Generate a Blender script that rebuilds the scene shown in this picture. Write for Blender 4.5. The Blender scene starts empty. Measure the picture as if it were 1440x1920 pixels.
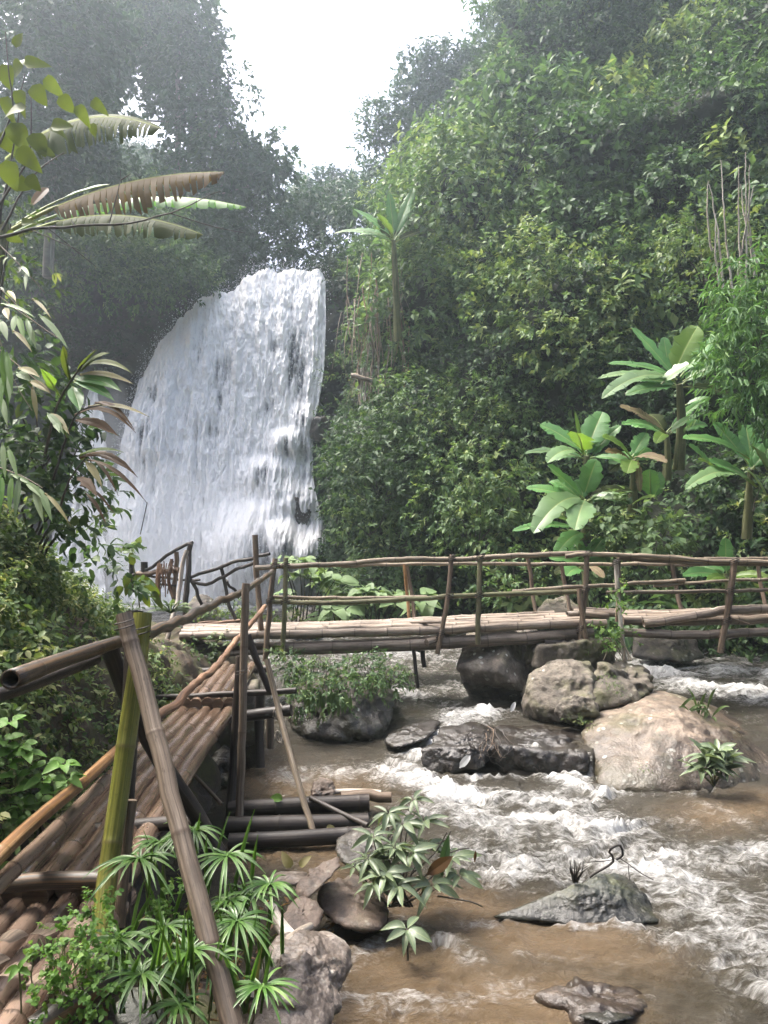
import bpy, bmesh, math, random
import numpy as np
from mathutils import Vector, Matrix

rng = np.random.default_rng(11)
random.seed(11)
SC = bpy.context.scene
COL = SC.collection
F, H, HY = 1450.0, 2.4, 1008.0        # focal length in photo pixels, eye height, horizon row

# ------------------------------------------------------------------ camera, sky, sun, exposure
cam_d = bpy.data.cameras.new('camera')
cam_d.sensor_fit = 'VERTICAL'
cam_d.sensor_height = 24.0
cam_d.lens = F / 1920 * 24.0
cam_d.shift_y = (HY - 960) / 1920
cam_d.clip_start = 0.05
cam_d.clip_end = 2000
cam = bpy.data.objects.new('camera', cam_d)
cam.location = (0, 0, H)
cam.rotation_euler = (math.radians(90), 0, 0)
COL.objects.link(cam)
SC.camera = cam

SUN_EL, SUN_AZ = 63.0, -64.0          # high, ahead and a little to the left (azimuth from +Y, clockwise)
world = bpy.data.worlds.new('World')
SC.world = world
world.use_nodes = True
wn = world.node_tree.nodes
wl = world.node_tree.links
wn.clear()
w_out = wn.new('ShaderNodeOutputWorld')
w_bg = wn.new('ShaderNodeBackground')
w_sky = wn.new('ShaderNodeTexSky')
w_sky.sky_type = 'NISHITA'
w_sky.sun_disc = False
w_sky.sun_elevation = math.radians(SUN_EL)
w_sky.sun_rotation = math.radians(SUN_AZ)
w_sky.air_density = 0.6
w_sky.dust_density = 8.0
w_sky.ozone_density = 1.0
w_bg.inputs['Strength'].default_value = 0.125
wl.new(w_sky.outputs[0], w_bg.inputs['Color'])
wl.new(w_bg.outputs[0], w_out.inputs['Surface'])

sun_d = bpy.data.lights.new('sun', 'SUN')
sun_d.energy = 1.5
sun_d.angle = math.radians(12)
sun_d.color = (1.0, 0.97, 0.91)
sun = bpy.data.objects.new('sun', sun_d)
az, el = math.radians(SUN_AZ), math.radians(SUN_EL)
to_sun = Vector((math.sin(az) * math.cos(el), math.cos(az) * math.cos(el), math.sin(el)))
sun.rotation_euler = to_sun.to_track_quat('Z', 'Y').to_euler()
sun.location = (0, 10, 60)
COL.objects.link(sun)

SC.view_settings.view_transform = 'Standard'
SC.view_settings.look = 'None'
SC.view_settings.gamma = 1
SC.view_settings.use_curve_mapping = False
SC.view_settings.exposure = 2.35
SC.render.engine = 'CYCLES'
cy = SC.cycles
cy.use_denoising = True
cy.denoiser = 'OPENIMAGEDENOISE'
cy.use_adaptive_sampling = True
cy.adaptive_threshold = 0.02
cy.max_bounces = 6
cy.diffuse_bounces = 3
cy.glossy_bounces = 2
cy.transmission_bounces = 3
cy.transparent_max_bounces = 6
cy.volume_bounces = 3
cy.sample_clamp_indirect = 6
cy.caustics_reflective = False
cy.caustics_refractive = False
SC.render.use_persistent_data = False


# ------------------------------------------------------------------ helpers
def P(px, py, Y):
    """the place at depth Y that stands at photo pixel (px, py)"""
    return np.array(((px - 720) / F * Y, Y, H + (HY - py) / F * Y))


def W(px, py, z=0.0):
    """the place on the level z that stands at photo pixel (px, py)"""
    Y = (H - z) * F / (py - HY)
    return np.array(((px - 720) / F * Y, Y, z))


def unit(v):
    v = np.asarray(v, float)
    return v / np.maximum(np.linalg.norm(v, axis=-1, keepdims=True), 1e-9)


_gr = unit(np.random.default_rng(3).normal(size=(4096, 3)))


def pnoise(p, seed=0):
    p = np.asarray(p, float)
    i = np.floor(p).astype(np.int64)
    f = p - i
    u = f * f * f * (f * (f * 6 - 15) + 10)
    out = np.zeros(len(p))
    for dx in (0, 1):
        wx = u[:, 0] if dx else 1 - u[:, 0]
        for dy in (0, 1):
            wy = u[:, 1] if dy else 1 - u[:, 1]
            for dz in (0, 1):
                wz = u[:, 2] if dz else 1 - u[:, 2]
                a, b, c = i[:, 0] + dx, i[:, 1] + dy, i[:, 2] + dz
                h = (a * 374761393 + b * 668265263 + c * 2147483647 + seed * 144665) & 0x7fffffff
                h = ((h ^ (h >> 13)) * 1274126177) & 0x7fffffff
                g = _gr[(h ^ (h >> 16)) & 4095]
                d = g[:, 0] * (f[:, 0] - dx) + g[:, 1] * (f[:, 1] - dy) + g[:, 2] * (f[:, 2] - dz)
                out += wx * wy * wz * d
    return out * 1.6


def fbm(p, octaves=4, seed=0, gain=0.5, lac=2.03):
    p = np.asarray(p, float)
    s, a = np.zeros(len(p)), 1.0
    for k in range(octaves):
        s += a * pnoise(p, seed + k * 17)
        p = p * lac
        a *= gain
    return s


def sstep(a, b, x):
    t = np.clip((x - a) / (b - a), 0, 1)
    return t * t * (3 - 2 * t)


def link(o, parent=None):
    COL.objects.link(o)
    if parent is not None:
        o.parent = parent
    return o


def make_mesh(name, V, Fc, mat=None, attrs=None, smooth=True, uv=None):
    """V (n,3); Fc (m,k) index array or a list of tuples; attrs: per-vertex floats; uv: per-vertex (n,2)"""
    me = bpy.data.meshes.new(name)
    V = np.asarray(V, np.float32)
    if isinstance(Fc, np.ndarray):
        m, k = Fc.shape
        me.vertices.add(len(V))
        me.vertices.foreach_set('co', V.ravel())
        me.loops.add(m * k)
        me.loops.foreach_set('vertex_index', Fc.astype(np.int32).ravel())
        me.polygons.add(m)
        me.polygons.foreach_set('loop_start', np.arange(0, m * k, k, dtype=np.int32))
    else:
        me.from_pydata([tuple(map(float, v)) for v in V], [], [tuple(int(i) for i in f) for f in Fc])
    me.update(calc_edges=True)
    if attrs:
        for an, av in attrs.items():
            a = me.attributes.new(an, 'FLOAT', 'POINT')
            a.data.foreach_set('value', np.asarray(av, np.float32))
    if uv is not None:
        lay = me.uv_layers.new(name='UVMap')
        idx = np.zeros(len(me.loops), np.int32)
        me.loops.foreach_get('vertex_index', idx)
        lay.data.foreach_set('uv', np.asarray(uv, np.float32)[idx].ravel())
    if smooth:
        me.polygons.foreach_set('use_smooth', np.ones(len(me.polygons), bool))
    if mat is not None:
        me.materials.append(mat)
    return me


def obj(name, V, Fc, mat, parent=None, attrs=None, smooth=True, uv=None):
    V = np.asarray(V, float)
    if parent is not None:
        V = V - np.array(parent.location)
    return link(bpy.data.objects.new(name, make_mesh(name, V, Fc, mat, attrs, smooth, uv)), parent)


def tag(o, label=None, cat=None, group=None, kind=None):
    if label:
        o['label'] = label
    if cat:
        o['category'] = cat
    if group:
        o['group'] = group
    if kind:
        o['kind'] = kind
    return o


def thing(name, label, cat, loc, group=None):
    o = bpy.data.objects.new(name, None)
    o.empty_display_size = 0.1
    o.location = [float(c) for c in loc]
    link(o)
    return tag(o, label, cat, group)


def grid_faces(nu, nv):
    """quads of a grid whose vertex (i, j) is i * nv + j"""
    i, j = np.meshgrid(np.arange(nu - 1), np.arange(nv - 1), indexing='ij')
    a = (i * nv + j).ravel()
    return np.stack([a, a + nv, a + nv + 1, a + 1], 1)


# ------------------------------------------------------------------ materials
def new_mat(name):
    m = bpy.data.materials.new(name)
    m.use_nodes = True
    nt = m.node_tree
    nt.nodes.clear()
    out = nt.nodes.new('ShaderNodeOutputMaterial')
    return m, nt, out


def N(nt, kind, **kw):
    n = nt.nodes.new('ShaderNode' + kind)
    for k, v in kw.items():
        if k in n.inputs.keys():
            n.inputs[k].default_value = v
        else:
            setattr(n, k, v)
    return n


def ramp(nt, fac, stops):
    r = nt.nodes.new('ShaderNodeValToRGB')
    el = r.color_ramp.elements
    while len(el) < len(stops):
        el.new(0.5)
    for e, (p, c) in zip(el, stops):
        e.position = p
        e.color = (*c, 1) if len(c) == 3 else c
    nt.links.new(fac, r.inputs['Fac'])
    return r.outputs['Color']


def noise(nt, vec, scale, detail=4, rough=0.55, dist=0.0):
    n = nt.nodes.new('ShaderNodeTexNoise')
    n.inputs['Scale'].default_value = scale
    n.inputs['Detail'].default_value = detail
    n.inputs['Roughness'].default_value = rough
    n.inputs['Distortion'].default_value = dist
    if vec is not None:
        nt.links.new(vec, n.inputs['Vector'])
    return n.outputs['Fac']


def math_n(nt, op, a, b=None, clamp=False):
    n = nt.nodes.new('ShaderNodeMath')
    n.operation = op
    n.use_clamp = clamp
    for i, x in enumerate((a, b)):
        if x is None:
            continue
        if isinstance(x, (int, float)):
            n.inputs[i].default_value = x
        else:
            nt.links.new(x, n.inputs[i])
    return n.outputs[0]


def mixc(nt, fac, a, b, mode='MIX'):
    n = nt.nodes.new('ShaderNodeMix')
    n.data_type = 'RGBA'
    n.blend_type = mode
    for sock, x in ((n.inputs[0], fac), (n.inputs[6], a), (n.inputs[7], b)):
        if isinstance(x, (int, float)):
            sock.default_value = x
        elif isinstance(x, tuple):
            sock.default_value = (*x, 1)
        else:
            nt.links.new(x, sock)
    return n.outputs[2]


def mapping(nt, vec, scale):
    m = nt.nodes.new('ShaderNodeMapping')
    m.inputs['Scale'].default_value = scale
    nt.links.new(vec, m.inputs['Vector'])
    return m.outputs[0]


def bump(nt, height, strength=0.5, dist=0.02):
    b = nt.nodes.new('ShaderNodeBump')
    b.inputs['Strength'].default_value = strength
    b.inputs['Distance'].default_value = dist
    nt.links.new(height, b.inputs['Height'])
    return b.outputs[0]


def leaf_mat(name, stops, trans=0.30, rough=0.55, spec=0.25, trans_gain=1.4, use_uv=False):
    m, nt, out = new_mat(name)
    at = N(nt, 'Attribute', attribute_name='tint')
    inf = N(nt, 'ObjectInfo')
    col = ramp(nt, at.outputs['Fac'], stops)
    if use_uv:                                     # large leaves: pale midrib, fine side veins, blotches
        tc = N(nt, 'TexCoord')
        sx = N(nt, 'SeparateXYZ')
        nt.links.new(tc.outputs['UV'], sx.inputs[0])
        d = math_n(nt, 'ABSOLUTE', math_n(nt, 'SUBTRACT', sx.outputs[0], 0.5))
        rib = math_n(nt, 'SUBTRACT', 1.0, math_n(nt, 'MULTIPLY', d, 22.0), True)
        vein = noise(nt, mapping(nt, tc.outputs['UV'], (1.2, 46, 1)), 1.0, 2)
        blot = noise(nt, tc.outputs['Object'], 7.0, 4)
        col = mixc(nt, math_n(nt, 'MULTIPLY', math_n(nt, 'SUBTRACT', vein, 0.4, True), 1.1, True), col,
                   mixc(nt, 0.6, col, stops[0][1]))
        col = mixc(nt, math_n(nt, 'MULTIPLY', math_n(nt, 'SUBTRACT', blot, 0.5, True), 1.6, True), col,
                   mixc(nt, 0.55, col, stops[-1][1]))
        col = mixc(nt, math_n(nt, 'MULTIPLY', rib, 0.65), col, (0.30, 0.34, 0.14))
    hs = N(nt, 'HueSaturation')
    nt.links.new(col, hs.inputs['Color'])
    nt.links.new(math_n(nt, 'ADD', math_n(nt, 'MULTIPLY', inf.outputs['Random'], 0.35), 0.82), hs.inputs['Value'])
    col = hs.outputs[0]
    p = N(nt, 'BsdfPrincipled', Roughness=rough)
    p.inputs['Specular IOR Level'].default_value = spec
    nt.links.new(col, p.inputs['Base Color'])
    tr = N(nt, 'BsdfTranslucent')
    g = N(nt, 'Gamma')
    g.inputs['Gamma'].default_value = 0.92
    nt.links.new(mixc(nt, 1.0, col, (trans_gain, trans_gain * 1.05, trans_gain * 0.55), 'MULTIPLY'), g.inputs['Color'])
    nt.links.new(g.outputs[0], tr.inputs['Color'])
    mx = N(nt, 'MixShader')
    mx.inputs[0].default_value = trans
    nt.links.new(p.outputs[0], mx.inputs[1])
    nt.links.new(tr.outputs[0], mx.inputs[2])
    nt.links.new(mx.outputs[0], out.inputs['Surface'])
    return m


GREEN = [(0.0, (0.018, 0.040, 0.017)), (0.40, (0.050, 0.098, 0.038)), (0.72, (0.094, 0.156, 0.056)), (1.0, (0.18, 0.225, 0.08))]
M_leaf = leaf_mat('foliage_leaf', GREEN)
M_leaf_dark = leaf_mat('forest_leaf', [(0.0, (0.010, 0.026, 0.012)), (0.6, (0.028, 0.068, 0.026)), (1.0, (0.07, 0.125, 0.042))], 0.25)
M_leaf_bank = leaf_mat('bank_leaf', [(0.0, (0.015, 0.030, 0.011)), (0.45, (0.050, 0.088, 0.026)), (0.75, (0.105, 0.155, 0.05)), (1.0, (0.25, 0.26, 0.11))], 0.3)
M_leaf_bright = leaf_mat('bright_leaf', [(0.0, (0.04, 0.10, 0.02)), (0.6, (0.095, 0.19, 0.035)), (1.0, (0.21, 0.31, 0.08))], 0.35)
M_leaf_bamboo = leaf_mat('bamboo_leaf', [(0.0, (0.028, 0.075, 0.022)), (0.6, (0.065, 0.14, 0.04)), (1.0, (0.16, 0.24, 0.08))], 0.3)
M_leaf_lime = leaf_mat('lime_leaf', [(0.0, (0.038, 0.064, 0.008)), (0.6, (0.078, 0.105, 0.013)), (1.0, (0.15, 0.16, 0.026))], 0.36)
M_leaf_pale = leaf_mat('pale_leaf', [(0.0, (0.06, 0.11, 0.045)), (0.6, (0.125, 0.185, 0.08)), (1.0, (0.26, 0.31, 0.16))], 0.3)
M_leaf_brown = leaf_mat('withered_leaf', [(0.0, (0.035, 0.018, 0.009)), (0.6, (0.10, 0.052, 0.020)), (1.0, (0.24, 0.145, 0.05))], 0.35)
M_leaf_straw = leaf_mat('straw_leaf', [(0.0, (0.10, 0.088, 0.03)), (0.6, (0.19, 0.17, 0.07)), (1.0, (0.34, 0.31, 0.17))], 0.35)
M_ban = leaf_mat('banana_leaf', [(0.0, (0.040, 0.115, 0.035)), (0.6, (0.090, 0.215, 0.060)), (1.0, (0.18, 0.32, 0.10))], 0.35, 0.40, 0.35, 1.6, True)
M_ban_pale = leaf_mat('banana_leaf_pale', [(0.0, (0.075, 0.145, 0.055)), (0.6, (0.135, 0.225, 0.09)), (1.0, (0.25, 0.32, 0.155))], 0.3, 0.35, 0.5, 1.3, True)
M_ban_lime = leaf_mat('banana_leaf_lime', [(0.0, (0.055, 0.115, 0.015)), (0.6, (0.10, 0.175, 0.024)), (1.0, (0.18, 0.25, 0.05))], 0.40, 0.4, 0.4, 1.6, True)
M_ban_olive = leaf_mat('banana_leaf_olive', [(0.0, (0.022, 0.034, 0.008)), (0.6, (0.042, 0.058, 0.013)), (1.0, (0.08, 0.10, 0.026))], 0.4, 0.6, 0.15, 1.4, True)
M_ban_tan = leaf_mat('banana_leaf_dry', [(0.0, (0.11, 0.078, 0.042)), (0.6, (0.20, 0.15, 0.09)), (1.0, (0.34, 0.28, 0.19))], 0.35, 0.6, 0.2, 1.2, True)
M_ban_rust = leaf_mat('banana_leaf_rust', [(0.0, (0.06, 0.036, 0.014)), (0.6, (0.125, 0.082, 0.030)), (1.0, (0.23, 0.165, 0.07))], 0.35, 0.6, 0.2, 1.2, True)


def bamboo_mat(name, c_dark, c_mid, c_light, rough=0.5, ring=(0.03, 0.022, 0.015), spec=0.35, blotch=0.5):
    m, nt, out = new_mat(name)
    tc = N(nt, 'TexCoord')
    inf = N(nt, 'ObjectInfo')
    off = N(nt, 'VectorMath', operation='ADD')
    nt.links.new(tc.outputs['UV'], off.inputs[0])
    cx = N(nt, 'CombineXYZ')
    nt.links.new(math_n(nt, 'MULTIPLY', inf.outputs['Random'], 37.0), cx.inputs[0])
    nt.links.new(math_n(nt, 'MULTIPLY', inf.outputs['Random'], 91.0), cx.inputs[1])
    nt.links.new(cx.outputs[0], off.inputs[1])
    streak = noise(nt, mapping(nt, off.outputs[0], (13, 0.45, 1)), 1.0, 6, 0.68)
    patch = noise(nt, mapping(nt, off.outputs[0], (3.2, 0.9, 1)), 1.3, 6, 0.66)
    fine = noise(nt, mapping(nt, off.outputs[0], (60, 3, 1)), 1.0, 3)
    mixf = math_n(nt, 'ADD', math_n(nt, 'MULTIPLY', streak, 0.6), math_n(nt, 'MULTIPLY', patch, blotch))
    col = ramp(nt, mixf, [(0.42, c_dark), (0.54, c_mid), (0.66, c_light)])
    stain = ramp(nt, noise(nt, mapping(nt, off.outputs[0], (1.6, 1.3, 1)), 1.0, 5, 0.65), [(0.36, (0.42, 0.40, 0.38)), (0.52, (1, 1, 1)), (0.66, (1.12, 1.10, 1.06))])
    col = mixc(nt, 1.0, col, stain, 'MULTIPLY')
    spots = ramp(nt, noise(nt, mapping(nt, off.outputs[0], (5, 7, 1)), 3.0, 4), [(0.60, (0, 0, 0)), (0.68, (1, 1, 1))])
    col = mixc(nt, math_n(nt, 'MULTIPLY', spots, 0.55), col, tuple(0.35 * c for c in c_dark))
    nd = N(nt, 'Attribute', attribute_name='node')
    col = mixc(nt, math_n(nt, 'MULTIPLY', nd.outputs['Fac'], 0.75), col, ring)
    hs = N(nt, 'HueSaturation')
    nt.links.new(col, hs.inputs['Color'])
    nt.links.new(math_n(nt, 'ADD', math_n(nt, 'MULTIPLY', inf.outputs['Random'], 0.5), 0.75), hs.inputs['Value'])
    p = N(nt, 'BsdfPrincipled')
    p.inputs['Specular IOR Level'].default_value = spec
    nt.links.new(hs.outputs[0], p.inputs['Base Color'])
    nt.links.new(math_n(nt, 'ADD', math_n(nt, 'MULTIPLY', patch, 0.45), rough - 0.22), p.inputs['Roughness'])
    hgt = math_n(nt, 'ADD', math_n(nt, 'MULTIPLY', streak, 1.0), math_n(nt, 'MULTIPLY', fine, 0.5))
    nt.links.new(bump(nt, hgt, 0.4, 0.004), p.inputs['Normal'])
    nt.links.new(p.outputs[0], out.inputs['Surface'])
    return m


B_deck = bamboo_mat('bleached_bamboo', (0.070, 0.054, 0.040), (0.175, 0.137, 0.104), (0.31, 0.262, 0.215), 0.5)
B_beam = bamboo_mat('grey_bamboo', (0.05, 0.04, 0.03), (0.125, 0.098, 0.075), (0.24, 0.20, 0.165), 0.6)
B_rail = bamboo_mat('weathered_pole', (0.065, 0.05, 0.034), (0.155, 0.12, 0.082), (0.31, 0.26, 0.195), 0.6)
B_post = bamboo_mat('brown_pole', (0.055, 0.038, 0.026), (0.13, 0.09, 0.06), (0.24, 0.18, 0.12), 0.65)
B_dark = bamboo_mat('dark_wet_pole', (0.010, 0.008, 0.007), (0.022, 0.017, 0.014), (0.055, 0.044, 0.036), 0.5, spec=0.3)
B_walk = bamboo_mat('wet_brown_bamboo', (0.020, 0.0125, 0.008), (0.060, 0.038, 0.025), (0.135, 0.092, 0.065), 0.16, spec=0.7, blotch=0.7)
B_peel = bamboo_mat('peeling_bamboo', (0.018, 0.0105, 0.007), (0.058, 0.036, 0.025), (0.165, 0.118, 0.09), 0.14, spec=0.6, blotch=0.8)
B_green = bamboo_mat('green_bamboo', (0.060, 0.065, 0.014), (0.125, 0.13, 0.022), (0.21, 0.20, 0.045), 0.38, (0.10, 0.08, 0.03))
B_mossy = bamboo_mat('mossy_pole', (0.045, 0.045, 0.02), (0.10, 0.10, 0.045), (0.20, 0.17, 0.10), 0.65)
B_tan = bamboo_mat('tan_pole', (0.060, 0.044, 0.030), (0.135, 0.102, 0.074), (0.24, 0.192, 0.145), 0.5, (0.07, 0.045, 0.03))
B_orange = bamboo_mat('orange_bamboo', (0.10, 0.048, 0.020), (0.22, 0.115, 0.045), (0.40, 0.25, 0.12), 0.4, (0.16, 0.09, 0.03))
B_white = bamboo_mat('pale_bark_pole', (0.10, 0.075, 0.05), (0.30, 0.26, 0.21), (0.58, 0.55, 0.50), 0.7)
B_rust = bamboo_mat('reddish_pole', (0.065, 0.032, 0.018), (0.15, 0.082, 0.046), (0.25, 0.155, 0.095), 0.55)
B_charr = bamboo_mat('charred_bamboo', (0.016, 0.014, 0.012), (0.046, 0.038, 0.029), (0.15, 0.085, 0.04), 0.45)
B_bark = bamboo_mat('tree_bark', (0.06, 0.055, 0.045), (0.14, 0.13, 0.11), (0.27, 0.25, 0.22), 0.8)
B_stem = bamboo_mat('plant_stem', (0.05, 0.055, 0.02), (0.10, 0.11, 0.04), (0.18, 0.17, 0.08), 0.6)
B_darkstem = bamboo_mat('dark_stem', (0.015, 0.013, 0.010), (0.035, 0.03, 0.022), (0.07, 0.06, 0.045), 0.6)


def rock_mat(name, c1, c2, c3, lichen=0.5, moss=0.3, wet_z=0.1, wet_w=0.15, rough=0.8, scale=1.0):
    m, nt, out = new_mat(name)
    geo = N(nt, 'NewGeometry')
    tc = N(nt, 'TexCoord')
    v = tc.outputs['Object']
    n1 = noise(nt, v, 2.2 * scale, 6, 0.62, 0.4)
    n2 = noise(nt, v, 11.0 * scale, 6, 0.65)
    n3 = noise(nt, v, 42.0 * scale, 4, 0.6)
    f = math_n(nt, 'ADD', math_n(nt, 'MULTIPLY', n1, 0.6), math_n(nt, 'MULTIPLY', n2, 0.42))
    col = ramp(nt, f, [(0.38, c1), (0.52, c2), (0.66, c3)])
    col = mixc(nt, math_n(nt, 'MULTIPLY', math_n(nt, 'SUBTRACT', n3, 0.5, True), 2.2, True), col, tuple(0.4 * c for c in c1))
    # pale lichen discs
    vo = N(nt, 'TexVoronoi')
    vo.inputs['Scale'].default_value = 9.0 * scale
    nt.links.new(v, vo.inputs['Vector'])
    lf = math_n(nt, 'MULTIPLY', ramp(nt, math_n(nt, 'ADD', vo.outputs['Distance'], math_n(nt, 'MULTIPLY', math_n(nt, 'SUBTRACT', n2, 0.5), 0.5)),
                                     [(0.16, (1, 1, 1)), (0.24, (0, 0, 0))]),
                ramp(nt, noise(nt, v, 1.7 * scale, 3), [(0.46, (0, 0, 0)), (0.56, (1, 1, 1))]))
    col = mixc(nt, math_n(nt, 'MULTIPLY', lf, lichen), col, (0.55, 0.55, 0.48))
    # moss patches
    mf = ramp(nt, math_n(nt, 'ADD', noise(nt, v, 1.5 * scale, 5, 0.7), math_n(nt, 'MULTIPLY', n3, 0.12)), [(0.60 - 0.22 * moss, (0, 0, 0)), (0.72 - 0.2 * moss, (1, 1, 1))])
    mf = math_n(nt, 'MULTIPLY', mf, min(1.0, moss * 1.6))
    col = mixc(nt, mf, col, mixc(nt, n3, (0.02, 0.032, 0.008), (0.13, 0.13, 0.035)))
    # wet band above the waterline
    sx = N(nt, 'SeparateXYZ')
    nt.links.new(geo.outputs['Position'], sx.inputs[0])
    wz = math_n(nt, 'ADD', sx.outputs[2], math_n(nt, 'MULTIPLY', math_n(nt, 'SUBTRACT', n1, 0.5), 0.35))
    mr = N(nt, 'MapRange')
    mr.inputs['From Min'].default_value = wet_z
    mr.inputs['From Max'].default_value = wet_z + wet_w
    mr.inputs['To Min'].default_value = 1
    mr.inputs['To Max'].default_value = 0
    nt.links.new(wz, mr.inputs['Value'])
    wet = mr.outputs[0]
    col = mixc(nt, math_n(nt, 'MULTIPLY', wet, 0.78), col, mixc(nt, 0.85, col, (0.012, 0.010, 0.008)))
    p = N(nt, 'BsdfPrincipled')
    nt.links.new(col, p.inputs['Base Color'])
    nt.links.new(math_n(nt, 'SUBTRACT', rough, math_n(nt, 'MULTIPLY', wet, rough - 0.22)), p.inputs['Roughness'])
    h = math_n(nt, 'ADD', math_n(nt, 'MULTIPLY', n2, 1.0), math_n(nt, 'MULTIPLY', n3, 0.5))
    nt.links.new(bump(nt, h, 0.7, 0.03 / scale), p.inputs['Normal'])
    nt.links.new(p.outputs[0], out.inputs['Surface'])
    return m


R_boulder = rock_mat('tan_boulder_stone', (0.056, 0.043, 0.031), (0.165, 0.124, 0.088), (0.32, 0.25, 0.185), 0.95, 0.28, 0.22, 0.42)
R_mossy = rock_mat('mossy_stone', (0.040, 0.034, 0.026), (0.100, 0.083, 0.063), (0.22, 0.19, 0.15), 0.8, 0.34, 0.22, 0.2)
R_dark = rock_mat('dark_boulder_stone', (0.03, 0.026, 0.022), (0.075, 0.062, 0.05), (0.17, 0.145, 0.12), 0.5, 0.3, 0.3, 0.3)
R_upright = rock_mat('upright_boulder_stone', (0.045, 0.038, 0.03), (0.13, 0.108, 0.085), (0.30, 0.265, 0.225), 0.9, 0.2, 0.45, 0.35)
R_grey = rock_mat('grey_flat_stone', (0.12, 0.105, 0.09), (0.25, 0.225, 0.195), (0.42, 0.39, 0.35), 0.7, 0.1, 0.25, 0.1)
R_wet = rock_mat('wet_black_stone', (0.012, 0.010, 0.009), (0.03, 0.022, 0.016), (0.06, 0.042, 0.028), 0.12, 0.1, 2.0, 0.3, 0.42)
R_slate = rock_mat('green_grey_slate', (0.018, 0.020, 0.016), (0.044, 0.048, 0.039), (0.11, 0.11, 0.087), 0.25, 0.3, 0.08, 0.07, 0.55, 1.6)
R_pale = rock_mat('pale_wet_stone', (0.055, 0.042, 0.032), (0.14, 0.112, 0.09), (0.32, 0.28, 0.245), 0.4, 0.05, 0.12, 0.08, 0.38, 1.8)
R_brown = rock_mat('brown_stone', (0.035, 0.023, 0.016), (0.085, 0.058, 0.04), (0.17, 0.125, 0.09), 0.15, 0.1, 0.08, 0.06, 0.6, 2.2)
R_cliff = rock_mat('wet_cliff_rock', (0.008, 0.008, 0.008), (0.022, 0.021, 0.020), (0.06, 0.056, 0.05), 0.1, 0.15, -5, 0.2, 0.6, 0.5)
R_soil = rock_mat('bank_soil', (0.014, 0.010, 0.007), (0.042, 0.029, 0.018), (0.11, 0.076, 0.048), 0.0, 0.35, -0.1, 0.15, 0.9, 1.2)
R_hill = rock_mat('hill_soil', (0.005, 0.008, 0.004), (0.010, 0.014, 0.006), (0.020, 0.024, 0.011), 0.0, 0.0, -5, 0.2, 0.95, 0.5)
R_bed = rock_mat('river_bed', (0.08, 0.055, 0.03), (0.16, 0.105, 0.06), (0.22, 0.15, 0.09), 0.0, 0.0, -5, 0.2, 0.9, 1.0)
R_concrete = rock_mat('weathered_concrete', (0.045, 0.037, 0.028), (0.095, 0.08, 0.06), (0.17, 0.15, 0.12), 0.2, 0.3, 0.18, 0.12, 0.85, 1.5)


# ------------------------------------------------------------------ leaf clouds
T4 = (np.array([(0, 0, 0), (.42, -.5, .07), (1, 0, -.10), (.42, .5, .07)]), np.array([(0, 1, 2), (0, 2, 3)]))
T6 = (np.array([(0, 0, 0), (.22, -.40, .05), (.62, -.40, .03), (1, 0, -.16), (.62, .40, .03), (.22, .40, .05), (.45, 0, -.03)]),
      np.array([(0, 1, 6), (1, 2, 6), (2, 3, 6), (3, 4, 6), (4, 5, 6), (5, 0, 6)]))


def leaves(C, A, Nn, L, Wd, tmpl=T4):
    """C positions, A axes, Nn normals, L lengths, Wd widths -> V, F"""
    A = unit(A)
    B = unit(np.cross(Nn, A))
    Nn = np.cross(A, B)
    tv, tf = tmpl
    k = len(tv)
    V = (C[:, None, :] + A[:, None, :] * (tv[None, :, 0, None] * L[:, None, None])
         + B[:, None, :] * (tv[None, :, 1, None] * Wd[:, None, None])
         + Nn[:, None, :] * (tv[None, :, 2, None] * L[:, None, None]))
    Fc = tf[None] + (np.arange(len(C)) * k)[:, None, None]
    return V.reshape(-1, 3), Fc.reshape(-1, tf.shape[1])


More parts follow.
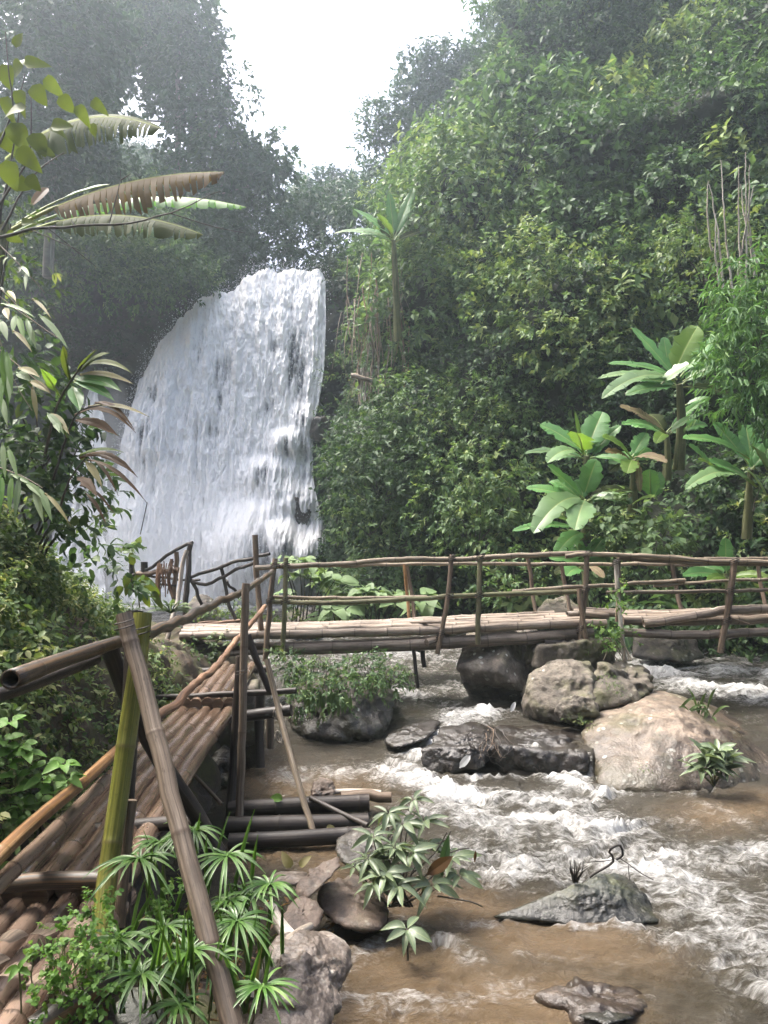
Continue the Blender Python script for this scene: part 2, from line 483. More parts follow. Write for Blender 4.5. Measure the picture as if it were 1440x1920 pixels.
class Cloud:
    """gathers leaves of one object"""
    def __init__(s, tmpl=T4):
        s.v, s.f, s.t, s.n, s.tmpl = [], [], [], 0, tmpl

    def add(s, V, Fc, t):
        s.v.append(V)
        s.f.append(Fc + s.n)
        s.t.append(t)
        s.n += len(V)

    def sprigs(s, S, D, m, leaf, width=0.45, twig=2.2, droop=0.5, tint=0.45, tvar=0.18, up=0.8):
        """m leaves on each twig that starts at S and grows along D"""
        n = len(S)
        if n == 0:
            return
        t = np.tile(np.linspace(0.15, 1.0, m), n)
        Dr = np.repeat(unit(D), m, 0)
        Sr = np.repeat(S, m, 0)
        nn = n * m
        tw = np.repeat(leaf * twig * rng.uniform(0.6, 1.3, n), m)
        side = unit(np.cross(Dr, rng.normal(size=(nn, 3))))
        C = Sr + Dr * (t * tw)[:, None]
        C[:, 2] -= 0.25 * droop * tw * t * t
        A = Dr * 0.55 + side * rng.uniform(0.5, 1.0, (nn, 1))
        A[:, 2] -= droop * rng.uniform(0.2, 1.0, nn)
        Nn = Dr * 0.45 + rng.normal(size=(nn, 3)) * 0.38
        Nn[:, 2] += up
        L = leaf * rng.uniform(0.65, 1.25, nn)
        V, Fc = leaves(C, A, Nn, L, L * width * rng.uniform(0.8, 1.2, nn), s.tmpl)
        tt = np.repeat(np.broadcast_to(tint, (n,)) + rng.normal(size=n) * tvar * 0.6, m) + rng.normal(size=nn) * tvar * 0.7
        s.add(V, Fc, np.repeat(np.clip(tt, 0, 1), len(s.tmpl[0])))

    def blob(s, c, r, leaf, dens=14, m=8, tint=0.45, face=None, inner=0.25, squash=(1, 1, 0.85), droop=0.5, width=0.45, lo=-0.35, rough=0.22):
        """twigs over an uneven ellipsoid at c; face: only the side turned to that direction"""
        c = np.asarray(c, float)
        n = max(6, int(dens * 12.6 * r * r * 0.75))
        d = unit(rng.normal(size=(n * 2, 3)))
        if face is not None:
            d = d[d @ unit(face) > lo]
        d = d[:n]
        rr = r * (1 + rough * fbm(d * 2.1 + c * 3.7, 3, 5)) * (1 - inner * rng.random(len(d)) ** 2)
        S = c + d * rr[:, None] * np.array(squash)
        D = d + rng.normal(size=d.shape) * 0.35
        D[:, 2] += 0.25
        s.sprigs(S, D, m, leaf, width=width, droop=droop, tint=tint)

    def build(s, name, mat, parent=None):
        return obj(name, np.concatenate(s.v), np.concatenate(s.f), mat, parent, {'tint': np.concatenate(s.t)}, smooth=False)


# ------------------------------------------------------------------ poles
def smooth_path(pts, step):
    pts = np.asarray(pts, float)
    if len(pts) > 2:
        q = np.concatenate([[2 * pts[0] - pts[1]], pts, [2 * pts[-1] - pts[-2]]])
        out = []
        for i in range(1, len(q) - 2):
            k = max(2, int(np.linalg.norm(q[i + 1] - q[i]) / step))
            t = np.linspace(0, 1, k, endpoint=False)[:, None]
            a, b, c, d = q[i - 1], q[i], q[i + 1], q[i + 2]
            out.append(0.5 * (2 * b + (c - a) * t + (2 * a - 5 * b + 4 * c - d) * t ** 2 + (3 * b - a - 3 * c + d) * t ** 3))
        out.append(pts[-1:])
        return np.concatenate(out)
    k = max(2, int(np.linalg.norm(pts[1] - pts[0]) / step) + 1)
    return pts[0] + (pts[1] - pts[0]) * np.linspace(0, 1, k)[:, None]


def tube_geo(pts, d, d_end=None, sides=10, node=0.0, wob=0.0, step=0.09, hollow=False, seed=None):
    r0 = d / 2
    r1 = (d_end if d_end is not None else d) / 2
    path = smooth_path(pts, step)
    seed = random.randint(0, 99999) if seed is None else seed
    if wob:
        t = np.arange(len(path))[:, None] * 0.31
        path = path + wob * np.stack([fbm(np.hstack([t + seed, t * 0 + k, t * 0]), 2, k) for k in range(3)], 1)
    seg = np.linalg.norm(np.diff(path, axis=0), axis=1)
    al = np.concatenate([[0], np.cumsum(seg)])
    nodes = np.array([])
    if node:
        nodes = np.arange(node * random.uniform(0.2, 0.8), al[-1] - 0.02, node)
        extra = np.concatenate([nodes - 0.012, nodes, nodes + 0.012])
        extra = extra[(extra > 0) & (extra < al[-1])]
        al2 = np.unique(np.concatenate([al, extra]))
        path = np.stack([np.interp(al2, al, path[:, k]) for k in range(3)], 1)
        al = al2
    n = len(path)
    T = unit(np.gradient(path, axis=0))
    ref = np.array([0, 0, 1.0]) if abs(T[n // 2][2]) < 0.8 else np.array([0, 1.0, 0])
    B = unit(np.cross(T, ref))
    U = np.cross(B, T)
    rad = r0 + (r1 - r0) * al / al[-1]
    nd = np.zeros(n)
    for q in nodes:
        nd = np.maximum(nd, np.clip(1 - np.abs(al - q) / 0.010, 0, 1))
    rad = rad * (1 + 0.065 * nd) * (1 + 0.035 * fbm(np.stack([al * 1.7 + seed, al * 0, al * 0], 1), 2))
    if not node:
        rad = rad * (1 + 0.10 * fbm(np.stack([al * 5 + seed, al * 0, al * 0], 1), 2))
    a = np.linspace(0, 2 * math.pi, sides, endpoint=False)
    ring = U[:, None] * np.cos(a)[None, :, None] + B[:, None] * np.sin(a)[None, :, None]
    V = (path[:, None] + ring * rad[:, None, None]).reshape(-1, 3)
    uv = np.stack([np.tile(np.minimum(a, 2 * math.pi - a) / math.pi, n), np.repeat(al, sides)], 1)
    nda = np.repeat(nd, sides)
    i, j = np.meshgrid(np.arange(n - 1), np.arange(sides), indexing='ij')
    j2 = (j + 1) % sides
    Fc = np.stack([i * sides + j, i * sides + j2, (i + 1) * sides + j2, (i + 1) * sides + j], -1).reshape(-1, 4).tolist()
    Fc = [tuple(f) for f in Fc]
    V = list(V)
    uv = list(uv)
    nda = list(nda)
    for e in (0, n - 1):
        base = e * sides
        sgn = 1 if e == 0 else -1
        if hollow:
            rings = []
            for rr, dep in ((0.72, 0.0), (0.66, 0.10)):
                st = len(V)
                for k in range(sides):
                    V.append(path[e] + ring[e, k] * rad[e] * rr + T[e] * sgn * dep)
                    uv.append((0.1 * k, al[e]))
                    nda.append(0.0 if dep == 0 else 1.0)
                rings.append(st)
            for s0, s1 in ((base, rings[0]), (rings[0], rings[1])):
                for k in range(sides):
                    k2 = (k + 1) % sides
                    q = (s0 + k, s1 + k, s1 + k2, s0 + k2)
                    Fc.append(q if sgn > 0 else q[::-1])
            cap = tuple(rings[1] + k for k in range(sides))
        else:
            st = len(V)
            for k in range(sides):
                V.append(V[base + k])
                uv.append((math.cos(a[k]) * 0.2, math.sin(a[k]) * 0.02 + 3))
                nda.append(0.3)
            cap = tuple(st + k for k in range(sides))
        Fc.append(cap[::-1] if sgn > 0 else cap)
    return np.array(V), Fc, np.array(uv), np.array(nda)


def tube(name, pts, d, mat, parent=None, **kw):
    V, Fc, uv, nd = tube_geo(pts, d, **kw)
    return obj(name, V, Fc, mat, parent, {'node': nd}, True, uv)


def pole(name, spec, d, mat, parent=None, **kw):
    """spec: photo pixel and depth of points along the pole"""
    return tube(name, [P(*s) for s in spec], d, mat, parent, **kw)


# ------------------------------------------------------------------ rocks
def rock_geo(pts, sub=5, p=9, amp=0.05, freq=2.0, seed=0, strata=0.0):
    pts = np.asarray(pts, float)
    bm = bmesh.new()
    for q in pts:
        bm.verts.new(q)
    bmesh.ops.convex_hull(bm, input=bm.verts)
    bm.normal_update()
    c = pts.mean(0)
    grow = 1 + 0.75 / p
    pl = []
    for f in bm.faces:
        n = np.array(f.normal)
        d = float(n @ (np.array(f.verts[0].co) - c))
        if d < 0:
            n, d = -n, -d
        if d > 1e-4:
            pl.append((n, d * grow))
    bm.free()
    bm = bmesh.new()
    bmesh.ops.create_icosphere(bm, subdivisions=sub, radius=1)
    D = unit(np.array([v.co for v in bm.verts]))
    Fc = np.array([[v.index for v in f.verts] for f in bm.faces])
    bm.free()
    s = np.zeros(len(D))
    for n, d in pl:
        s += np.maximum(D @ n / d, 0) ** p
    r = s ** (-1 / p)
    V = c + D * r[:, None]
    q = V * freq + seed * 3.3
    dis = fbm(q, 5, seed, 0.55) * amp
    rid = (0.5 - np.abs(fbm(q * 1.3 + 9, 3, seed + 5))) * amp * 0.9
    fine_ = fbm(q * 5.5, 3, seed + 11, 0.6) * amp * 0.22
    V = V + D * (dis + rid + fine_)[:, None]
    if strata:
        V[:, 2] += strata * fbm(np.stack([V[:, 0] * 1.0, V[:, 1] * 1.0, V[:, 2] * 14], 1), 2, seed)
    return V, Fc


def rock(name, label, pts, mat, cat='rock', group=None, **kw):
    V, Fc = rock_geo(pts, **kw)
    c = V.mean(0)
    c[2] = V[:, 2].min()
    o = obj(name, V - c, Fc, mat)
    o.location = c
    return tag(o, label, cat, group)


# ------------------------------------------------------------------ single leaves
def leaf_proto(name, shape, n=7, bend=0.25, fold=0.18, twist=0.0, mat=None):
    """unit leaf along +X, facing +Z"""
    t = np.linspace(0, 1, n + 1)
    if shape == 'lance':
        w = np.sin(np.pi * t ** 0.85) ** 0.85 * 0.5
    elif shape == 'strap':
        w = np.minimum(1, t * 9) * (1 - t ** 2.2) ** 0.8 * 0.5
    elif shape == 'heart':
        w = np.sin(np.pi * np.clip(t, 0, 1) ** 0.62) ** 0.8 * 0.5
    else:
        w = np.sin(np.pi * t ** 0.75) ** 0.65 * 0.5
    x = t * (1 - 0.12 * abs(bend))
    z = -bend * t ** 2
    V, uv = [], []
    for i in range(n + 1):
        tw = twist * t[i]
        for sgn in (-1, 0, 1):
            yy = sgn * w[i]
            zz = z[i] + abs(sgn) * fold * w[i]
            V.append((x[i], yy * math.cos(tw) , zz + yy * math.sin(tw)))
            uv.append((0.5 + sgn * w[i], t[i]))
    Fc = []
    for i in range(n):
        for k in (0, 1):
            Fc.append((i * 3 + k, (i + 1) * 3 + k, (i + 1) * 3 + k + 1, i * 3 + k + 1))
    V = np.array(V)
    tint = np.clip(0.5 + 0.25 * fbm(V * 5 + hash(name) % 7, 2), 0, 1)
    return make_mesh(name, V, Fc, mat, {'tint': tint}, True, np.array(uv))


_protos = {}


def proto(shape, mat, k):
    key = (shape, mat.name, k)
    if key not in _protos:
        b = (0.12, 0.32, 0.55, 0.8)[k % 4]
        _protos[key] = leaf_proto('leaf', shape, 6, b, (0.25, 0.1, 0.3, 0.18)[k % 4], (0.0, 0.3, -0.3, 0.15)[k % 4], mat)
    return _protos[key]


def leaf(parent, pos, axis, normal, length, width, mat, shape='lance', name='leaf', k=None):
    me = proto(shape, mat, random.randint(0, 3) if k is None else k)
    o = bpy.data.objects.new(name, me)
    a = Vector(unit(axis))
    n = Vector(unit(normal))
    b = n.cross(a)
    if b.length < 1e-3:
        b = Vector((1, 0, 0)).cross(a)
    b.normalize()
    n = a.cross(b)
    M = Matrix((a * length, b * width, n * length)).transposed().to_4x4()
    M.translation = Vector([float(x) for x in (np.asarray(pos) - np.array(parent.location))])
    o.matrix_local = M
    link(o, parent)
    return o


def blade_geo(p0, p1, width, sag, face, tear=0.0, n=16, fold=0.2, profile='banana', petiole=0.0, droop=0.0, seed=0, gap=0.0):
    """a large leaf from p0 to p1 arching by sag, its upper side turned to face"""
    r = random.Random(seed)
    p0, p1 = np.asarray(p0, float), np.asarray(p1, float)
    L = np.linalg.norm(p1 - p0)
    ctrl = (p0 + p1) / 2 + np.array([0, 0, 1.0]) * sag * L
    t = np.linspace(0, 1, n + 1)[:, None]
    sp = (1 - t) ** 2 * p0 + 2 * t * (1 - t) * ctrl + t ** 2 * p1
    T = unit(np.gradient(sp, axis=0))
    fc = unit(face)
    B = unit(np.cross(np.broadcast_to(fc, T.shape), T))
    Nn = np.cross(T, B)
    tt = t[:, 0]
    tb = np.clip((tt - petiole) / (1 - petiole), 0, 1)
    if profile == 'banana':
        w = np.sin(np.pi * np.clip(tb, 0.0, 1) ** 0.75) ** 0.5
    else:
        w = np.sin(np.pi * tb ** 0.8)
    w = np.where(tt <= petiole, 0.0, w) * width / 2
    V, Fc, uv = [], [], []
    rib = width * 0.022 + 0.004

    def vert(q, u, v):
        V.append(q)
        uv.append((u, v))
        return len(V) - 1
    for side in (-1, 1):
        prev = None
        for i in range(n):
            if w[i] <= 1e-6 and w[i + 1] <= 1e-6:
                continue
            split = r.random() < tear
            def row(j, sh, dr):
                base = sp[j] + Nn[j] * 0
                m = sp[j] + B[j] * side * w[j] * 0.55 + Nn[j] * (fold * w[j] * 0.55) + T[j] * w[j] * 0.12
                e = sp[j] + B[j] * side * w[j] * sh + Nn[j] * (fold * w[j] * 0.8 - dr * w[j]) + T[j] * w[j] * 0.25
                e = e - np.array([0, 0, 1.0]) * droop * w[j]
                m = m - np.array([0, 0, 1.0]) * droop * w[j] * 0.35
                return [vert(base, 0.5, tt[j]), vert(m, 0.5 + side * 0.28, tt[j]), vert(e, 0.5 + side * 0.5, tt[j])]
            if prev is None or split:
                cut = r.uniform(0.75, 1.0) if tear else 1.0
                a = row(i, cut, r.uniform(0, 0.5) * tear)
                if split and gap:
                    for k_, fr in ((1, 0.5), (2, 1.0)):
                        V[a[k_]] = V[a[k_]] + (sp[i + 1] - sp[i]) * gap * fr * r.uniform(0.3, 1.0)
            else:
                a = prev
            b = row(i + 1, (r.uniform(0.72, 1.0) if tear else 1 + r.uniform(-0.03, 0.03)), r.uniform(0, 0.6) * tear)
            q1, q2 = (a[0], b[0], b[1], a[1]), (a[1], b[1], b[2], a[2])
            if side < 0:
                q1, q2 = q1[::-1], q2[::-1]
            Fc += [q1, q2]
            prev = b
    # the midrib and petiole, a thin three-sided keel under the blade
    st = len(V)
    for i in range(n + 1):
        rr = rib * (1.3 - tt[i])
        vert(sp[i] - B[i] * rr, 0.5, tt[i])
        vert(sp[i] - Nn[i] * rr * 1.6, 0.5, tt[i])
        vert(sp[i] + B[i] * rr, 0.5, tt[i])
        if tt[i] <= petiole + 1e-6:
            V[-1] = V[-1] + Nn[i] * rr * 0.5
    for i in range(n):
        for k in (0, 1, 2):
            k2 = (k + 1) % 3
            if k == 2:
                if tt[i] > petiole:
                    continue
            Fc.append((st + i * 3 + k, st + i * 3 + k2, st + (i + 1) * 3 + k2, st + (i + 1) * 3 + k))
    V = np.array(V)
    tint = np.clip(0.5 + 0.3 * fbm(V * 2.2 + seed, 2), 0, 1)
    return V, Fc, np.array(uv), tint


_bs = [0]


def blade(parent, a, b, width, mat, sag=0.15, face=(0, -0.6, 0.8), name='leaf', **kw):
    """a, b: (px, py, Y) of the leaf's root and tip; width in metres"""
    _bs[0] += 1
    V, Fc, uv, tint = blade_geo(P(*a), P(*b), width, sag, face, seed=_bs[0], **kw)
    return obj(name, V, Fc, mat, parent, {'tint': tint}, True, uv)


# ================================================================== THE SETTING
# ------------------------------------------------------------------ ground sheet under everything
gx, gy = np.meshgrid(np.linspace(-58, 58, 60), np.linspace(-18, 78, 50), indexing='ij')
gz = -1.0 + 0.12 * fbm(np.stack([gx.ravel() * .3, gy.ravel() * .3, gx.ravel() * 0], 1), 3)
tag(obj('ground', np.stack([gx.ravel(), gy.ravel(), gz], 1), grid_faces(60, 50), R_bed), kind='structure')

# ------------------------------------------------------------------ right hillside
BANK = np.array([(-1.75, 24.6), (-1.35, 20.4), (0.3, 17.6), (3.2, 15.3), (6.5, 13.5), (11, 11.6), (17, 9.0)])
_bl = np.concatenate([[0], np.cumsum(np.linalg.norm(np.diff(BANK, axis=0), axis=1))])


def hill(u, z, rough=True):
    """u: metres along the bank from the falls; z: height"""
    u, z = np.asarray(u, float), np.asarray(z, float)
    x, y = np.interp(u, _bl, BANK[:, 0]), np.interp(u, _bl, BANK[:, 1])
    s = np.clip(u / 9.0, 0, 1)
    dx, dy = 0.34 - 0.30 * s, 0.95 + 0.05 * s
    low = np.clip(z, 0, None)
    knee = 9 - 6.5 * np.clip(u / 4.5, 0, 1)
    off = np.minimum(low, knee) * 0.22 + np.clip(low - knee, 0, None) * 0.56
    p = np.stack([x + dx * off, y + dy * off, z], -1)
    if rough:
        n = fbm(p.reshape(-1, 3) * 0.34, 3, 9).reshape(p.shape[:-1]) * 1.9
        p[..., 0] -= dx * n
        p[..., 1] -= dy * n
    return p


def hill_out(u):
    s = np.clip(u / 9.0, 0, 1)
    return unit(np.array([-(0.34 - 0.30 * s), -(0.95 + 0.05 * s), 0.55]))


hu, hz = np.meshgrid(np.linspace(0, _bl[-1], 70), np.linspace(-1.2, 27, 80), indexing='ij')
hp = hill(hu, -1.2 + (hz + 1.2) / 28.2 * (np.interp(hu, [0, 3, 6, 7.5, 9, 11, 13, 40], [10.8, 12.2, 13.4, 13.8, 14.2, 16.6, 24, 28]) + 1.2))
hp = hp.reshape(-1, 3)
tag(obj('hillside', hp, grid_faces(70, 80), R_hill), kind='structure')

# unseen wooded slope added behind the viewer to darken fill on front faces
vx, vy = np.meshgrid(np.linspace(-57, 57, 70), np.linspace(-17.5, -5, 24), indexing='ij')
vz = -0.6 + 15 * sstep(-5.5, -16, vy) + 1.4 * fbm(np.stack([vx.ravel() * .25, vy.ravel() * .25, vx.ravel() * 0], 1), 4, 81).reshape(vx.shape) * sstep(-5, -8, vy)
vp_ = np.stack([vx, vy, vz], -1).reshape(-1, 3)
tag(obj('fill_cutting_slope', vp_, grid_faces(70, 24), R_hill), kind='structure')

# ------------------------------------------------------------------ cliff behind the falls, and the slope to its left
cx_, cz_ = np.meshgrid(np.linspace(-22, -0.4, 110), np.linspace(-1.2, 1, 90), indexing='ij')
topz = np.interp(cx_, [-22, -12, -8, -6, -5, -3.5, -1.8, -0.4], [16, 12.5, 10.9, 10.1, 10.0, 10.6, 10.6, 11.2])
cz_ = -1.2 + (cz_ + 1.2) / 2.2 * (topz + 1.2)
q = np.stack([cx_, cz_ * 0, cz_], -1).reshape(-1, 3)
cyv = 25.9 + 0.9 * fbm(q * 0.45, 4, 2) + 0.25 * fbm(q * 1.7, 4, 6) - 0.05 * q[:, 2]
cyv += 3.2 * sstep(-6.6, -9.0, q[:, 0]) * sstep(10.5, 7.5, q[:, 2])
cyv += -3.0 * sstep(-12.0, -18, q[:, 0])
q[:, 1] = cyv
tag(obj('cliff', q, grid_faces(110, 90), R_cliff), kind='structure')

sx_, sy_ = np.meshgrid(np.linspace(-40, 3, 80), np.linspace(0, 1, 40), indexing='ij')
sy_ = 25.6 + sy_ * 40
rise = np.interp(sx_, [-40, -14, -8, -6, -2, 3], [20, 13.5, 10.6, 9.9, 10.2, 11.0])
szv = rise + np.clip(sy_ - 26, 0, None) * np.interp(sx_, [-40, -12, -8, 3], [0.55, 0.5, 0.22, 0.2])
szv += 0.5 * fbm(np.stack([sx_.ravel() * .2, sy_.ravel() * .2, sx_.ravel() * 0], 1), 3).reshape(sx_.shape)
tag(obj('upper_slope', np.stack([sx_, sy_, szv], -1).reshape(-1, 3), grid_faces(80, 40), R_hill), kind='structure')

# ------------------------------------------------------------------ left bank
def walk_edge(y):
    return -2.02 + 0.064 * (9.2 - y)      # left edge of the bamboo walkway


def bank_z(x, y):
    d = walk_edge(np.minimum(y, 9.2)) - 0.10 - x
    g = np.interp(y, [0, 5.5, 7.0, 8.5, 10, 13, 15, 30], [1, 1, 0.70, 0.36, 0.26, 0.2, 0.0, -0.25])
    wall = 1.15 * sstep(0.0, 0.42, d) + 1.05 * np.clip(d - 0.35, 0, 3.2) + 0.25 * np.clip(d - 3.5, 0, None)
    base = np.interp(y, [0, 3, 6, 9, 12, 15], [0.50, 0.55, 0.45, 0.75, 0.5, -0.3])
    z = base + g * wall
    z = np.where(d < 0, base - 2.4 * np.clip(-d - np.interp(y, [0, 4, 5.5, 9], [0.45, 0.40, 0.05, 0.15]), 0, 1), z)
    return z


bx_, by_ = np.meshgrid(np.concatenate([np.linspace(-16, -4.2, 30), np.linspace(-4, -1.0, 90)]), np.linspace(-3, 20, 180), indexing='ij')
bq = np.stack([bx_.ravel(), by_.ravel(), bank_z(bx_.ravel(), by_.ravel())], 1)
nz = fbm(bq * np.array([1.6, 1.6, 1.6]), 5, 21, 0.6)
bq[:, 0] += 0.10 * nz
bq[:, 2] += 0.12 * nz
tag(obj('left_bank', bq, grid_faces(120, 180), R_soil), kind='structure')


# near shore on which the sedge grows
def shore_z(x, y):
    z = 0.62 * sstep(-0.30, -0.95, x + 0.10 * (y - 3.2)) * sstep(4.7, 3.3, y) - 0.22
    return z


ax_, ay_ = np.meshgrid(np.linspace(-2.6, 0.1, 60), np.linspace(0.6, 6.2, 100), indexing='ij')
aq = np.stack([ax_.ravel(), ay_.ravel(), shore_z(ax_.ravel(), ay_.ravel())], 1)
aq[:, 2] += 0.06 * fbm(aq * 2.6, 4, 31)
tag(obj('shore', aq, grid_faces(60, 100), R_soil), kind='structure')

# ------------------------------------------------------------------ river
def water_level(x, y):
    y0 = np.interp(x, [0.4, 1.0, 1.22, 1.27, 2.12, 2.3], [8.2, 7.9, 7.95, 7.84, 7.78, 7.9])
    y1 = y0 + np.interp(x, [0.1, 1.0, 1.22, 1.27, 2.12, 2.3], [1.5, 1.0, 0.5, 0.07, 0.07, 0.5])
    return 0.25 * sstep(y0, y1, y) + 0.03 * np.clip(y - 9.5, 0, 6)


def stroke_mask(x, y, strokes):
    m = np.zeros(len(x))
    for pts, wd, amt in strokes:
        w = np.array([W(px, py, 0.27 if py < 1440 else 0.0)[:2] for px, py in pts])
        best = np.full(len(x), 1e9)
        for a, b in zip(w[:-1], w[1:]):
            ab = b - a
            t = np.clip(((x - a[0]) * ab[0] + (y - a[1]) * ab[1]) / (ab @ ab + 1e-9), 0, 1)
            best = np.minimum(best, np.hypot(x - a[0] - t * ab[0], y - a[1] - t * ab[1]))
        m = np.maximum(m, amt * np.exp(-(best / wd) ** 2))
    return m


FOAM_GLINT = [([(560, 1235), (760, 1232), (1000, 1236), (1440, 1250)], 2.2, 0.46), ([(760, 1290), (860, 1290)], 0.8, 0.40), ([(170, 1150), (400, 1152), (620, 1150)], 1.1, 1.0), ([(900, 1530), (1150, 1570), (1440, 1620)], 0.75, 0.44), ([(950, 1610), (1200, 1660), (1440, 1760)], 0.5, 0.44),
        ([(925, 1722), (1000, 1732), (1110, 1740), (1243, 1734)], 0.035, 0.6), ([(790, 1456), (900, 1456), (960, 1458), (1105, 1456)], 0.06, 0.75), ([(1105, 1470), (1200, 1492), (1300, 1488), (1400, 1450)], 0.05, 0.5),
        ([(860, 1325), (960, 1330), (1050, 1350)], 0.08, 0.6), ([(560, 1396), (720, 1394)], 0.06, 0.5), ([(1010, 1870), (1110, 1895), (1220, 1868)], 0.03, 0.5), ([(610, 1745), (730, 1745)], 0.04, 0.55), ([(600, 1905), (660, 1810)], 0.03, 0.4),
        ([(980, 1790), (1080, 1800)], 0.10, 0.32), ([(850, 1720), (920, 1740)], 0.10, 0.34), ([(660, 1690), (780, 1740), (880, 1790)], 0.10, 0.36), ([(640, 1870), (760, 1890)], 0.08, 0.42), ([(1290, 1500), (1400, 1540)], 0.15, 0.3),
        ([(945, 1391), (1020, 1402), (1102, 1412)], 0.05, 0.8),
        ([(735, 1395), (775, 1455), (850, 1488), (950, 1505), (1060, 1500)], 0.30, 1.0),
        ([(840, 1500), (1000, 1530), (1150, 1560)], 0.42, 0.80),
        ([(1030, 1462), (1085, 1474), (1130, 1490)], 0.14, 0.85),
        ([(1000, 1540), (1150, 1590), (1300, 1605), (1440, 1600)], 0.34, 0.62),
        ([(1375, 1580), (1460, 1592)], 0.20, 0.95),
        ([(870, 1585), (930, 1640), (1060, 1610), (1250, 1640), (1440, 1700)], 0.26, 0.66),
        ([(1180, 1640), (1300, 1690), (1440, 1790)], 0.30, 0.55),
        ([(1240, 1750), (1340, 1790), (1440, 1850)], 0.22, 0.50),
        ([(740, 1225), (800, 1222), (880, 1222)], 0.7, 0.66),
        ([(770, 1300), (860, 1335), (900, 1345)], 0.3, 0.5),
        ([(900, 1335), (830, 1350), (735, 1400)], 0.35, 0.72),
        ([(1215, 1258), (1290, 1290), (1440, 1305)], 0.55, 0.95),
        ([(1300, 1262), (1440, 1270)], 0.5, 0.8),
        ([(560, 1455), (700, 1440), (740, 1410)], 0.35, 0.55),
        ([(575, 1780), (640, 1800), (700, 1770)], 0.12, 0.62),
        ([(640, 1690), (700, 1690)], 0.08, 0.5),
        ([(700, 1880), (850, 1880), (980, 1850)], 0.14, 0.34)]  # last faint stroke also paints sparkle glints on the shallows in foam white
SAND = [([(420, 1440), (560, 1480), (640, 1470)], 0.55, 0.9),
        ([(480, 1600), (600, 1590), (620, 1640)], 0.22, 1.0),
        ([(700, 1700), (880, 1700), (960, 1760), (1130, 1770)], 0.30, 1.0),
        ([(700, 1800), (900, 1860), (1050, 1870), (700, 1900)], 0.40, 1.0),
        ([(1330, 1530), (1440, 1500)], 0.35, 0.75),
        ([(1000, 1720), (1200, 1790)], 0.25, 0.8)]

ys = [1.2]
while ys[-1] < 26:
    ys.append(ys[-1] + max(0.016, 0.0055 * ys[-1]))
ys = np.array(ys)
xs = np.concatenate([np.linspace(-11, -2.6, 50), np.arange(-2.55, 4.6, 0.0195), np.linspace(4.62, 15, 130)])
rx, ry = np.meshgrid(xs, ys, indexing='ij')
rxf, ryf = rx.ravel(), ry.ravel()
foam = stroke_mask(rxf, ryf, FOAM_GLINT)
sand = np.clip(stroke_mask(rxf, ryf, SAND), 0, 1)
p3 = np.stack([rxf, ryf, rxf * 0], 1)
warp = np.stack([fbm(p3 * 0.9, 3, 41), fbm(p3 * 0.9 + 7, 3, 42), rxf * 0], 1) * 0.35
foam_n = foam * (0.75 + 0.7 * fbm((p3 + warp) * np.array([1.3, 2.4, 1]), 4, 43))
turb = np.clip(0.12 + foam_n, 0, 1.2)
wv = (1 - np.abs(fbm((p3 + warp) * np.array([2.0, 3.4, 1]), 4, 44)) * 1.7) * 0.105 * turb
wv += fbm((p3 + warp * 0.5) * np.array([6, 9, 1]), 3, 45) * 0.035 * turb
wv += fbm(p3 * np.array([2.6, 5.0, 1]), 3, 46) * 0.016 + fbm((p3 + warp) * np.array([7, 12, 1]), 2, 48) * 0.013 + (0.4 - np.abs(fbm((p3 + warp * .6) * np.array([3.2, 6.5, 1]), 3, 49))) * 0.034 * np.clip(0.25 + turb, 0, 1)
wv += fbm((p3 + warp) * np.array([16, 22, 1]), 2, 47) * 0.012 * np.clip(foam_n, 0, 1)
rzf = water_level(rxf, ryf) + wv - 0.02
tag(obj('river', np.stack([rxf, ryf, rzf], 1), grid_faces(len(xs), len(ys)), None, None,
        {'foam': np.clip(foam_n, 0, 1), 'shallow': sand}), kind='structure')

m, nt, out = new_mat('river_water')
tc = N(nt, 'TexCoord')
fo = N(nt, 'Attribute', attribute_name='foam')
sh = N(nt, 'Attribute', attribute_name='shallow')
v = tc.outputs['Object']
wn_ = nt.nodes.new('ShaderNodeTexNoise')
wn_.inputs['Scale'].default_value = 2.3
wn_.inputs['Detail'].default_value = 3
nt.links.new(v, wn_.inputs['Vector'])
wmix = N(nt, 'VectorMath', operation='SCALE')
nt.links.new(wn_.outputs['Color'], wmix.inputs[0])
wmix.inputs['Scale'].default_value = 0.28
wadd = N(nt, 'VectorMath', operation='ADD')
nt.links.new(v, wadd.inputs[0])
nt.links.new(wmix.outputs[0], wadd.inputs[1])
wv_ = wadd.outputs[0]
na = noise(nt, mapping(nt, wv_, (6.5, 13, 1)), 1.0, 8, 0.70, 0.2)
nb = noise(nt, mapping(nt, wv_, (26, 44, 1)), 1.0, 5, 0.70, 0.1)
tot = math_n(nt, 'ADD', math_n(nt, 'MULTIPLY', fo.outputs['Fac'], 0.62), math_n(nt, 'ADD', math_n(nt, 'MULTIPLY', na, 0.75), math_n(nt, 'MULTIPLY', nb, 0.62)))
rid = math_n(nt, 'SUBTRACT', 1.0, math_n(nt, 'MULTIPLY', math_n(nt, 'ABSOLUTE', math_n(nt, 'SUBTRACT', noise(nt, mapping(nt, wv_, (5, 9, 1)), 1.0, 5, 0.6, 0.8), 0.5)), 7.0), True)
tot = math_n(nt, 'ADD', tot, math_n(nt, 'MULTIPLY', rid, 0.14))
mrf = N(nt, 'MapRange', interpolation_type='SMOOTHSTEP')
mrf.inputs['From Min'].default_value = 0.84
mrf.inputs['From Max'].default_value = 1.58
nt.links.new(tot, mrf.inputs['Value'])
ff = math_n(nt, 'MULTIPLY', mrf.outputs[0], math_n(nt, 'MULTIPLY', fo.outputs['Fac'], 6.0, True))
silt = noise(nt, v, 1.1, 4)
deep = mixc(nt, silt, (0.017, 0.0155, 0.0105), (0.040, 0.033, 0.021))
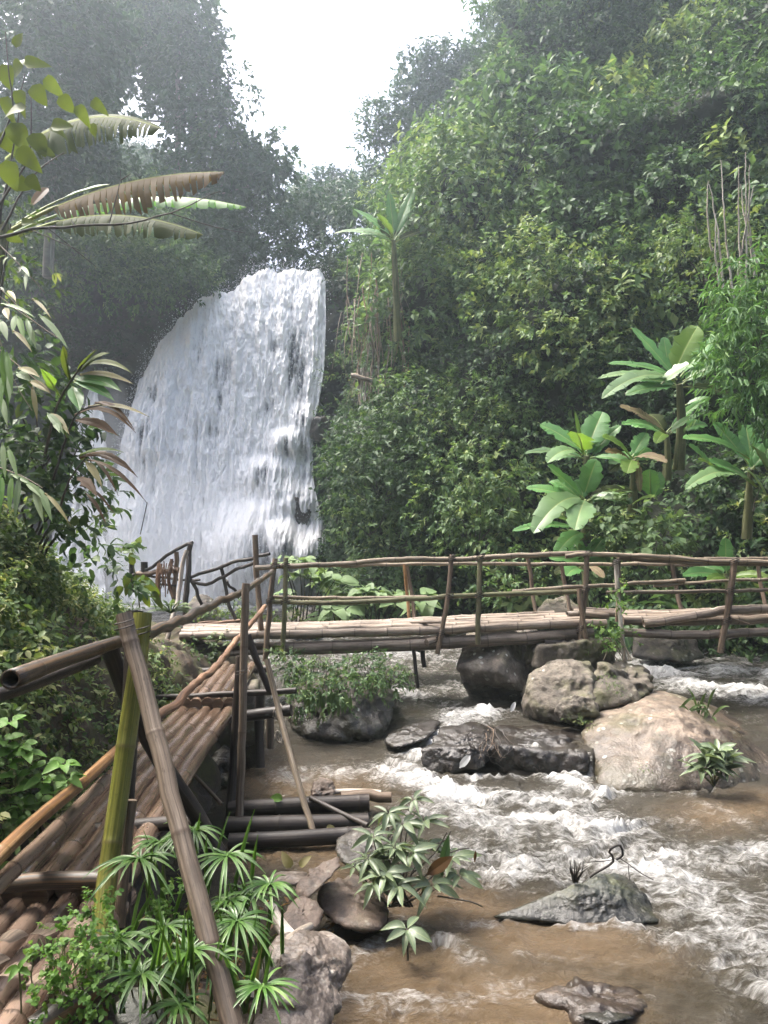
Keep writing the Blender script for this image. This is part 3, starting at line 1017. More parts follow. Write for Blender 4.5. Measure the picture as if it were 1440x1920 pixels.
shal = mixc(nt, silt, (0.064, 0.045, 0.025), (0.128, 0.088, 0.050))
colw = mixc(nt, sh.outputs['Fac'], deep, shal)
p = N(nt, 'BsdfPrincipled', Roughness=0.035, IOR=1.33)
nt.links.new(colw, p.inputs['Base Color'])
hb = math_n(nt, 'ADD', math_n(nt, 'MULTIPLY', na, 1.0), math_n(nt, 'MULTIPLY', nb, 0.45))
nt.links.new(bump(nt, hb, 0.8, 0.06), p.inputs['Normal'])
pf = N(nt, 'BsdfPrincipled', Roughness=0.6)
pf.inputs['Base Color'].default_value = (0.66, 0.66, 0.64, 1)
pf.inputs['Specular IOR Level'].default_value = 0.3
nt.links.new(bump(nt, hb, 1.0, 0.06), pf.inputs['Normal'])
mx = N(nt, 'MixShader')
nt.links.new(ff, mx.inputs[0])
nt.links.new(p.outputs[0], mx.inputs[1])
nt.links.new(pf.outputs[0], mx.inputs[2])
nt.links.new(mx.outputs[0], out.inputs['Surface'])
bpy.data.objects['river'].data.materials.append(m)

# ------------------------------------------------------------------ waterfall
m, nt, out = new_mat('falling_water')
fo = N(nt, 'Attribute', attribute_name='foam')
tc = N(nt, 'TexCoord')
n1 = noise(nt, mapping(nt, tc.outputs['Object'], (6.0, 1.2, 1.5)), 1.0, 7, 0.66, 0.4)
n2 = noise(nt, mapping(nt, tc.outputs['Object'], (19, 3, 5.0)), 1.0, 4, 0.65, 0.3)
tt = math_n(nt, 'ADD', fo.outputs['Fac'], math_n(nt, 'ADD', math_n(nt, 'MULTIPLY', math_n(nt, 'SUBTRACT', n1, 0.5), 1.25), math_n(nt, 'MULTIPLY', math_n(nt, 'SUBTRACT', n2, 0.5), 0.55)))
mrf = N(nt, 'MapRange', interpolation_type='SMOOTHSTEP')
mrf.inputs['From Min'].default_value = 0.02
mrf.inputs['From Max'].default_value = 0.80
nt.links.new(tt, mrf.inputs['Value'])
thin = N(nt, 'BsdfPrincipled', Roughness=0.3, IOR=1.33)
nt.links.new(ramp(nt, n1, [(0.35, (0.05, 0.055, 0.065)), (0.65, (0.20, 0.21, 0.23))]), thin.inputs['Base Color'])
thick = N(nt, 'BsdfPrincipled', Roughness=0.75)
thick.inputs['Base Color'].default_value = (0.92, 0.92, 0.91, 1)
thick.inputs['Specular IOR Level'].default_value = 0.2
trl = N(nt, 'BsdfTranslucent')
trl.inputs['Color'].default_value = (0.93, 0.95, 0.97, 1)
mt = N(nt, 'MixShader')
mt.inputs[0].default_value = 0.08
nt.links.new(thick.outputs[0], mt.inputs[1])
nt.links.new(trl.outputs[0], mt.inputs[2])
hb = math_n(nt, 'ADD', n1, math_n(nt, 'MULTIPLY', n2, 0.5))
bn = bump(nt, hb, 0.4, 0.15)
nt.links.new(bn, thin.inputs['Normal'])
nt.links.new(bn, thick.inputs['Normal'])
mx = N(nt, 'MixShader')
nt.links.new(mrf.outputs[0], mx.inputs[0])
nt.links.new(thin.outputs[0], mx.inputs[1])
nt.links.new(mt.outputs[0], mx.inputs[2])
nt.links.new(mx.outputs[0], out.inputs['Surface'])
M_fall = m

YF = 24.0


def fx(px, y=YF):
    return (px - 720) / F * y


def fz(py, y=YF):
    return H + (HY - py) / F * y


def fy(py):
    return 25.2 - 2.2 * np.clip((np.asarray(py, float) - 510) / 600, 0, 1)


_lx = np.array((150, 170, 182, 196, 216, 242, 278, 330, 378, 402, 430, 446, 462, 500, 560, 600, 612, 622))
_ly = np.array((1060, 960, 880, 820, 760, 700, 645, 592, 556, 545, 546, 540, 518, 507, 507, 505, 508, 526))
LIP_X = (_lx - 720) / F * fy(_ly)
LIP_Z = H + (HY - _ly) / F * fy(_ly)
_rx = np.array((610, 613, 611, 604, 594, 588, 590, 604, 614, 616))
_ry = np.array((500, 600, 690, 740, 790, 850, 900, 960, 1000, 1200))
RIGHT_X = (_rx - 720) / F * fy(_ry)
RIGHT_Z = H + (HY - _ry) / F * fy(_ry)
X0, X1 = LIP_X[0], LIP_X[-1]
nu, nv = 420, 460
U, Vv = np.meshgrid(np.linspace(0, 1, nu), np.linspace(0, 1, nv), indexing='ij')
X = X0 + U * (X1 - X0)
top = np.interp(X, LIP_X, LIP_Z)
top = top + 0.10 * fbm(np.stack([X.ravel() * 2.0, X.ravel() * 0, X.ravel() * 0], 1), 4, 51).reshape(X.shape)
Z = top + (-0.5 - top) * Vv
rlim = np.interp(-Z, -np.array(RIGHT_Z), RIGHT_X)
X = X0 + U * (rlim - X0)                          # the right edge follows the rock
drop = np.clip(top - Z, 0, None)
bulge = 0.7 * (1 - np.exp(-drop / 1.0)) + 0.17 * drop
edge = 0.9 * np.exp(-(X - X0) / 1.4)
Y = 25.2 - bulge + edge


def bump_at(px, py, rx_, rz_, h):
    return h * np.exp(-(((X - fx(px)) / (rx_ / F * YF)) ** 2 + ((Z - fz(py)) / (rz_ / F * YF)) ** 2) ** 1.5)


ROCKS = [(510, 895, 48, 32, 0.7), (500, 1035, 85, 82, 1.5), (560, 940, 60, 30, 0.6), (545, 835, 40, 25, 0.5), (575, 790, 25, 30, 0.4),
         (572, 1060, 30, 50, 0.9), (240, 1000, 60, 80, 0.5), (260, 820, 50, 60, 0.35), (550, 1010, 20, 30, 0.7), (600, 1030, 18, 40, 0.6)]
for r_ in ROCKS:
    Y = Y - bump_at(*r_)
g = np.stack([X.ravel(), Y.ravel() * 0, Z.ravel()], 1)
strk = fbm(g * np.array([3.0, 1, 0.34]), 5, 53, 0.6).reshape(X.shape)
clump = fbm(g * np.array([6.0, 1, 1.5]), 4, 54, 0.6).reshape(X.shape)
fine = fbm(g * np.array([16, 1, 5.0]), 3, 55, 0.6).reshape(X.shape)
dens = 0.90 + 0.46 * strk + 0.30 * clump
dens += 0.45 * np.exp(-drop / 0.7)                            # dense white at the lip
dens -= 0.42 * np.exp(-(((X - fx(545)) / 0.75) ** 2)) * sstep(fz(570), fz(640), Z) * sstep(fz(800), fz(720), Z)
dens -= 0.16 * np.exp(-(((X - fx(390)) / 0.7) ** 2)) * sstep(fz(590), fz(700), Z) * sstep(fz(930), fz(800), Z)
dens -= 0.15 * np.exp(-(((X - fx(280)) / 0.5) ** 2)) * sstep(fz(740), fz(800), Z) * sstep(fz(960), fz(900), Z)
dens += 0.30 * np.exp(-(((X - fx(330)) / 0.6) ** 2)) + 0.22 * np.exp(-(((X - fx(470)) / 0.45) ** 2))
for (px, py, rx_, rz_, h), k in zip(ROCKS, (.32, .42, .15, .2, .15, .25, .1, .1, .3, .2)):
    dens -= k * np.exp(-(((X - fx(px)) / (rx_ * .8 / F * YF)) ** 2 + ((Z - fz(py + 6)) / (rz_ * .8 / F * YF)) ** 2) ** 2)
    ring_ = ((X - fx(px)) / (rx_ / F * YF)) ** 2 + ((Z - fz(py - 4)) / (rz_ / F * YF)) ** 2
    dens += 0.30 * np.exp(-((ring_ - 1.1) / 0.28) ** 2) * (Z > fz(py + rz_ * 0.3))
dens += 0.35 * sstep(fz(980), fz(1120), Z) * (X < fx(430))
Y = Y - 0.14 * strk - 0.10 * clump - 0.03 * fine * np.clip(dens, 0, 1)
tag(obj('waterfall', np.stack([X, Y, Z], -1).reshape(-1, 3), grid_faces(nu, nv), M_fall, None, {'foam': np.clip(dens, 0, 1.3).ravel()}),
    'tall white waterfall pouring over the dark cliff behind the bamboo bridge', 'waterfall')

# the small side stream at the far left of the falls
u2, v2 = np.meshgrid(np.linspace(0, 1, 50), np.linspace(0, 1, 90), indexing='ij')
jag = 9 * fbm(np.stack([v2.ravel() * 7, (u2 > .5).ravel() * 9.0, v2.ravel() * 0], 1), 4, 58).reshape(u2.shape)
pxs = np.interp(v2, [0, .1, .35, 1], [176, 160, 140, 60]) + u2 * np.interp(v2, [0, .1, .35, 1], [3, 26, 62, 135]) + jag * np.minimum(1, v2 * 6)
pys = 705 + v2 * 440
ysd = 25.4 - 2.0 * v2 + 0.15 * fbm(np.stack([pxs.ravel() / 12, pys.ravel() / 30, pxs.ravel() * 0], 1), 4).reshape(u2.shape)
sv = np.stack([(pxs - 720) / F * ysd, ysd, H + (HY - pys) / F * ysd], -1).reshape(-1, 3)
tag(obj('side_stream', sv, grid_faces(50, 90), M_fall, None, {'foam': np.clip(0.62 + 0.5 * fbm(sv * np.array([2, 1, .6]), 4, 57), 0, 1.2)}),
    'thin white side stream falling behind the leafy left bank', 'waterfall')

# spray: small drops thrown out of the falls
m, nt, out = new_mat('spray_drop')
p = N(nt, 'BsdfPrincipled', Roughness=0.5)
p.inputs['Base Color'].default_value = (0.82, 0.85, 0.90, 1)
trl = N(nt, 'BsdfTranslucent')
trl.inputs['Color'].default_value = (0.85, 0.88, 0.92, 1)
mx = N(nt, 'MixShader')
mx.inputs[0].default_value = 0.5
nt.links.new(p.outputs[0], mx.inputs[1])
nt.links.new(trl.outputs[0], mx.inputs[2])
nt.links.new(mx.outputs[0], out.inputs['Surface'])
M_drop = m
nd = 34000
iu = (rng.random(nd) * nu).astype(int)
iv = (rng.random(nd) ** 1.1 * nv).astype(int)
base = np.stack([X, Y, Z], -1)[iu, iv]
near_lip = rng.random(nd) < 0.06
iv2 = (rng.random(nd) ** 2 * 40).astype(int)
base[near_lip] = np.stack([X, Y, Z], -1)[iu, iv2][near_lip]
base += rng.normal(size=(nd, 3)) * np.array([0.14, 0.06, 0.16]) + np.array([0, -0.16, 0.03])
sz = 0.005 + 0.013 * rng.random(nd) ** 3
tet = np.array([(1, 0, -.6), (-.5, .87, -.6), (-.5, -.87, -.6), (0, 0, 1.7)])
dv = (base[:, None] + tet[None] * sz[:, None, None]).reshape(-1, 3)
df = (np.array([(0, 1, 3), (1, 2, 3), (2, 0, 3), (0, 2, 1)])[None] + 4 * np.arange(nd)[:, None, None]).reshape(-1, 3)
tag(obj('spray', dv, df, M_drop, smooth=True), 'fine white drops thrown out in front of the falls', 'spray', kind='stuff')

# mist drifting at the foot of the falls
md = bmesh.new()
bmesh.ops.create_icosphere(md, subdivisions=4, radius=1)
mvv = np.array([v.co for v in md.verts])
mff = np.array([[v.index for v in f.verts] for f in md.faces])
md.free()
mvv = mvv * (1 + 0.22 * fbm(mvv * 1.3, 3, 71))[:, None] * np.array([3.0, 1.2, 2.5]) + np.array([-5.6, 21.0, 1.9])
m, nt, out = new_mat('mist')
pv = N(nt, 'VolumePrincipled')
pv.inputs['Color'].default_value = (0.95, 0.97, 1.0, 1)
pv.inputs['Density'].default_value = 0.16
nt.links.new(pv.outputs[0], out.inputs['Volume'])
mv2 = unit(mvv - np.array([-5.6, 21.0, 1.9])) * (1 + 0.2 * fbm(mff[:1].repeat(len(mvv), 0) * 0 + unit(mvv - np.array([-5.6, 21.0, 1.9])) * 1.7, 3, 72))[:, None] * np.array([1.1, 0.9, 2.9]) + np.array([-8.1, 22.6, 4.2])
tag(obj('mist', mv2, mff, m), 'thin mist drifting along the left edge of the falls', 'mist', kind='stuff')
tag(obj('mist', mvv, mff, m), 'white mist hanging at the foot of the falls', 'mist', kind='stuff')

# ------------------------------------------------------------------ vegetation of the right hillside
cl_low, cl_mid, cl_top = Cloud(), Cloud(), Cloud()
placed = []
for _ in range(5200):
    u = rng.uniform(0, _bl[-1] - 2)
    z = rng.uniform(0.2, 28)
    r = (0.35 + 1.0 * rng.random() ** 2.0) * (1 + 0.03 * z)
    if z + 1.1 * r > np.interp(u, [0, 3, 6, 7.5, 9, 11, 13], [12, 13.6, 15.0, 15.4, 16.0, 18.2, 27]):
        continue
    c = hill(u, z)
    if c[1] < 1 or abs((c[0]) / c[1] * F) > 860 or HY - (z - H) / c[1] * F < -140:
        continue
    if c[2] < 11 and 720 + (c[0] - r) / c[1] * F < (600 if c[2] < 8 else 612):
        continue
    if any((c[0] - a[0]) ** 2 + (c[1] - a[1]) ** 2 + (c[2] - a[2]) ** 2 < (0.66 * (r + a[3])) ** 2 for a in placed[-4000:]):
        continue
    placed.append((*c, r))
    tnt = np.clip(0.46 + 0.55 * fbm(c[None] * 0.33, 2, 61)[0] + rng.normal() * 0.13, 0.05, 0.92)
    fc = hill_out(u)
    wall_left = u < 5 and 2.5 < z < 9.5                # the steep wall next to the falls is thinly overgrown
    leafsz = (0.08 + 0.14 * rng.random() ** 1.8) * (1 + 0.012 * z)
    if rng.random() < 0.10:
        leafsz = rng.uniform(0.24, 0.34)
    cl = cl_low if z < 7 else cl_mid if z < 14 else cl_top
    cl.blob(c + fc * rng.uniform(-0.5, 0.75) * r, r, leafsz, dens=(6.5 if wall_left else 12), m=8, tint=tnt, face=fc, squash=(1, 0.9, rng.uniform(0.7, 1.2)),
            droop=rng.uniform(0.3, 1.1), width=rng.uniform(0.34, 0.6), rough=0.45)
nb_ = 30000
bu = rng.uniform(0, _bl[-1] - 2, nb_)
bz_ = rng.uniform(0.1, 28, nb_)
ok_ = bz_ < np.interp(bu, [0, 3, 6, 7.5, 9, 11, 13], [12, 13.6, 15.0, 15.4, 16.0, 18.2, 27])
bp = hill(bu, bz_)
qx_, qy_ = 720 + bp[:, 0] / bp[:, 1] * F, HY - (bp[:, 2] - H) / bp[:, 1] * F
ok_ &= (qx_ > -50) & (qx_ < 1500) & (qy_ > -120) & ~((bu < 5) & (bz_ > 2.5) & (bz_ < 9.5) & (rng.random(nb_) < 0.55))
gap_shade_tint = np.clip(0.16 + 0.3 * fbm(bp * 0.33, 2, 61) + rng.normal(size=nb_) * .08, 0, .9)  # base leaves coloured dark, painting deep shade into gaps between mounds
bd = unit(np.stack([-(0.34 - 0.30 * np.clip(bu / 9, 0, 1)), -0.95 + 0 * bu, 0.45 + 0 * bu], 1) + rng.normal(size=(nb_, 3)) * .35)
for lo_, hi_, cl in ((0, 7, cl_low), (7, 14, cl_mid), (14, 30, cl_top)):
    k_ = ok_ & (bz_ >= lo_) & (bz_ < hi_)
    cl.sprigs(bp[k_] + bd[k_] * 0.12, bd[k_], 7, 0.15 if lo_ < 14 else 0.2, width=.5, droop=.7, tint=gap_shade_tint[k_])
for c_ in placed:                                               # curtains of creeper hanging from the mounds
    if rng.random() > 0.55 or 720 + (c_[0] - 1.2 * c_[3]) / c_[1] * F < 620:
        continue
    cl = cl_low if c_[2] < 7 else cl_mid if c_[2] < 14 else cl_top
    tn_ = np.clip(0.55 + rng.normal() * .2, 0, 1)
    for k_ in range(rng.integers(2, 6)):
        n_ = int(rng.integers(8, 22))
        st_ = np.array(c_[:3]) + np.array([rng.uniform(-1, 1) * c_[3], -c_[3] * rng.uniform(.5, 1.0), c_[3] * rng.uniform(-.1, .6)])
        zz_ = np.arange(n_) * 0.13
        S_ = st_ + np.stack([0.07 * rng.normal(size=n_) + 0.1 * np.sin(zz_ * 2 + k_), -0.05 + 0.06 * rng.normal(size=n_), -zz_], 1)
        S_ = S_[S_[:, 2] > 0.5]
        D_ = np.stack([rng.normal(size=len(S_)) * .8, -0.8 + 0 * S_[:, 0], -0.3 + 0 * S_[:, 0]], 1)
        cl.sprigs(S_, D_, 4, 0.13, width=.55, twig=1.2, droop=.9, tint=tn_)
print('hill mounds', len(placed), cl_low.n // 4, cl_mid.n // 4, cl_top.n // 4)
tag(cl_low.build('undergrowth', M_leaf), 'dense green creepers and shrubs covering the foot of the right slope', 'undergrowth', kind='stuff')
tag(cl_mid.build('undergrowth', M_leaf), 'vines and bushes smothering the middle of the right slope', 'undergrowth', kind='stuff')
tag(cl_top.build('undergrowth', M_leaf), 'hazy foliage on the high part of the right slope', 'undergrowth', kind='stuff')


def shrub(name, label, cat, blobs, mat, leaf_len, dens=12, m=9, tint=0.5, stems=True, width=0.45, droop=0.5, group=None, lo=-2, tmpl=T4, rough=0.35, stem_d=0.03, base=None):
    """blobs: (px, py, Y, radius in pixels); a plant of its own with crown and stems"""
    c0 = np.array([P(b[0], b[1], b[2]) for b in blobs])
    r0 = np.array([b[3] / F * b[2] for b in blobs])
    if base is None:
        base = c0.mean(0) - np.array([0, -0.2, r0.max() * 1.1])
    t = thing(name, label, cat, base, group)
    cl = Cloud(tmpl)
    for c, r in zip(c0, r0):
        cl.blob(c, r, leaf_len, dens=dens, m=m, tint=np.clip(tint + rng.normal() * 0.08, 0, 1), face=(0, -1, 0.3), lo=lo, droop=droop, width=width, rough=rough)
    cl.build('crown', mat, t)
    if stems:
        for c, r in zip(c0, r0):
            mid = (base + c) / 2 + rng.normal(size=3) * 0.1 * np.linalg.norm(c - base)
            tube('stem', [base + rng.normal(size=3) * 0.03, mid, c + np.array([0, 0, r * 0.4])], stem_d, B_darkstem, t, d_end=stem_d * 0.4, sides=6, step=0.25)
    return t


def tree(name, label, trunk, d0, blobs, mat, leaf_len, dens=6, m=8, tint=0.4, droop=0.6, bark=B_bark, limb=0.5, lo=-2, width=0.5, cat='tree', rough=0.4):
    tp = [P(*q) for q in trunk]
    t = thing(name, label, cat, tp[0])
    tube('trunk', tp, d0, bark, t, d_end=d0 * 0.35, sides=9, step=0.6, wob=0.04)
    cl = Cloud()
    dr = np.array(tp)
    for px, py, Y, rp in blobs:
        c, r = P(px, py, Y), rp / F * Y
        cl.blob(c, r, leaf_len, dens=dens, m=m, tint=np.clip(tint + rng.normal() * 0.17, 0, 1), droop=droop, face=(0, -1, 0), lo=lo, width=width, rough=rough, inner=0.5)
        if limb and random.random() < limb:
            k = int(np.argmin(np.linalg.norm(dr - c, axis=1)))
            a = dr[k]
            tube('limb', [a, (a + c) / 2 + np.array([0, 0, 0.2 * np.linalg.norm(c - a)]) * random.uniform(-.3, .6), c], d0 * 0.28, bark, t, d_end=d0 * 0.08, sides=6, step=0.5)
    cl.build('crown', mat, t)
    return t


cl = Cloud()  # growth on the added out-of-view slope that cuts the fill light
for _ in range(260):
    q_ = vp_[rng.integers(len(vp_))]
    if q_[1] > -7:
        continue
    r = rng.uniform(1.2, 2.6)
    cl.blob(q_ + np.array([0, 0, .3 * r]), r, 0.45, dens=2.2, m=6, tint=0.45 + rng.normal() * .12, face=(0, 1, .6), rough=0.45)
tag(cl.build('undergrowth', M_leaf), 'woodland growth on the unseen slope added behind the viewer to cut fill light', 'undergrowth', kind='stuff')

# shrubs and trees that stand out on the right slope
shrub('shrub', 'yellow green bush bulging from the middle of the right slope', 'shrub',
      [(1010, 500, 17.3, 55), (1080, 560, 17.0, 75), (1140, 520, 17.2, 55), (1000, 570, 17.2, 50), (1090, 640, 16.6, 70), (1160, 600, 16.8, 50), (1020, 640, 16.6, 50)],
      M_leaf, 0.14, dens=13, tint=0.78, droop=0.7)
shrub('shrub', 'broad dark leafy bush overhanging the foot of the falls on their right', 'shrub',
      [(655, 870, 17.6, 46), (695, 830, 17.6, 52), (740, 860, 17.3, 60), (695, 910, 17.2, 56), (655, 930, 17.4, 42), (760, 930, 17.0, 50), (720, 790, 17.9, 45), (790, 870, 17.0, 50)],
      M_leaf, 0.15, dens=15, tint=0.36, droop=0.9)
shrub('shrub', 'bright green vine mound hanging towards the water in mid slope', 'shrub',
      [(850, 900, 16.2, 60), (910, 880, 16.0, 60), (830, 960, 15.9, 50), (900, 960, 15.7, 65), (960, 940, 15.6, 50), (870, 1010, 15.6, 45), (940, 1010, 15.4, 45)],
      M_leaf, 0.14, dens=15, tint=0.60, droop=1.1)
shrub('shrub', 'light green bush above the dark overhanging one beside the falls', 'shrub',
      [(800, 760, 17.9, 50), (860, 740, 17.8, 50), (830, 810, 17.3, 50), (900, 800, 17.0, 55), (930, 730, 17.4, 45), (960, 800, 16.6, 45)],
      M_leaf, 0.12, dens=14, tint=0.58, droop=0.6)
shrub('shrub', 'pale leafed sapling near the dark hollow right of the falls', 'shrub',
      [(690, 990, 16.6, 22), (720, 970, 16.5, 20), (660, 985, 16.7, 16)], M_leaf_pale, 0.14, dens=9, tint=0.4)
shrub('shrub', 'golden leafed bush under the thin bare bamboo canes', 'shrub',
      [(1300, 420, 15.4, 50), (1350, 470, 15.2, 50), (1270, 480, 15.4, 45), (1330, 530, 15.0, 40), (1390, 430, 15.0, 45)],
      M_leaf, 0.13, dens=12, tint=0.80, droop=0.8)
shrub('bamboo_thicket', 'bright green drooping bamboo foliage against the right border', 'bamboo',
      [(1420, 530, 11.6, 50), (1400, 590, 11.5, 50), (1430, 640, 11.3, 60), (1400, 690, 11.3, 50), (1440, 730, 11.2, 55), (1380, 640, 11.5, 30), (1360, 750, 11.6, 30), (1450, 570, 11.4, 50)],
      M_leaf_bamboo, 0.17, dens=34, tint=0.45, droop=1.3, width=0.2)
shrub('shrub', 'low dark shrub at the waterline on the far right bank', 'shrub',
      [(1250, 1215, 13.2, 25), (1310, 1200, 13.1, 35), (1380, 1190, 13.0, 40), (1440, 1195, 12.9, 40), (1220, 1180, 13.4, 25)], M_leaf, 0.10, dens=14, tint=0.40, droop=1.0)
shrub('shrub', 'orange flecked shrub at the right border above the railing', 'shrub',
      [(1420, 960, 12.2, 40), (1440, 900, 12.2, 30), (1400, 1010, 12.3, 35)], M_leaf_bank, 0.09, dens=14, tint=0.65)

tree('tree', 'dark bluish tree at the left shoulder of the right hill', [(800, 330, 33), (795, 230, 33), (800, 150, 33)], 0.3,
     [(790, 150, 33, 42), (770, 190, 33, 32), (830, 130, 33.2, 45), (780, 240, 33, 36), (830, 190, 33, 45), (760, 270, 33, 28), (865, 150, 33.3, 45)], M_leaf_dark, 0.24, dens=18, tint=0.35)
tree('sapling', 'spindly sparse tree alone against the sky left of the right hill', [(735, 330, 32), (720, 280, 32), (700, 230, 32)], 0.12,
     [(690, 210, 32, 18), (715, 205, 32, 14), (705, 245, 32, 20), (690, 275, 32, 18), (725, 265, 32, 20), (740, 235, 32, 18), (730, 210, 32, 14)], M_leaf_dark, 0.20, dens=26, m=6, tint=0.5, limb=1)
tree('tree', 'tree on the hill crest with its crown cut by the sky', [(900, 240, 34), (900, 120, 34)], 0.3,
     [(920, 90, 34, 36), (960, 60, 34, 48), (1000, 30, 34, 52), (900, 140, 34, 48), (970, 110, 34, 52), (980, 0, 34, 30), (865, 150, 34, 30), (1050, 40, 34, 60), (1000, 80, 34, 55)], M_leaf, 0.22, dens=14, tint=0.40)
tree('tree', 'greyish tree on the high slope hung with drooping leaves', [(1090, 240, 31), (1100, 60, 31)], 0.35,
     [(1050, 20, 31, 60), (1110, 40, 31, 55), (1080, -20, 31, 60), (1150, 0, 31, 50), (1030, 90, 31, 50), (1100, 110, 30.5, 55)], M_leaf_dark, 0.22, dens=14, tint=0.6, droop=1.2)
tree('tree', 'tall light green tree filling the upper right corner', [(1320, 420, 23), (1330, 200, 23), (1320, 40, 23)], 0.35,
     [(1250, 60, 23, 70), (1330, 40, 23, 75), (1400, 70, 22.5, 70), (1210, 120, 23, 55), (1290, 140, 22.6, 70), (1370, 150, 22.4, 70), (1430, 170, 22, 60), (1240, 200, 22.8, 55), (1310, 230, 22.4, 60), (1390, 240, 22, 60), (1200, 20, 23.3, 50), (1270, -10, 23, 60), (1380, 0, 23, 60), (1440, 20, 22.5, 50)],
     M_leaf, 0.17, dens=16, tint=0.55, droop=1.2)

# bare bamboo canes on the right slope
t = thing('bamboo_canes', 'thin bare yellowish bamboo canes standing on the right slope', 'bamboo', P(1390, 560, 14.4))
for a, b in (((1392, 560), (1385, 310)), ((1400, 560), (1398, 285)), ((1414, 520), (1405, 310)), ((1356, 540), (1330, 345)), ((1375, 560), (1352, 300)), ((1335, 470), (1328, 340)),
             ((1420, 500), (1388, 345)), ((1382, 520), (1412, 350)), ((1350, 550), (1342, 400))):
    pole('cane', [(a[0], a[1], 14.4), ((a[0] + b[0]) / 2 + random.uniform(-6, 6), (a[1] + b[1]) / 2, 14.3), (b[0], b[1], 14.3)], 0.045, B_white, t, d_end=0.015, sides=6, node=0.4, wob=0.02)

t = thing('hanging_roots', 'bare brown roots and vines hanging down the rock wall right of the falls', 'roots', P(715, 745, 19.4))
for k in range(46):
    x0 = random.uniform(640, 765)
    y0 = random.uniform(470, 640)
    L_ = random.uniform(60, 190)
    pole('root', [(x0, y0, 20.0), (x0 + random.uniform(-12, 12), y0 + L_ * .5, 19.6), (x0 + random.uniform(-20, 20), min(760, y0 + L_), 19.3)], random.uniform(0.015, 0.05), random.choice([B_rail, B_post, B_rust]), t, sides=5, step=.4, wob=.08, d_end=.01)
for k in range(9):
    x0 = random.uniform(672, 712)
    pole('root', [(x0, 705 + random.uniform(-25, 10), 19.0), (x0 + random.uniform(-5, 5), 735, 18.9), (x0 + random.uniform(-6, 6), 758, 18.8)], 0.06, random.choice([B_rail, B_white]), t, sides=5, step=.3, wob=.05, d_end=.02)
tag(pole('fallen_log', [(660, 704, 18.9), (690, 712, 18.8), (722, 718, 18.8)], 0.13, B_rail, None, wob=.05, d_end=.09), 'pale log stuck across the rock wall right of the falls', 'log')
# ------------------------------------------------------------------ vegetation of the left background
cl = Cloud()
for _ in range(900):
    x, y = rng.uniform(-30, 0), 26.5 + 22 * rng.random() ** 1.5
    z = np.interp(x, [-40, -14, -8, -6, -2, 3], [20, 13.5, 10.6, 9.9, 10.2, 11.0]) + (y - 26) * np.interp(x, [-40, -12, -8, 3], [0.55, 0.5, 0.22, 0.2])
    px = 720 + x / y * F
    if px < -120 or (y < 29 and -8.5 < x < -1.5):
        continue
    r = rng.uniform(0.8, 1.7)
    cl.blob((x, y, z + 0.2 * r), r, 0.24, dens=5, m=8, tint=0.34 + rng.normal() * 0.12, face=(0, -1, 0.6), rough=0.45)
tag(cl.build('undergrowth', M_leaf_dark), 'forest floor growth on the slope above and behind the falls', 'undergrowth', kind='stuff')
cl = Cloud()
for px, py, Y, rp in [(40, 490, 22, 60), (110, 470, 22.5, 70), (190, 480, 23, 65), (260, 490, 23.5, 60), (320, 510, 24, 55), (60, 420, 23, 60), (150, 410, 24, 60), (240, 430, 25, 60), (310, 450, 25, 50),
                      (120, 530, 22.5, 45), (200, 540, 23, 45), (270, 545, 23.5, 40), (330, 545, 24.5, 40), (360, 500, 25, 40), (385, 540, 25.4, 28), (60, 550, 22, 35), (20, 380, 23, 60), (90, 350, 25, 60), (180, 350, 26, 60), (270, 380, 26, 50)]:
    cl.blob(P(px, py, Y), rp / F * Y, 0.18, dens=16, m=8, tint=0.40 + rng.normal() * 0.13, face=(0, -1, 0.5), rough=0.45, droop=0.7)
tag(cl.build('undergrowth', M_leaf), 'hazy bushes draping the slope above the dark hollow left of the falls', 'undergrowth', kind='stuff')
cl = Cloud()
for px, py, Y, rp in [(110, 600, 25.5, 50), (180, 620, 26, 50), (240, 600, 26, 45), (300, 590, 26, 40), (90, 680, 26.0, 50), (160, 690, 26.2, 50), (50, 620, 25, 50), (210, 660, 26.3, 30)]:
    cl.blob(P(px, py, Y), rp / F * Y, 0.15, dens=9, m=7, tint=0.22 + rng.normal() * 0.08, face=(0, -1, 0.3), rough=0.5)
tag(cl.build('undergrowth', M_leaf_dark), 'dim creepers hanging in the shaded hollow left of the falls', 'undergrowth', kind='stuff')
cl = Cloud()
for px, py, Y, rp in [(400, 430, 28, 55), (440, 480, 27.4, 45), (400, 500, 27, 40), (470, 430, 29, 55), (500, 480, 27.6, 40), (540, 440, 28.6, 50), (530, 490, 27.2, 30), (580, 460, 27.8, 40), (590, 410, 30, 50), (350, 440, 27.5, 45),
                      (480, 390, 31, 45), (430, 390, 31, 45), (540, 390, 31, 40), (640, 430, 29, 45), (650, 380, 31, 40), (620, 480, 26.6, 30), (690, 420, 28.5, 40), (585, 495, 26.8, 18)]:
    cl.blob(P(px, py, Y), rp / F * Y, 0.20, dens=16, m=8, tint=0.42 + rng.normal() * 0.09, face=(0, -1, 0.5), rough=0.45, droop=0.7)
tag(cl.build('undergrowth', M_leaf_dark), 'dark green bushes crowding the head of the falls', 'undergrowth', kind='stuff')
tree('tree', 'round crowned tree in the gap beyond the head of the falls', [(605, 440, 42), (605, 350, 42)], 0.4,
     [(600, 352, 42, 28), (630, 350, 42, 26), (575, 372, 42, 26), (650, 372, 42, 26), (610, 385, 42, 34), (550, 392, 41, 24), (690, 360, 40, 30), (720, 335, 39, 28), (670, 395, 41, 34)], M_leaf_dark, 0.28, dens=16, tint=0.5, limb=0.3)

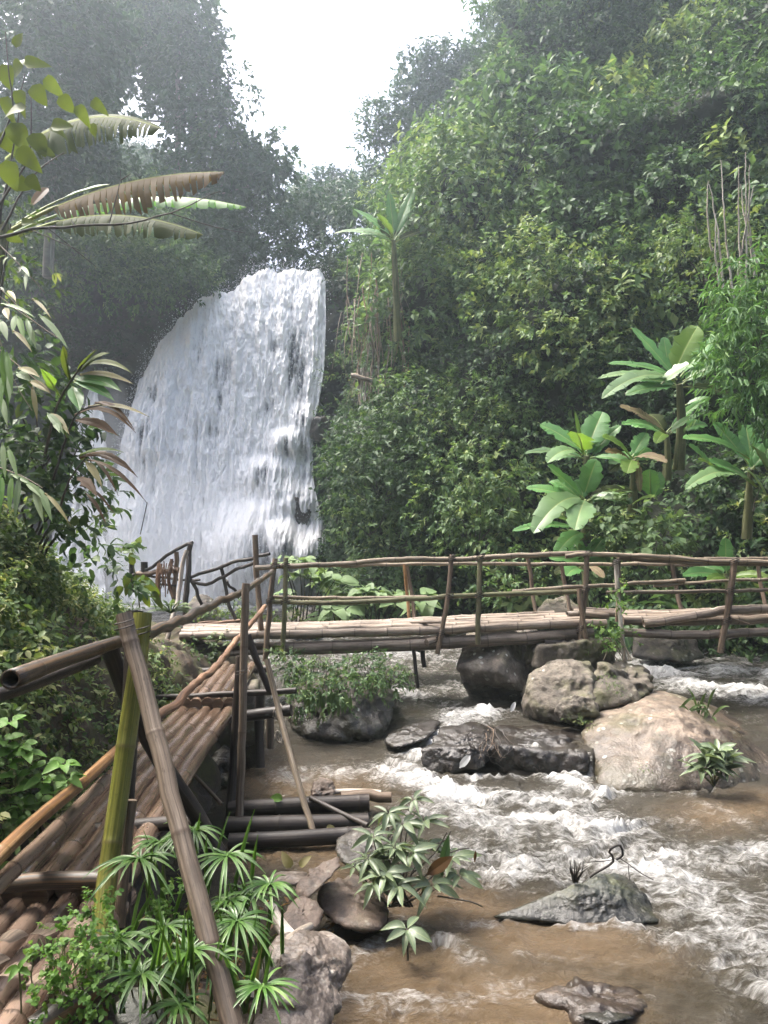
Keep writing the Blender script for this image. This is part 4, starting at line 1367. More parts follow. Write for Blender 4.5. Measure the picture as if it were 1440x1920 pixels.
tree('tree', 'tall hazy tree with a pale slim trunk on the left skyline', [(335, 540, 28), (333, 380, 28), (334, 230, 28), (330, 60, 28)], 0.34,
     [(215, 30, 28.5, 70), (285, 50, 28.3, 70), (345, 60, 28, 55), (250, 110, 28.3, 55), (340, 120, 28, 52), (380, 110, 28, 30), (355, 180, 28, 50), (310, 190, 28.3, 30), (385, 220, 28, 42), (180, 120, 28.6, 55),
      (420, 270, 28, 42), (455, 300, 28, 36), (395, 310, 28, 36), (490, 320, 28, 30), (525, 285, 28, 22), (515, 330, 28, 26), (435, 345, 28, 34), (355, 320, 28.3, 32), (300, 330, 28.5, 34), (345, 265, 28, 26), (470, 350, 28, 26), (160, 200, 28.6, 40), (350, 0, 28, 45), (280, -10, 28.4, 60)],
     M_leaf_dark, 0.26, dens=15, m=11, tint=0.42, limb=0.8)
tree('sprawling_branch', 'thin leafy sprays reaching into the sky beside the tall hazy tree', [(400, 260, 27.6), (430, 180, 27.6), (420, 90, 27.6)], 0.08,
     [(400, 70, 27.6, 18), (415, 110, 27.6, 15), (405, 140, 27.6, 17), (460, 150, 27.6, 20), (475, 175, 27.6, 14), (445, 180, 27.6, 18), (430, 210, 27.6, 22), (465, 200, 27.6, 14)], M_leaf_dark, 0.18, dens=9, tint=0.6, limb=1, cat='branch')
tree('tree', 'dark shaded tree rising behind the torn banana leaves', [(90, 520, 21), (100, 300, 21), (80, 100, 21)], 0.3,
     [(30, 40, 21, 85), (110, 60, 21.4, 80), (150, 10, 21.8, 70), (60, 140, 20.6, 75), (140, 150, 21.2, 60), (30, 230, 20.4, 70), (110, 230, 20.8, 60), (170, 260, 21.4, 45), (70, 310, 20.4, 60), (150, 320, 21.2, 55), (20, 330, 20, 50), (215, 320, 21.8, 34), (180, 70, 22, 50), (200, 210, 22, 24)],
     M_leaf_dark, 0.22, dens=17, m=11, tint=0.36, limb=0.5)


# ================================================================== ROCKS IN THE RIVER
def px3(l):
    return [P(*q) for q in l]


rock('boulder', 'huge tan boulder with white lichen rising from the river beside the bridge pier',
     [q_ * np.array([1, 1, 0.84 if q_[2] > 0.15 else 1]) for q_ in (W(1105, 1450), W(1120, 1478), W(1200, 1488), W(1300, 1484), W(1400, 1440), P(1500, 1430, 8.4), P(1490, 1400, 8.8), P(1470, 1455, 7.9), P(1085, 1400, 8.0), P(1090, 1352, 8.3), P(1180, 1332, 8.2), P(1290, 1350, 7.9),
      P(1370, 1372, 8.2), P(1240, 1276, 9.4), P(1190, 1285, 9.6), P(1330, 1310, 9.4), P(1420, 1365, 9.2), P(1110, 1400, 9.8), W(1150, 1470) + [0, .2, -.35], W(1330, 1480) + [0, .2, -.35], P(1400, 1440, 9.6))],
     R_boulder, 'boulder', sub=6, p=24, amp=0.06, freq=1.7, seed=3)
rock('boulder', 'knobbly mossy rock heap carrying the bridge pier', [P(985, 1335, 9.1), P(1000, 1262, 9.3), P(1060, 1240, 9.6), P(1110, 1250, 9.3), P(1120, 1330, 8.7), P(1060, 1345, 8.8), P(985, 1300, 10.3), P(1120, 1265, 10.3), P(1040, 1250, 10.3), P(1120, 1370, 9.4), P(990, 1370, 9.4)],
     R_mossy, 'boulder', sub=6, p=8, amp=0.08, freq=1.5, seed=8)
rock('boulder', 'mossy hump at the foot of the white barked bridge post', [P(1100, 1300, 9.0), P(1130, 1250, 9.4), P(1170, 1236, 9.6), P(1210, 1262, 9.5), P(1222, 1290, 9.3), P(1180, 1320, 8.9), P(1110, 1330, 8.9), P(1150, 1255, 10.3), P(1210, 1280, 10.2), P(1150, 1330, 10)],
     R_mossy, 'boulder', sub=5, p=8, amp=0.12, freq=2.6, seed=14)
rock('rock', 'small lichen spotted lump at the front of the mossy rock heap', [P(1045, 1345, 8.55), P(1050, 1310, 8.6), P(1085, 1300, 8.6), P(1118, 1315, 8.6), P(1115, 1345, 8.5), P(1080, 1352, 8.5), P(1060, 1320, 9.0), P(1110, 1330, 9.0)],
     R_mossy, sub=5, p=6, amp=0.05, freq=4, seed=22)
rock('boulder', 'dark upright boulder with a pale flat top under the first bridge span',
     [P(856, 1250, 10.0), P(872, 1188, 10.6), P(930, 1150, 11.3), P(975, 1152, 11.2), P(1012, 1190, 10.9), P(1020, 1330, 10.2), P(890, 1326, 10.4), P(905, 1330, 11.4), P(1010, 1330, 11.4), P(940, 1262, 9.7), P(948, 1190, 10.2), P(985, 1300, 9.9)],
     R_upright, 'boulder', sub=6, p=26, amp=0.06, freq=1.8, seed=5)
rock('boulder', 'overgrown round boulder at the left end under the bridge', [W(560, 1390, .1), W(640, 1392, .1), W(715, 1388, .1), P(745, 1330, 9.3), P(740, 1290, 9.6), P(650, 1262, 9.6), P(560, 1275, 9.6), P(530, 1330, 9.3), P(640, 1300, 8.9), P(600, 1300, 10.6), P(720, 1330, 10.6), W(640, 1390, -.3)],
     R_dark, 'boulder', sub=6, p=7, amp=0.07, freq=1.8, seed=17)
rock('rock', 'sloping dark wet slab with water breaking around its left side', [P(788, 1440, 7.95), P(792, 1405, 8.0), P(840, 1362, 8.5), P(905, 1355, 8.6), P(945, 1370, 8.5), P(930, 1400, 8.0), P(910, 1440, 7.8), P(830, 1452, 7.85), P(800, 1452, 7.9), P(870, 1400, 7.85), P(880, 1450, 8.6)],
     R_wet, sub=6, p=16, amp=0.05, freq=2.4, seed=25)
rock('rock', 'flat square edged ledge with a thin sheet of water over it', [P(930, 1394, 7.95), P(1102, 1415, 7.75), P(1104, 1450, 7.75), P(940, 1455, 7.85), P(940, 1360, 8.9), P(1090, 1362, 8.9), P(1100, 1440, 8.9), P(930, 1440, 8.9)],
     R_wet, sub=6, p=14, amp=0.05, freq=2.6, seed=29)
rock('rock', 'long wet stone at the waterline between raft and slab', [P(722, 1398, 8.6), P(730, 1372, 8.8), P(790, 1352, 9.0), P(830, 1352, 9.0), P(800, 1385, 8.5), P(750, 1402, 8.4), P(790, 1390, 9.2)], R_wet, sub=5, p=9, amp=0.04, freq=3, seed=31)
rock('rock', 'triangular grey green rock alone in the rapids', [W(925, 1718, .0), W(1000, 1728), W(1110, 1735), W(1243, 1730), P(1190, 1660, 5.1), P(1145, 1635, 5.15), P(1100, 1652, 5.0), P(1010, 1690, 4.95), P(1240, 1722, 4.95), W(1000, 1700), W(1200, 1690), W(1080, 1735, -.3), P(1165, 1642, 5.3)],
     R_slate, sub=6, p=22, amp=0.035, freq=3.2, seed=35)
rock('rock', 'brown half sunken rock near the bottom of the picture below the triangular one',
     [q_ + np.array([0, 0, -0.055]) for q_ in (P(1012, 1850, 4.0), P(1050, 1828, 4.1), P(1110, 1820, 4.15), P(1180, 1826, 4.15), P(1225, 1862, 4.0), P(1180, 1880, 3.85), P(1100, 1905, 3.8), P(1095, 1848, 3.95), P(1040, 1900, 4.0), P(1200, 1900, 4.2), P(1080, 1910, 4.2), P(1000, 1890, 4.2))],
     R_brown, sub=5, p=10, amp=0.05, freq=3.5, seed=37)
rock('rock', 'small dark stone just breaking the surface at the lower edge', [P(1085, 1905, 3.8), P(1110, 1896, 3.85), P(1170, 1898, 3.85), P(1190, 1906, 3.8), P(1140, 1920, 3.7), P(1140, 1930, 3.9)], R_slate, sub=4, p=8, amp=0.02, freq=6, seed=39)
rock('rock', 'big pale wet rock at the bottom beside the sedge', [P(470, 1900, 3.0), P(490, 1800, 3.25), P(540, 1752, 3.4), P(600, 1745, 3.5), P(645, 1765, 3.5), P(662, 1800, 3.4), P(640, 1880, 3.15), P(610, 1940, 2.95), P(520, 1960, 2.8), P(530, 1850, 3.0), P(600, 1880, 3.5), P(500, 1960, 3.3), P(570, 1790, 3.15)],
     R_pale, 'rock', sub=6, p=9, amp=0.05, freq=3, seed=41)
rock('rock', 'squarish brown rock with a black wet face under the lance leaved shrub', [P(598, 1690, 4.7), P(612, 1655, 4.9), P(660, 1640, 5.0), P(700, 1650, 5.0), P(725, 1690, 4.8), P(710, 1740, 4.5), P(640, 1740, 4.5), P(605, 1720, 4.55), P(640, 1690, 5.2), P(720, 1720, 5.1)],
     R_brown, sub=5, p=12, amp=0.035, freq=4, seed=43)
rock('rock', 'round brown stone between the pale bark and the black faced rock', [P(530, 1720, 4.0), P(540, 1690, 4.1), P(570, 1680, 4.15), P(598, 1695, 4.1), P(600, 1730, 4.0), P(570, 1752, 3.9), P(540, 1748, 3.9), P(570, 1720, 4.3)], R_brown, sub=5, p=5, amp=0.02, freq=6, seed=45)
rock('rock', 'slanting elongated brown stone behind the sedge', [P(560, 1680, 4.6), P(562, 1650, 4.65), P(600, 1620, 4.75), P(632, 1605, 4.8), P(638, 1625, 4.7), P(600, 1665, 4.55), P(580, 1685, 4.5), P(610, 1640, 5.0)], R_brown, sub=5, p=10, amp=0.03, freq=5, seed=47)
rock('rock', 'low pale stone with dead leaves on it behind the sedge', [P(490, 1650, 4.7), P(520, 1635, 4.9), P(570, 1632, 4.9), P(580, 1650, 4.7), P(530, 1668, 4.5), P(500, 1668, 4.5), P(540, 1660, 5)], R_pale, sub=4, p=7, amp=0.025, freq=5, seed=49)
rock('rock', 'mossy stone at the end of the dark log raft', [P(628, 1600, 5.3), P(640, 1570, 5.5), P(680, 1555, 5.6), P(725, 1560, 5.6), P(740, 1600, 5.4), P(690, 1625, 5.2), P(640, 1620, 5.2), P(690, 1590, 5.9)], R_mossy, sub=5, p=7, amp=0.04, freq=4, seed=51)
rock('rock', 'small knotty stone just above the raft', [P(580, 1500, 6.75), P(590, 1470, 6.85), P(610, 1460, 6.85), P(625, 1475, 6.8), P(620, 1500, 6.7), P(600, 1510, 6.7), P(605, 1490, 7.0)], R_brown, sub=5, p=7, amp=0.03, freq=8, seed=53)
rock('boulder', 'grey rounded boulder at the foot of the falls behind the path fence', [P(345, 1175, 15), P(352, 1130, 15.2), P(372, 1112, 15.4), P(395, 1120, 15.4), P(410, 1150, 15.2), P(412, 1180, 15), P(380, 1150, 14.6), P(380, 1180, 16)], R_dark, 'boulder', sub=5, p=7, amp=0.06, freq=1.8, seed=55)
rock('boulder', 'smooth dark boulder in the pool between falls and bridge', [P(535, 1180, 15), P(540, 1150, 15.3), P(565, 1138, 15.5), P(590, 1155, 15.3), P(600, 1185, 15), P(565, 1160, 14.7), P(570, 1190, 16)], R_dark, 'boulder', sub=5, p=6, amp=0.05, freq=1.8, seed=57)
rock('boulder', 'dark boulder at the waterline behind the second bridge span', [P(1000, 1160, 13), P(1020, 1125, 13.3), P(1060, 1115, 13.5), P(1090, 1140, 13.2), P(1090, 1180, 13), P(1040, 1150, 12.7), P(1050, 1180, 14)], R_mossy, 'boulder', sub=5, p=7, amp=0.06, freq=2, seed=59)
rock('boulder', 'dark water worn rock under the second bridge span', [P(1190, 1235, 12.2), P(1195, 1190, 12.5), P(1240, 1180, 12.7), P(1300, 1195, 12.7), P(1320, 1240, 12.3), P(1250, 1240, 12.0), P(1250, 1210, 13.2)], R_dark, 'boulder', sub=5, p=8, amp=0.08, freq=2, seed=61)
rock('rock', 'dark stone heap under the walkway beside the concrete pier', [P(370, 1460, 7.6), P(385, 1420, 7.8), P(430, 1405, 7.8), P(455, 1440, 7.6), P(450, 1470, 7.4), P(400, 1480, 7.4), P(420, 1450, 8.2)], R_dark, sub=5, p=7, amp=0.06, freq=3, seed=63)
rock('rock', 'dark grey stone low at the bottom between the sedge stems', [P(215, 1890, 2.85), P(240, 1850, 2.95), P(290, 1848, 3.0), P(310, 1880, 2.9), P(300, 1930, 2.8), P(230, 1935, 2.8), P(260, 1900, 3.2)], R_slate, sub=4, p=8, amp=0.02, freq=5, seed=65)


def block(name, label, cat, c, size, mat, rot=0.0, amp=0.02):
    """a rough edged block"""
    s = np.array(size) / 2
    pts = [np.array([sx * s[0] * (1 - .08 * sz), sy * s[1], sz * s[2] * (1 + .12 * sx)]) for sx in (-1, 1) for sy in (-1, 1) for sz in (-1, 1)]
    V, Fc = rock_geo(pts, sub=5, p=18, amp=amp, freq=3, seed=int(c[0] * 10) + 77)
    o = obj(name, V, Fc, mat)
    o.location = [float(q) for q in c]
    o.rotation_euler[2] = rot
    return tag(o, label, cat)


for lb_, px, py, Y_, r_ in (('black wet rock showing through the lower right side of the falls', 594, 1042, 22.3, 22), ('dark wet ledge under the right edge of the falls', 560, 955, 22.7, 26), ('small black rock at the very foot of the falls', 548, 1012, 22.2, 16), ('rounded wet rock high on the right edge of the falls', 600, 800, 23.3, 22)):
    c_ = P(px, py, Y_)
    rr_ = r_ / F * Y_
    rock('rock', lb_, [c_ + np.array(d_) * rr_ for d_ in ((-1, 0, -.2), (1, 0, -.3), (0, -.5, 0), (-.4, -.3, .9), (.5, -.2, .8), (0, .8, .6), (-.6, -.3, -1.2), (.7, -.2, -1.2), (0, .8, -1.2))], R_wet, sub=4, p=9, amp=rr_ * .18, freq=1.6, seed=px)
block('pier', 'low concrete pier standing on the mossy rocks under the bridge joint', 'pier', P(1070, 1225, 10.05), (1.0, 0.5, 0.34), R_concrete, 0.08, 0.07)
block('pier', 'grey concrete pier in the water under the end of the walkway', 'pier', P(452, 1370, 8.35), (0.42, 0.5, 0.95), R_concrete, 0.1)

# ================================================================== BAMBOO BRIDGE
bridge = thing('bamboo_bridge', 'pale bamboo footbridge with pole railings crossing the river in two spans', 'bridge', P(1000, 1200, 10.3))
YB = 10.0
for spec, d, mt_ in [
    ([(338, 1193, YB), (600, 1188, YB), (830, 1181, YB), (1000, 1172, YB), (1137, 1169, YB)], 0.115, B_deck),
    ([(340, 1187, YB + .11), (600, 1181, YB + .11), (860, 1174, YB + .11), (1090, 1163, YB + .11)], 0.11, B_deck),
    ([(344, 1183, YB + .22), (640, 1178, YB + .22), (900, 1168, YB + .22), (1110, 1158, YB + .22)], 0.105, B_deck),
    ([(344, 1180, YB + .33), (640, 1174, YB + .33), (900, 1163, YB + .33), (1060, 1155, YB + .33)], 0.105, B_deck),
    ([(346, 1177, YB + .44), (640, 1171, YB + .44), (900, 1159, YB + .44), (1040, 1152, YB + .44)], 0.105, B_deck),
    ([(1064, 1152, YB + .15), (1100, 1153, YB + .16), (1140, 1155, YB + .18)], 0.09, B_deck),
    ([(1075, 1147, YB + .45), (1150, 1151, YB + .45), (1230, 1158, YB + .4)], 0.085, B_deck),
    ([(1072, 1142, YB + .6), (1160, 1146, YB + .6), (1240, 1152, YB + .55)], 0.07, B_deck),
    ([(1207, 1169, YB - .02), (1260, 1162, YB - .02), (1330, 1150, YB), (1390, 1143, YB), (1660, 1134, YB)], 0.115, B_deck),
    ([(1168, 1163, YB + .12), (1240, 1164, YB + .12), (1330, 1164, YB + .12), (1660, 1153, YB + .12)], 0.125, B_deck),
    ([(1166, 1160, YB + .25), (1280, 1157, YB + .25), (1380, 1153, YB + .25), (1660, 1147, YB + .25)], 0.12, B_deck),
    ([(1166, 1154, YB + .37), (1280, 1152, YB + .37), (1660, 1142, YB + .37)], 0.115, B_deck),
    ([(1168, 1152, YB + .5), (1280, 1149, YB + .5), (1660, 1138, YB + .5)], 0.11, B_deck),
]:
    pole('deck_pole', spec, d, mt_, bridge, node=0.42, wob=0.012, hollow=(spec[0][0] in (1207, 1064)))
for spec, d in [([(520, 1217, YB), (700, 1212, YB), (850, 1204, YB), (960, 1198, YB), (1112, 1187, YB)], 0.165),
                ([(335, 1214, YB + .4), (500, 1214, YB + .4), (700, 1207, YB + .4), (860, 1200, YB + .4)], 0.14),
                ([(1166, 1186, YB), (1240, 1189, YB), (1310, 1190, YB), (1660, 1175, YB)], 0.115),
                ([(350, 1240, YB - .1), (430, 1226, YB), (520, 1222, YB)], 0.07)]:
    pole('support_beam', spec, d, B_beam, bridge, node=0.5, wob=0.01)
pole('cross_beam', [(800, 1205, YB - .12), (838, 1192, YB + .1), (850, 1185, YB + .6)], 0.10, B_beam, bridge, sides=9)
pole('cross_beam', [(786, 1212, YB + .05), (800, 1205, YB + .5)], 0.16, B_dark, bridge, sides=8)
pole('cross_beam', [(1352, 1192, YB - .12), (1372, 1186, YB + .6)], 0.075, B_post, bridge)
pole('cross_beam', [(1020, 1207, YB - .06), (1060, 1206, YB - .02), (1132, 1206, YB)], 0.12, B_dark, bridge)
for spec, d, mt_ in [
    ([(478, 1065, YB), (540, 1061, YB), (640, 1058, YB), (740, 1049, YB), (860, 1049, YB), (960, 1042, YB), (1100, 1037, YB)], 0.068, B_rail),
    ([(1060, 1043, YB - .06), (1100, 1039, YB - .06), (1200, 1042, YB - .06), (1290, 1048, YB - .06), (1380, 1053, YB - .06), (1660, 1054, YB - .06)], 0.06, B_rail),
    ([(1160, 1047, YB - .02), (1250, 1052, YB - .02), (1330, 1056, YB - .03), (1660, 1058, YB - .02)], 0.062, B_rail),
    ([(1320, 1048, YB + .05), (1390, 1048, YB + .05), (1660, 1046, YB + .05)], 0.055, B_rail),
    ([(640, 1061, YB + .75), (760, 1058, YB + .75), (900, 1057, YB + .75), (1100, 1058, YB + .75), (1276, 1057, YB + .75)], 0.05, B_rail),
    ([(1262, 1060, YB + .72), (1340, 1058, YB + .72), (1660, 1052, YB + .72)], 0.048, B_rail),
    ([(510, 1119, YB + .06), (600, 1121, YB + .06), (700, 1121, YB + .06), (800, 1119, YB + .06)], 0.045, B_rail),
    ([(506, 1128, YB - .04), (620, 1130, YB - .04), (760, 1124, YB - .04), (850, 1118, YB - .04), (1000, 1112, YB - .04), (1092, 1109, YB - .04)], 0.062, B_mossy),
    ([(960, 1109, YB + .03), (1040, 1103, YB + .03), (1160, 1096, YB + .03), (1284, 1088, YB + .03)], 0.052, B_rail),
    ([(1225, 1099, YB + .05), (1330, 1091, YB + .05), (1400, 1087, YB + .05), (1660, 1083, YB + .05)], 0.04, B_rail),
    ([(1137, 1111, YB - .06), (1230, 1110, YB - .06), (1360, 1108, YB - .06), (1660, 1100, YB - .06)], 0.050, B_rail),
]:
    pole('rail', spec, d, mt_, bridge, node=0.5, wob=0.014, sides=8)
for spec, d, mt_ in [
    ([(478, 1003, YB + .1), (482, 1090, YB + .08), (490, 1182, YB)], 0.075, B_post),
    ([(516, 1047, YB - .09), (507, 1120, YB - .09), (497, 1240, YB - .09)], 0.070, B_post),
    ([(536, 1046, YB - .1), (534, 1130, YB - .1), (529, 1238, YB - .1)], 0.062, B_mossy),
    ([(848, 1040, YB - .08), (838, 1130, YB - .1), (820, 1226, YB - .1)], 0.062, B_post),
    ([(901, 1043, YB - .08), (898, 1120, YB - .1), (896, 1207, YB - .1)], 0.068, B_mossy),
    ([(1101, 1036, YB - .03), (1097, 1110, YB - .06), (1082, 1254, YB - .1)], 0.068, B_post),
    ([(1086, 1104, YB - .12), (1094, 1170, YB - .13), (1109, 1260, YB - .15)], 0.066, B_post),
    ([(1154, 1050, YB - .08), (1160, 1130, YB - .08), (1172, 1240, YB - .15)], 0.056, B_white),
    ([(1161, 1042, YB + .03), (1160, 1100, YB + .03), (1158, 1165, YB + .06)], 0.055, B_post),
    ([(1377, 1050, YB - .1), (1367, 1130, YB - .1), (1350, 1224, YB - .1)], 0.082, B_post),
    ([(1568, 1046, YB - .1), (1562, 1130, YB - .1), (1552, 1222, YB - .1)], 0.075, B_post),
    ([(758, 1058, YB + .72), (763, 1110, YB + .7), (768, 1164, YB + .6)], 0.05, B_orange),
    ([(763, 1061, YB + .78), (771, 1110, YB + .75), (778, 1165, YB + .6)], 0.055, B_post),
    ([(990, 1047, YB + .72), (997, 1095, YB + .7), (1005, 1156, YB + .6)], 0.055, B_post),
    ([(1052, 1056, YB + .75), (1060, 1100, YB + .73), (1069, 1148, YB + .6)], 0.055, B_post),
    ([(1260, 1056, YB + .72), (1268, 1100, YB + .7), (1279, 1150, YB + .6)], 0.06, B_post),
    ([(1421, 1058, YB + .72), (1427, 1100, YB + .7), (1436, 1140, YB + .6)], 0.055, B_post),
    ([(775, 1216, YB - .02), (779, 1250, YB - .05), (783, 1290, YB - .08)], 0.05, B_dark),
    ([(792, 1220, YB + .05), (796, 1252, YB + .05)], 0.065, B_dark),
]:
    pole('post', spec, d, mt_, bridge, wob=0.012, sides=9)
for px, py, yy, w_ in [(848, 1049, -.08, .052), (901, 1047, -.08, .052), (1101, 1040, -.03, .052), (1155, 1056, -.08, .05), (1377, 1054, -.1, .058), (843, 1119, -.09, .05), (899, 1117, -.1, .052), (1097, 1108, -.08, .055), (1158, 1110, -.08, .046), (1369, 1108, -.1, .06),
                       (516, 1062, -.09, .055), (536, 1061, -.1, .05), (507, 1128, -.09, .055), (534, 1129, -.1, .05), (826, 1190, -.1, .055), (1090, 1180, -.1, .06), (1362, 1165, -.1, .062)]:
    c = P(px, py, YB + yy)
    pts = [c + np.array([math.cos(a) * w_, math.sin(a) * w_, 0.012 * a / 3 - 0.03 + 0.35 * w_ * math.cos(a + .6)]) for a in np.linspace(0, 2 * math.pi * 3, 36)]
    tube('lashing', pts, 0.011, B_dark, bridge, sides=5, step=0.03)
pole('tie_stick', [(758, 1168, YB + .3), (790, 1167, YB + .1), (832, 1166, YB - .1)], 0.045, B_tan, bridge, sides=7)
pole('tie_stick', [(1008, 1150, YB + .5), (1050, 1156, YB + .3), (1103, 1168, YB - .05)], 0.035, B_post, bridge, sides=7)
pole('tie_stick', [(1366, 1158, YB), (1405, 1170, YB - .1)], 0.022, B_post, bridge, sides=6)
pole('tie_stick', [(1278, 1146, YB + .5), (1330, 1151, YB + .2)], 0.03, B_rail, bridge, sides=6)


# ================================================================== WALKWAY
walk = thing('bamboo_walkway', 'wet brown bamboo walkway with log handrails leading to the bridge', 'walkway', (-1.6, 5.5, 0.3))


def wk(off, Y, dz=0.0):
    """a place on the walkway: metres left of its right edge, depth"""
    return np.array((-1.52 + 0.064 * (9.2 - Y) - off, Y, 0.9 + dz - 0.05))


for k in range(5):                                             # far section
    tube('plank_pole', [wk(0.05 + 0.105 * k, 7.25 - 0.05 * (k % 2), -0.005), wk(0.05 + 0.105 * k, 9.2 + random.uniform(-.15, .1), 0.02)], 0.11, B_walk, walk, node=0.95, wob=0.008, sides=12)
for k in range(5):                                             # middle section
    tube('plank_pole', [wk(0.04 + 0.112 * k, 3.38 + 0.04 * (k % 3), -0.02), wk(0.05 + 0.11 * k, 5.2), wk(0.055 + 0.108 * k, 7.45 - 0.12 * (k % 2), -0.09)], 0.116, B_walk, walk, node=1.1, wob=0.008, sides=14)
for k in range(6):                                             # near section with peeling sheaths
    tube('plank_pole', [wk(0.03 + 0.112 * k, 1.75, -0.07), wk(0.03 + 0.112 * k, 2.5, -0.07), wk(0.035 + 0.110 * k, 3.62 + 0.06 * ((k * 7) % 3 - 1), -0.10)], 0.108, B_peel, walk, node=0.6, wob=0.006, sides=16, step=0.05)
for k in (1, 2, 3, 4):                                          # curled brown sheaths on the joints of the near poles
    for yy in (3.12 - 0.05 * k, 2.62 + 0.06 * k):
        c = wk(0.03 + 0.112 * k - 0.03, yy, -0.03)
        a = np.linspace(-0.5, 0.9, 7)
        rows = []
        for i, t_ in enumerate((0, .33, .66, 1)):
            rr = 0.064 + 0.012 * t_ + 0.004 * (i % 2)
            for an in a * (1 - 0.45 * t_):
                rows.append(c + np.array([math.sin(an) * rr + 0.03, -0.13 * t_ + 0.03, math.cos(an) * rr - 0.002 + 0.006 * t_]))
        uvs = np.array([(0.2 * j, 0.1 * i) for i in range(4) for j in range(7)])
        obj('sheath', np.array(rows), grid_faces(4, 7), B_tan, walk, {'node': np.zeros(28)}, True, uvs)
# cross bearers
pole('cross_bearer', [(-60, 1668, 3.30), (60, 1652, 3.32), (205, 1650, 3.30)], 0.075, B_charr, walk, wob=0.005)
pole('cross_bearer', [(262, 1310, 7.30), (420, 1302, 7.30), (556, 1295, 7.25)], 0.058, B_dark, walk, wob=0.008)
pole('cross_bearer', [(380, 1352, 7.2), (460, 1342, 7.2), (546, 1331, 7.15)], 0.11, B_dark, walk, wob=0.006, sides=12)
pole('cross_bearer', [(330, 1262, 9.15), (420, 1257, 9.15), (505, 1254, 9.1)], 0.09, B_dark, walk)
pole('cross_bearer', [(150, 1560, 4.1), (300, 1545, 4.1), (372, 1540, 4.05)], 0.08, B_dark, walk)
# handrails
pole('handrail', [(20, 1274, 2.55), (110, 1240, 3.0), (222, 1203, 3.62)], 0.068, B_charr, walk, d_end=0.056, hollow=True, sides=16, node=0.6)
pole('handrail', [(-30, 1312, 2.6), (60, 1283, 2.9), (180, 1236, 3.5)], 0.050, B_dark, walk, sides=10)
pole('handrail', [(268, 1188, 3.68), (330, 1168, 4.4), (385, 1140, 5.4), (425, 1122, 6.2), (460, 1107, 6.9), (482, 1092, 7.8), (512, 1072, 9.4)], 0.058, B_charr, walk, d_end=0.056, wob=0.02, sides=12)
pole('handrail', [(288, 1350, 4.8), (330, 1318, 5.3), (372, 1276, 6.0), (400, 1256, 6.6), (440, 1205, 7.7), (470, 1170, 8.6), (497, 1137, 9.6)], 0.062, B_rust, walk, d_end=0.055, wob=0.012)
pole('handrail', [(-70, 1680, 2.75), (0, 1602, 2.95), (80, 1528, 3.35), (160, 1462, 3.85), (222, 1405, 4.5)], 0.062, B_orange, walk, node=0.42, sides=12)
pole('handrail', [(-60, 1720, 2.75), (0, 1655, 2.95), (100, 1560, 3.5), (200, 1462, 4.2)], 0.07, B_peel, walk, node=0.5, sides=12)
# the posts of the near corner
pole('post', [(268, 1150, 3.62), (258, 1250, 3.56), (240, 1370, 3.48), (222, 1500, 3.38), (205, 1620, 3.28), (188, 1760, 3.12)], 0.084, B_green, walk, node=0.40, sides=16)
pole('post', [(232, 1152, 3.50), (262, 1260, 3.42), (300, 1410, 3.25), (340, 1570, 3.05), (385, 1730, 2.85), (436, 1925, 2.62), (450, 1975, 2.56)], 0.075, B_tan, walk, node=0.44, sides=16, wob=0.008)
pole('post', [(252, 1146, 3.74), (246, 1300, 3.66), (238, 1450, 3.58), (230, 1620, 3.5), (225, 1800, 3.4)], 0.082, B_dark, walk, sides=14)
pole('brace', [(205, 1215, 3.72), (250, 1330, 3.80), (310, 1440, 3.90), (370, 1530, 4.0), (410, 1600, 4.0)], 0.085, B_dark, walk, sides=12)
pole('post', [(245, 1500, 3.45), (232, 1620, 3.4), (222, 1740, 3.3)], 0.055, B_post, walk)
# posts of the far corner
pole('post', [(461, 1094, 6.55), (458, 1200, 6.5), (455, 1330, 6.4), (452, 1450, 6.35), (447, 1565, 6.28)], 0.066, B_tan, walk, wob=0.01, sides=12, node=0.7)
pole('post', [(452, 1230, 6.75), (444, 1340, 6.7), (438, 1450, 6.65), (430, 1555, 6.5)], 0.085, B_dark, walk)
pole('brace', [(464, 1190, 7.0), (480, 1235, 7.0), (506, 1296, 7.0)], 0.062, B_dark, walk, sides=9)
pole('brace', [(500, 1236, 6.9), (520, 1320, 6.8), (540, 1400, 6.6), (566, 1490, 6.35), (592, 1578, 6.1)], 0.052, B_rail, walk, wob=0.01)
pole('post', [(488, 1300, 8.0), (486, 1370, 8.0), (488, 1440, 7.9)], 0.10, B_dark, walk)
pole('post', [(507, 1340, 7.6), (506, 1402, 7.6)], 0.075, B_beam, walk)
pole('brace', [(362, 1452, 6.7), (390, 1480, 6.6), (415, 1508, 6.5)], 0.035, B_post, walk, sides=7)
# lashings on the near corner
for cxp, cyp, Yp, w_, n_ in ((233, 1176, 3.47, .043, 2), (262, 1188, 3.58, .047, 2), (454, 1262, 6.45, .05, 2), (505, 1262, YB - .1, .05, 2)):
    c = P(cxp, cyp, Yp)
    pts = [c + np.array([math.cos(a) * w_, math.sin(a) * w_, 0.006 * a / 1.5 - 0.02 + 0.15 * w_ * math.cos(a)]) for a in np.linspace(0, 2 * math.pi * n_, 12 * n_)]
    tube('lashing', pts, 0.006, B_dark, walk, sides=5, step=0.02)

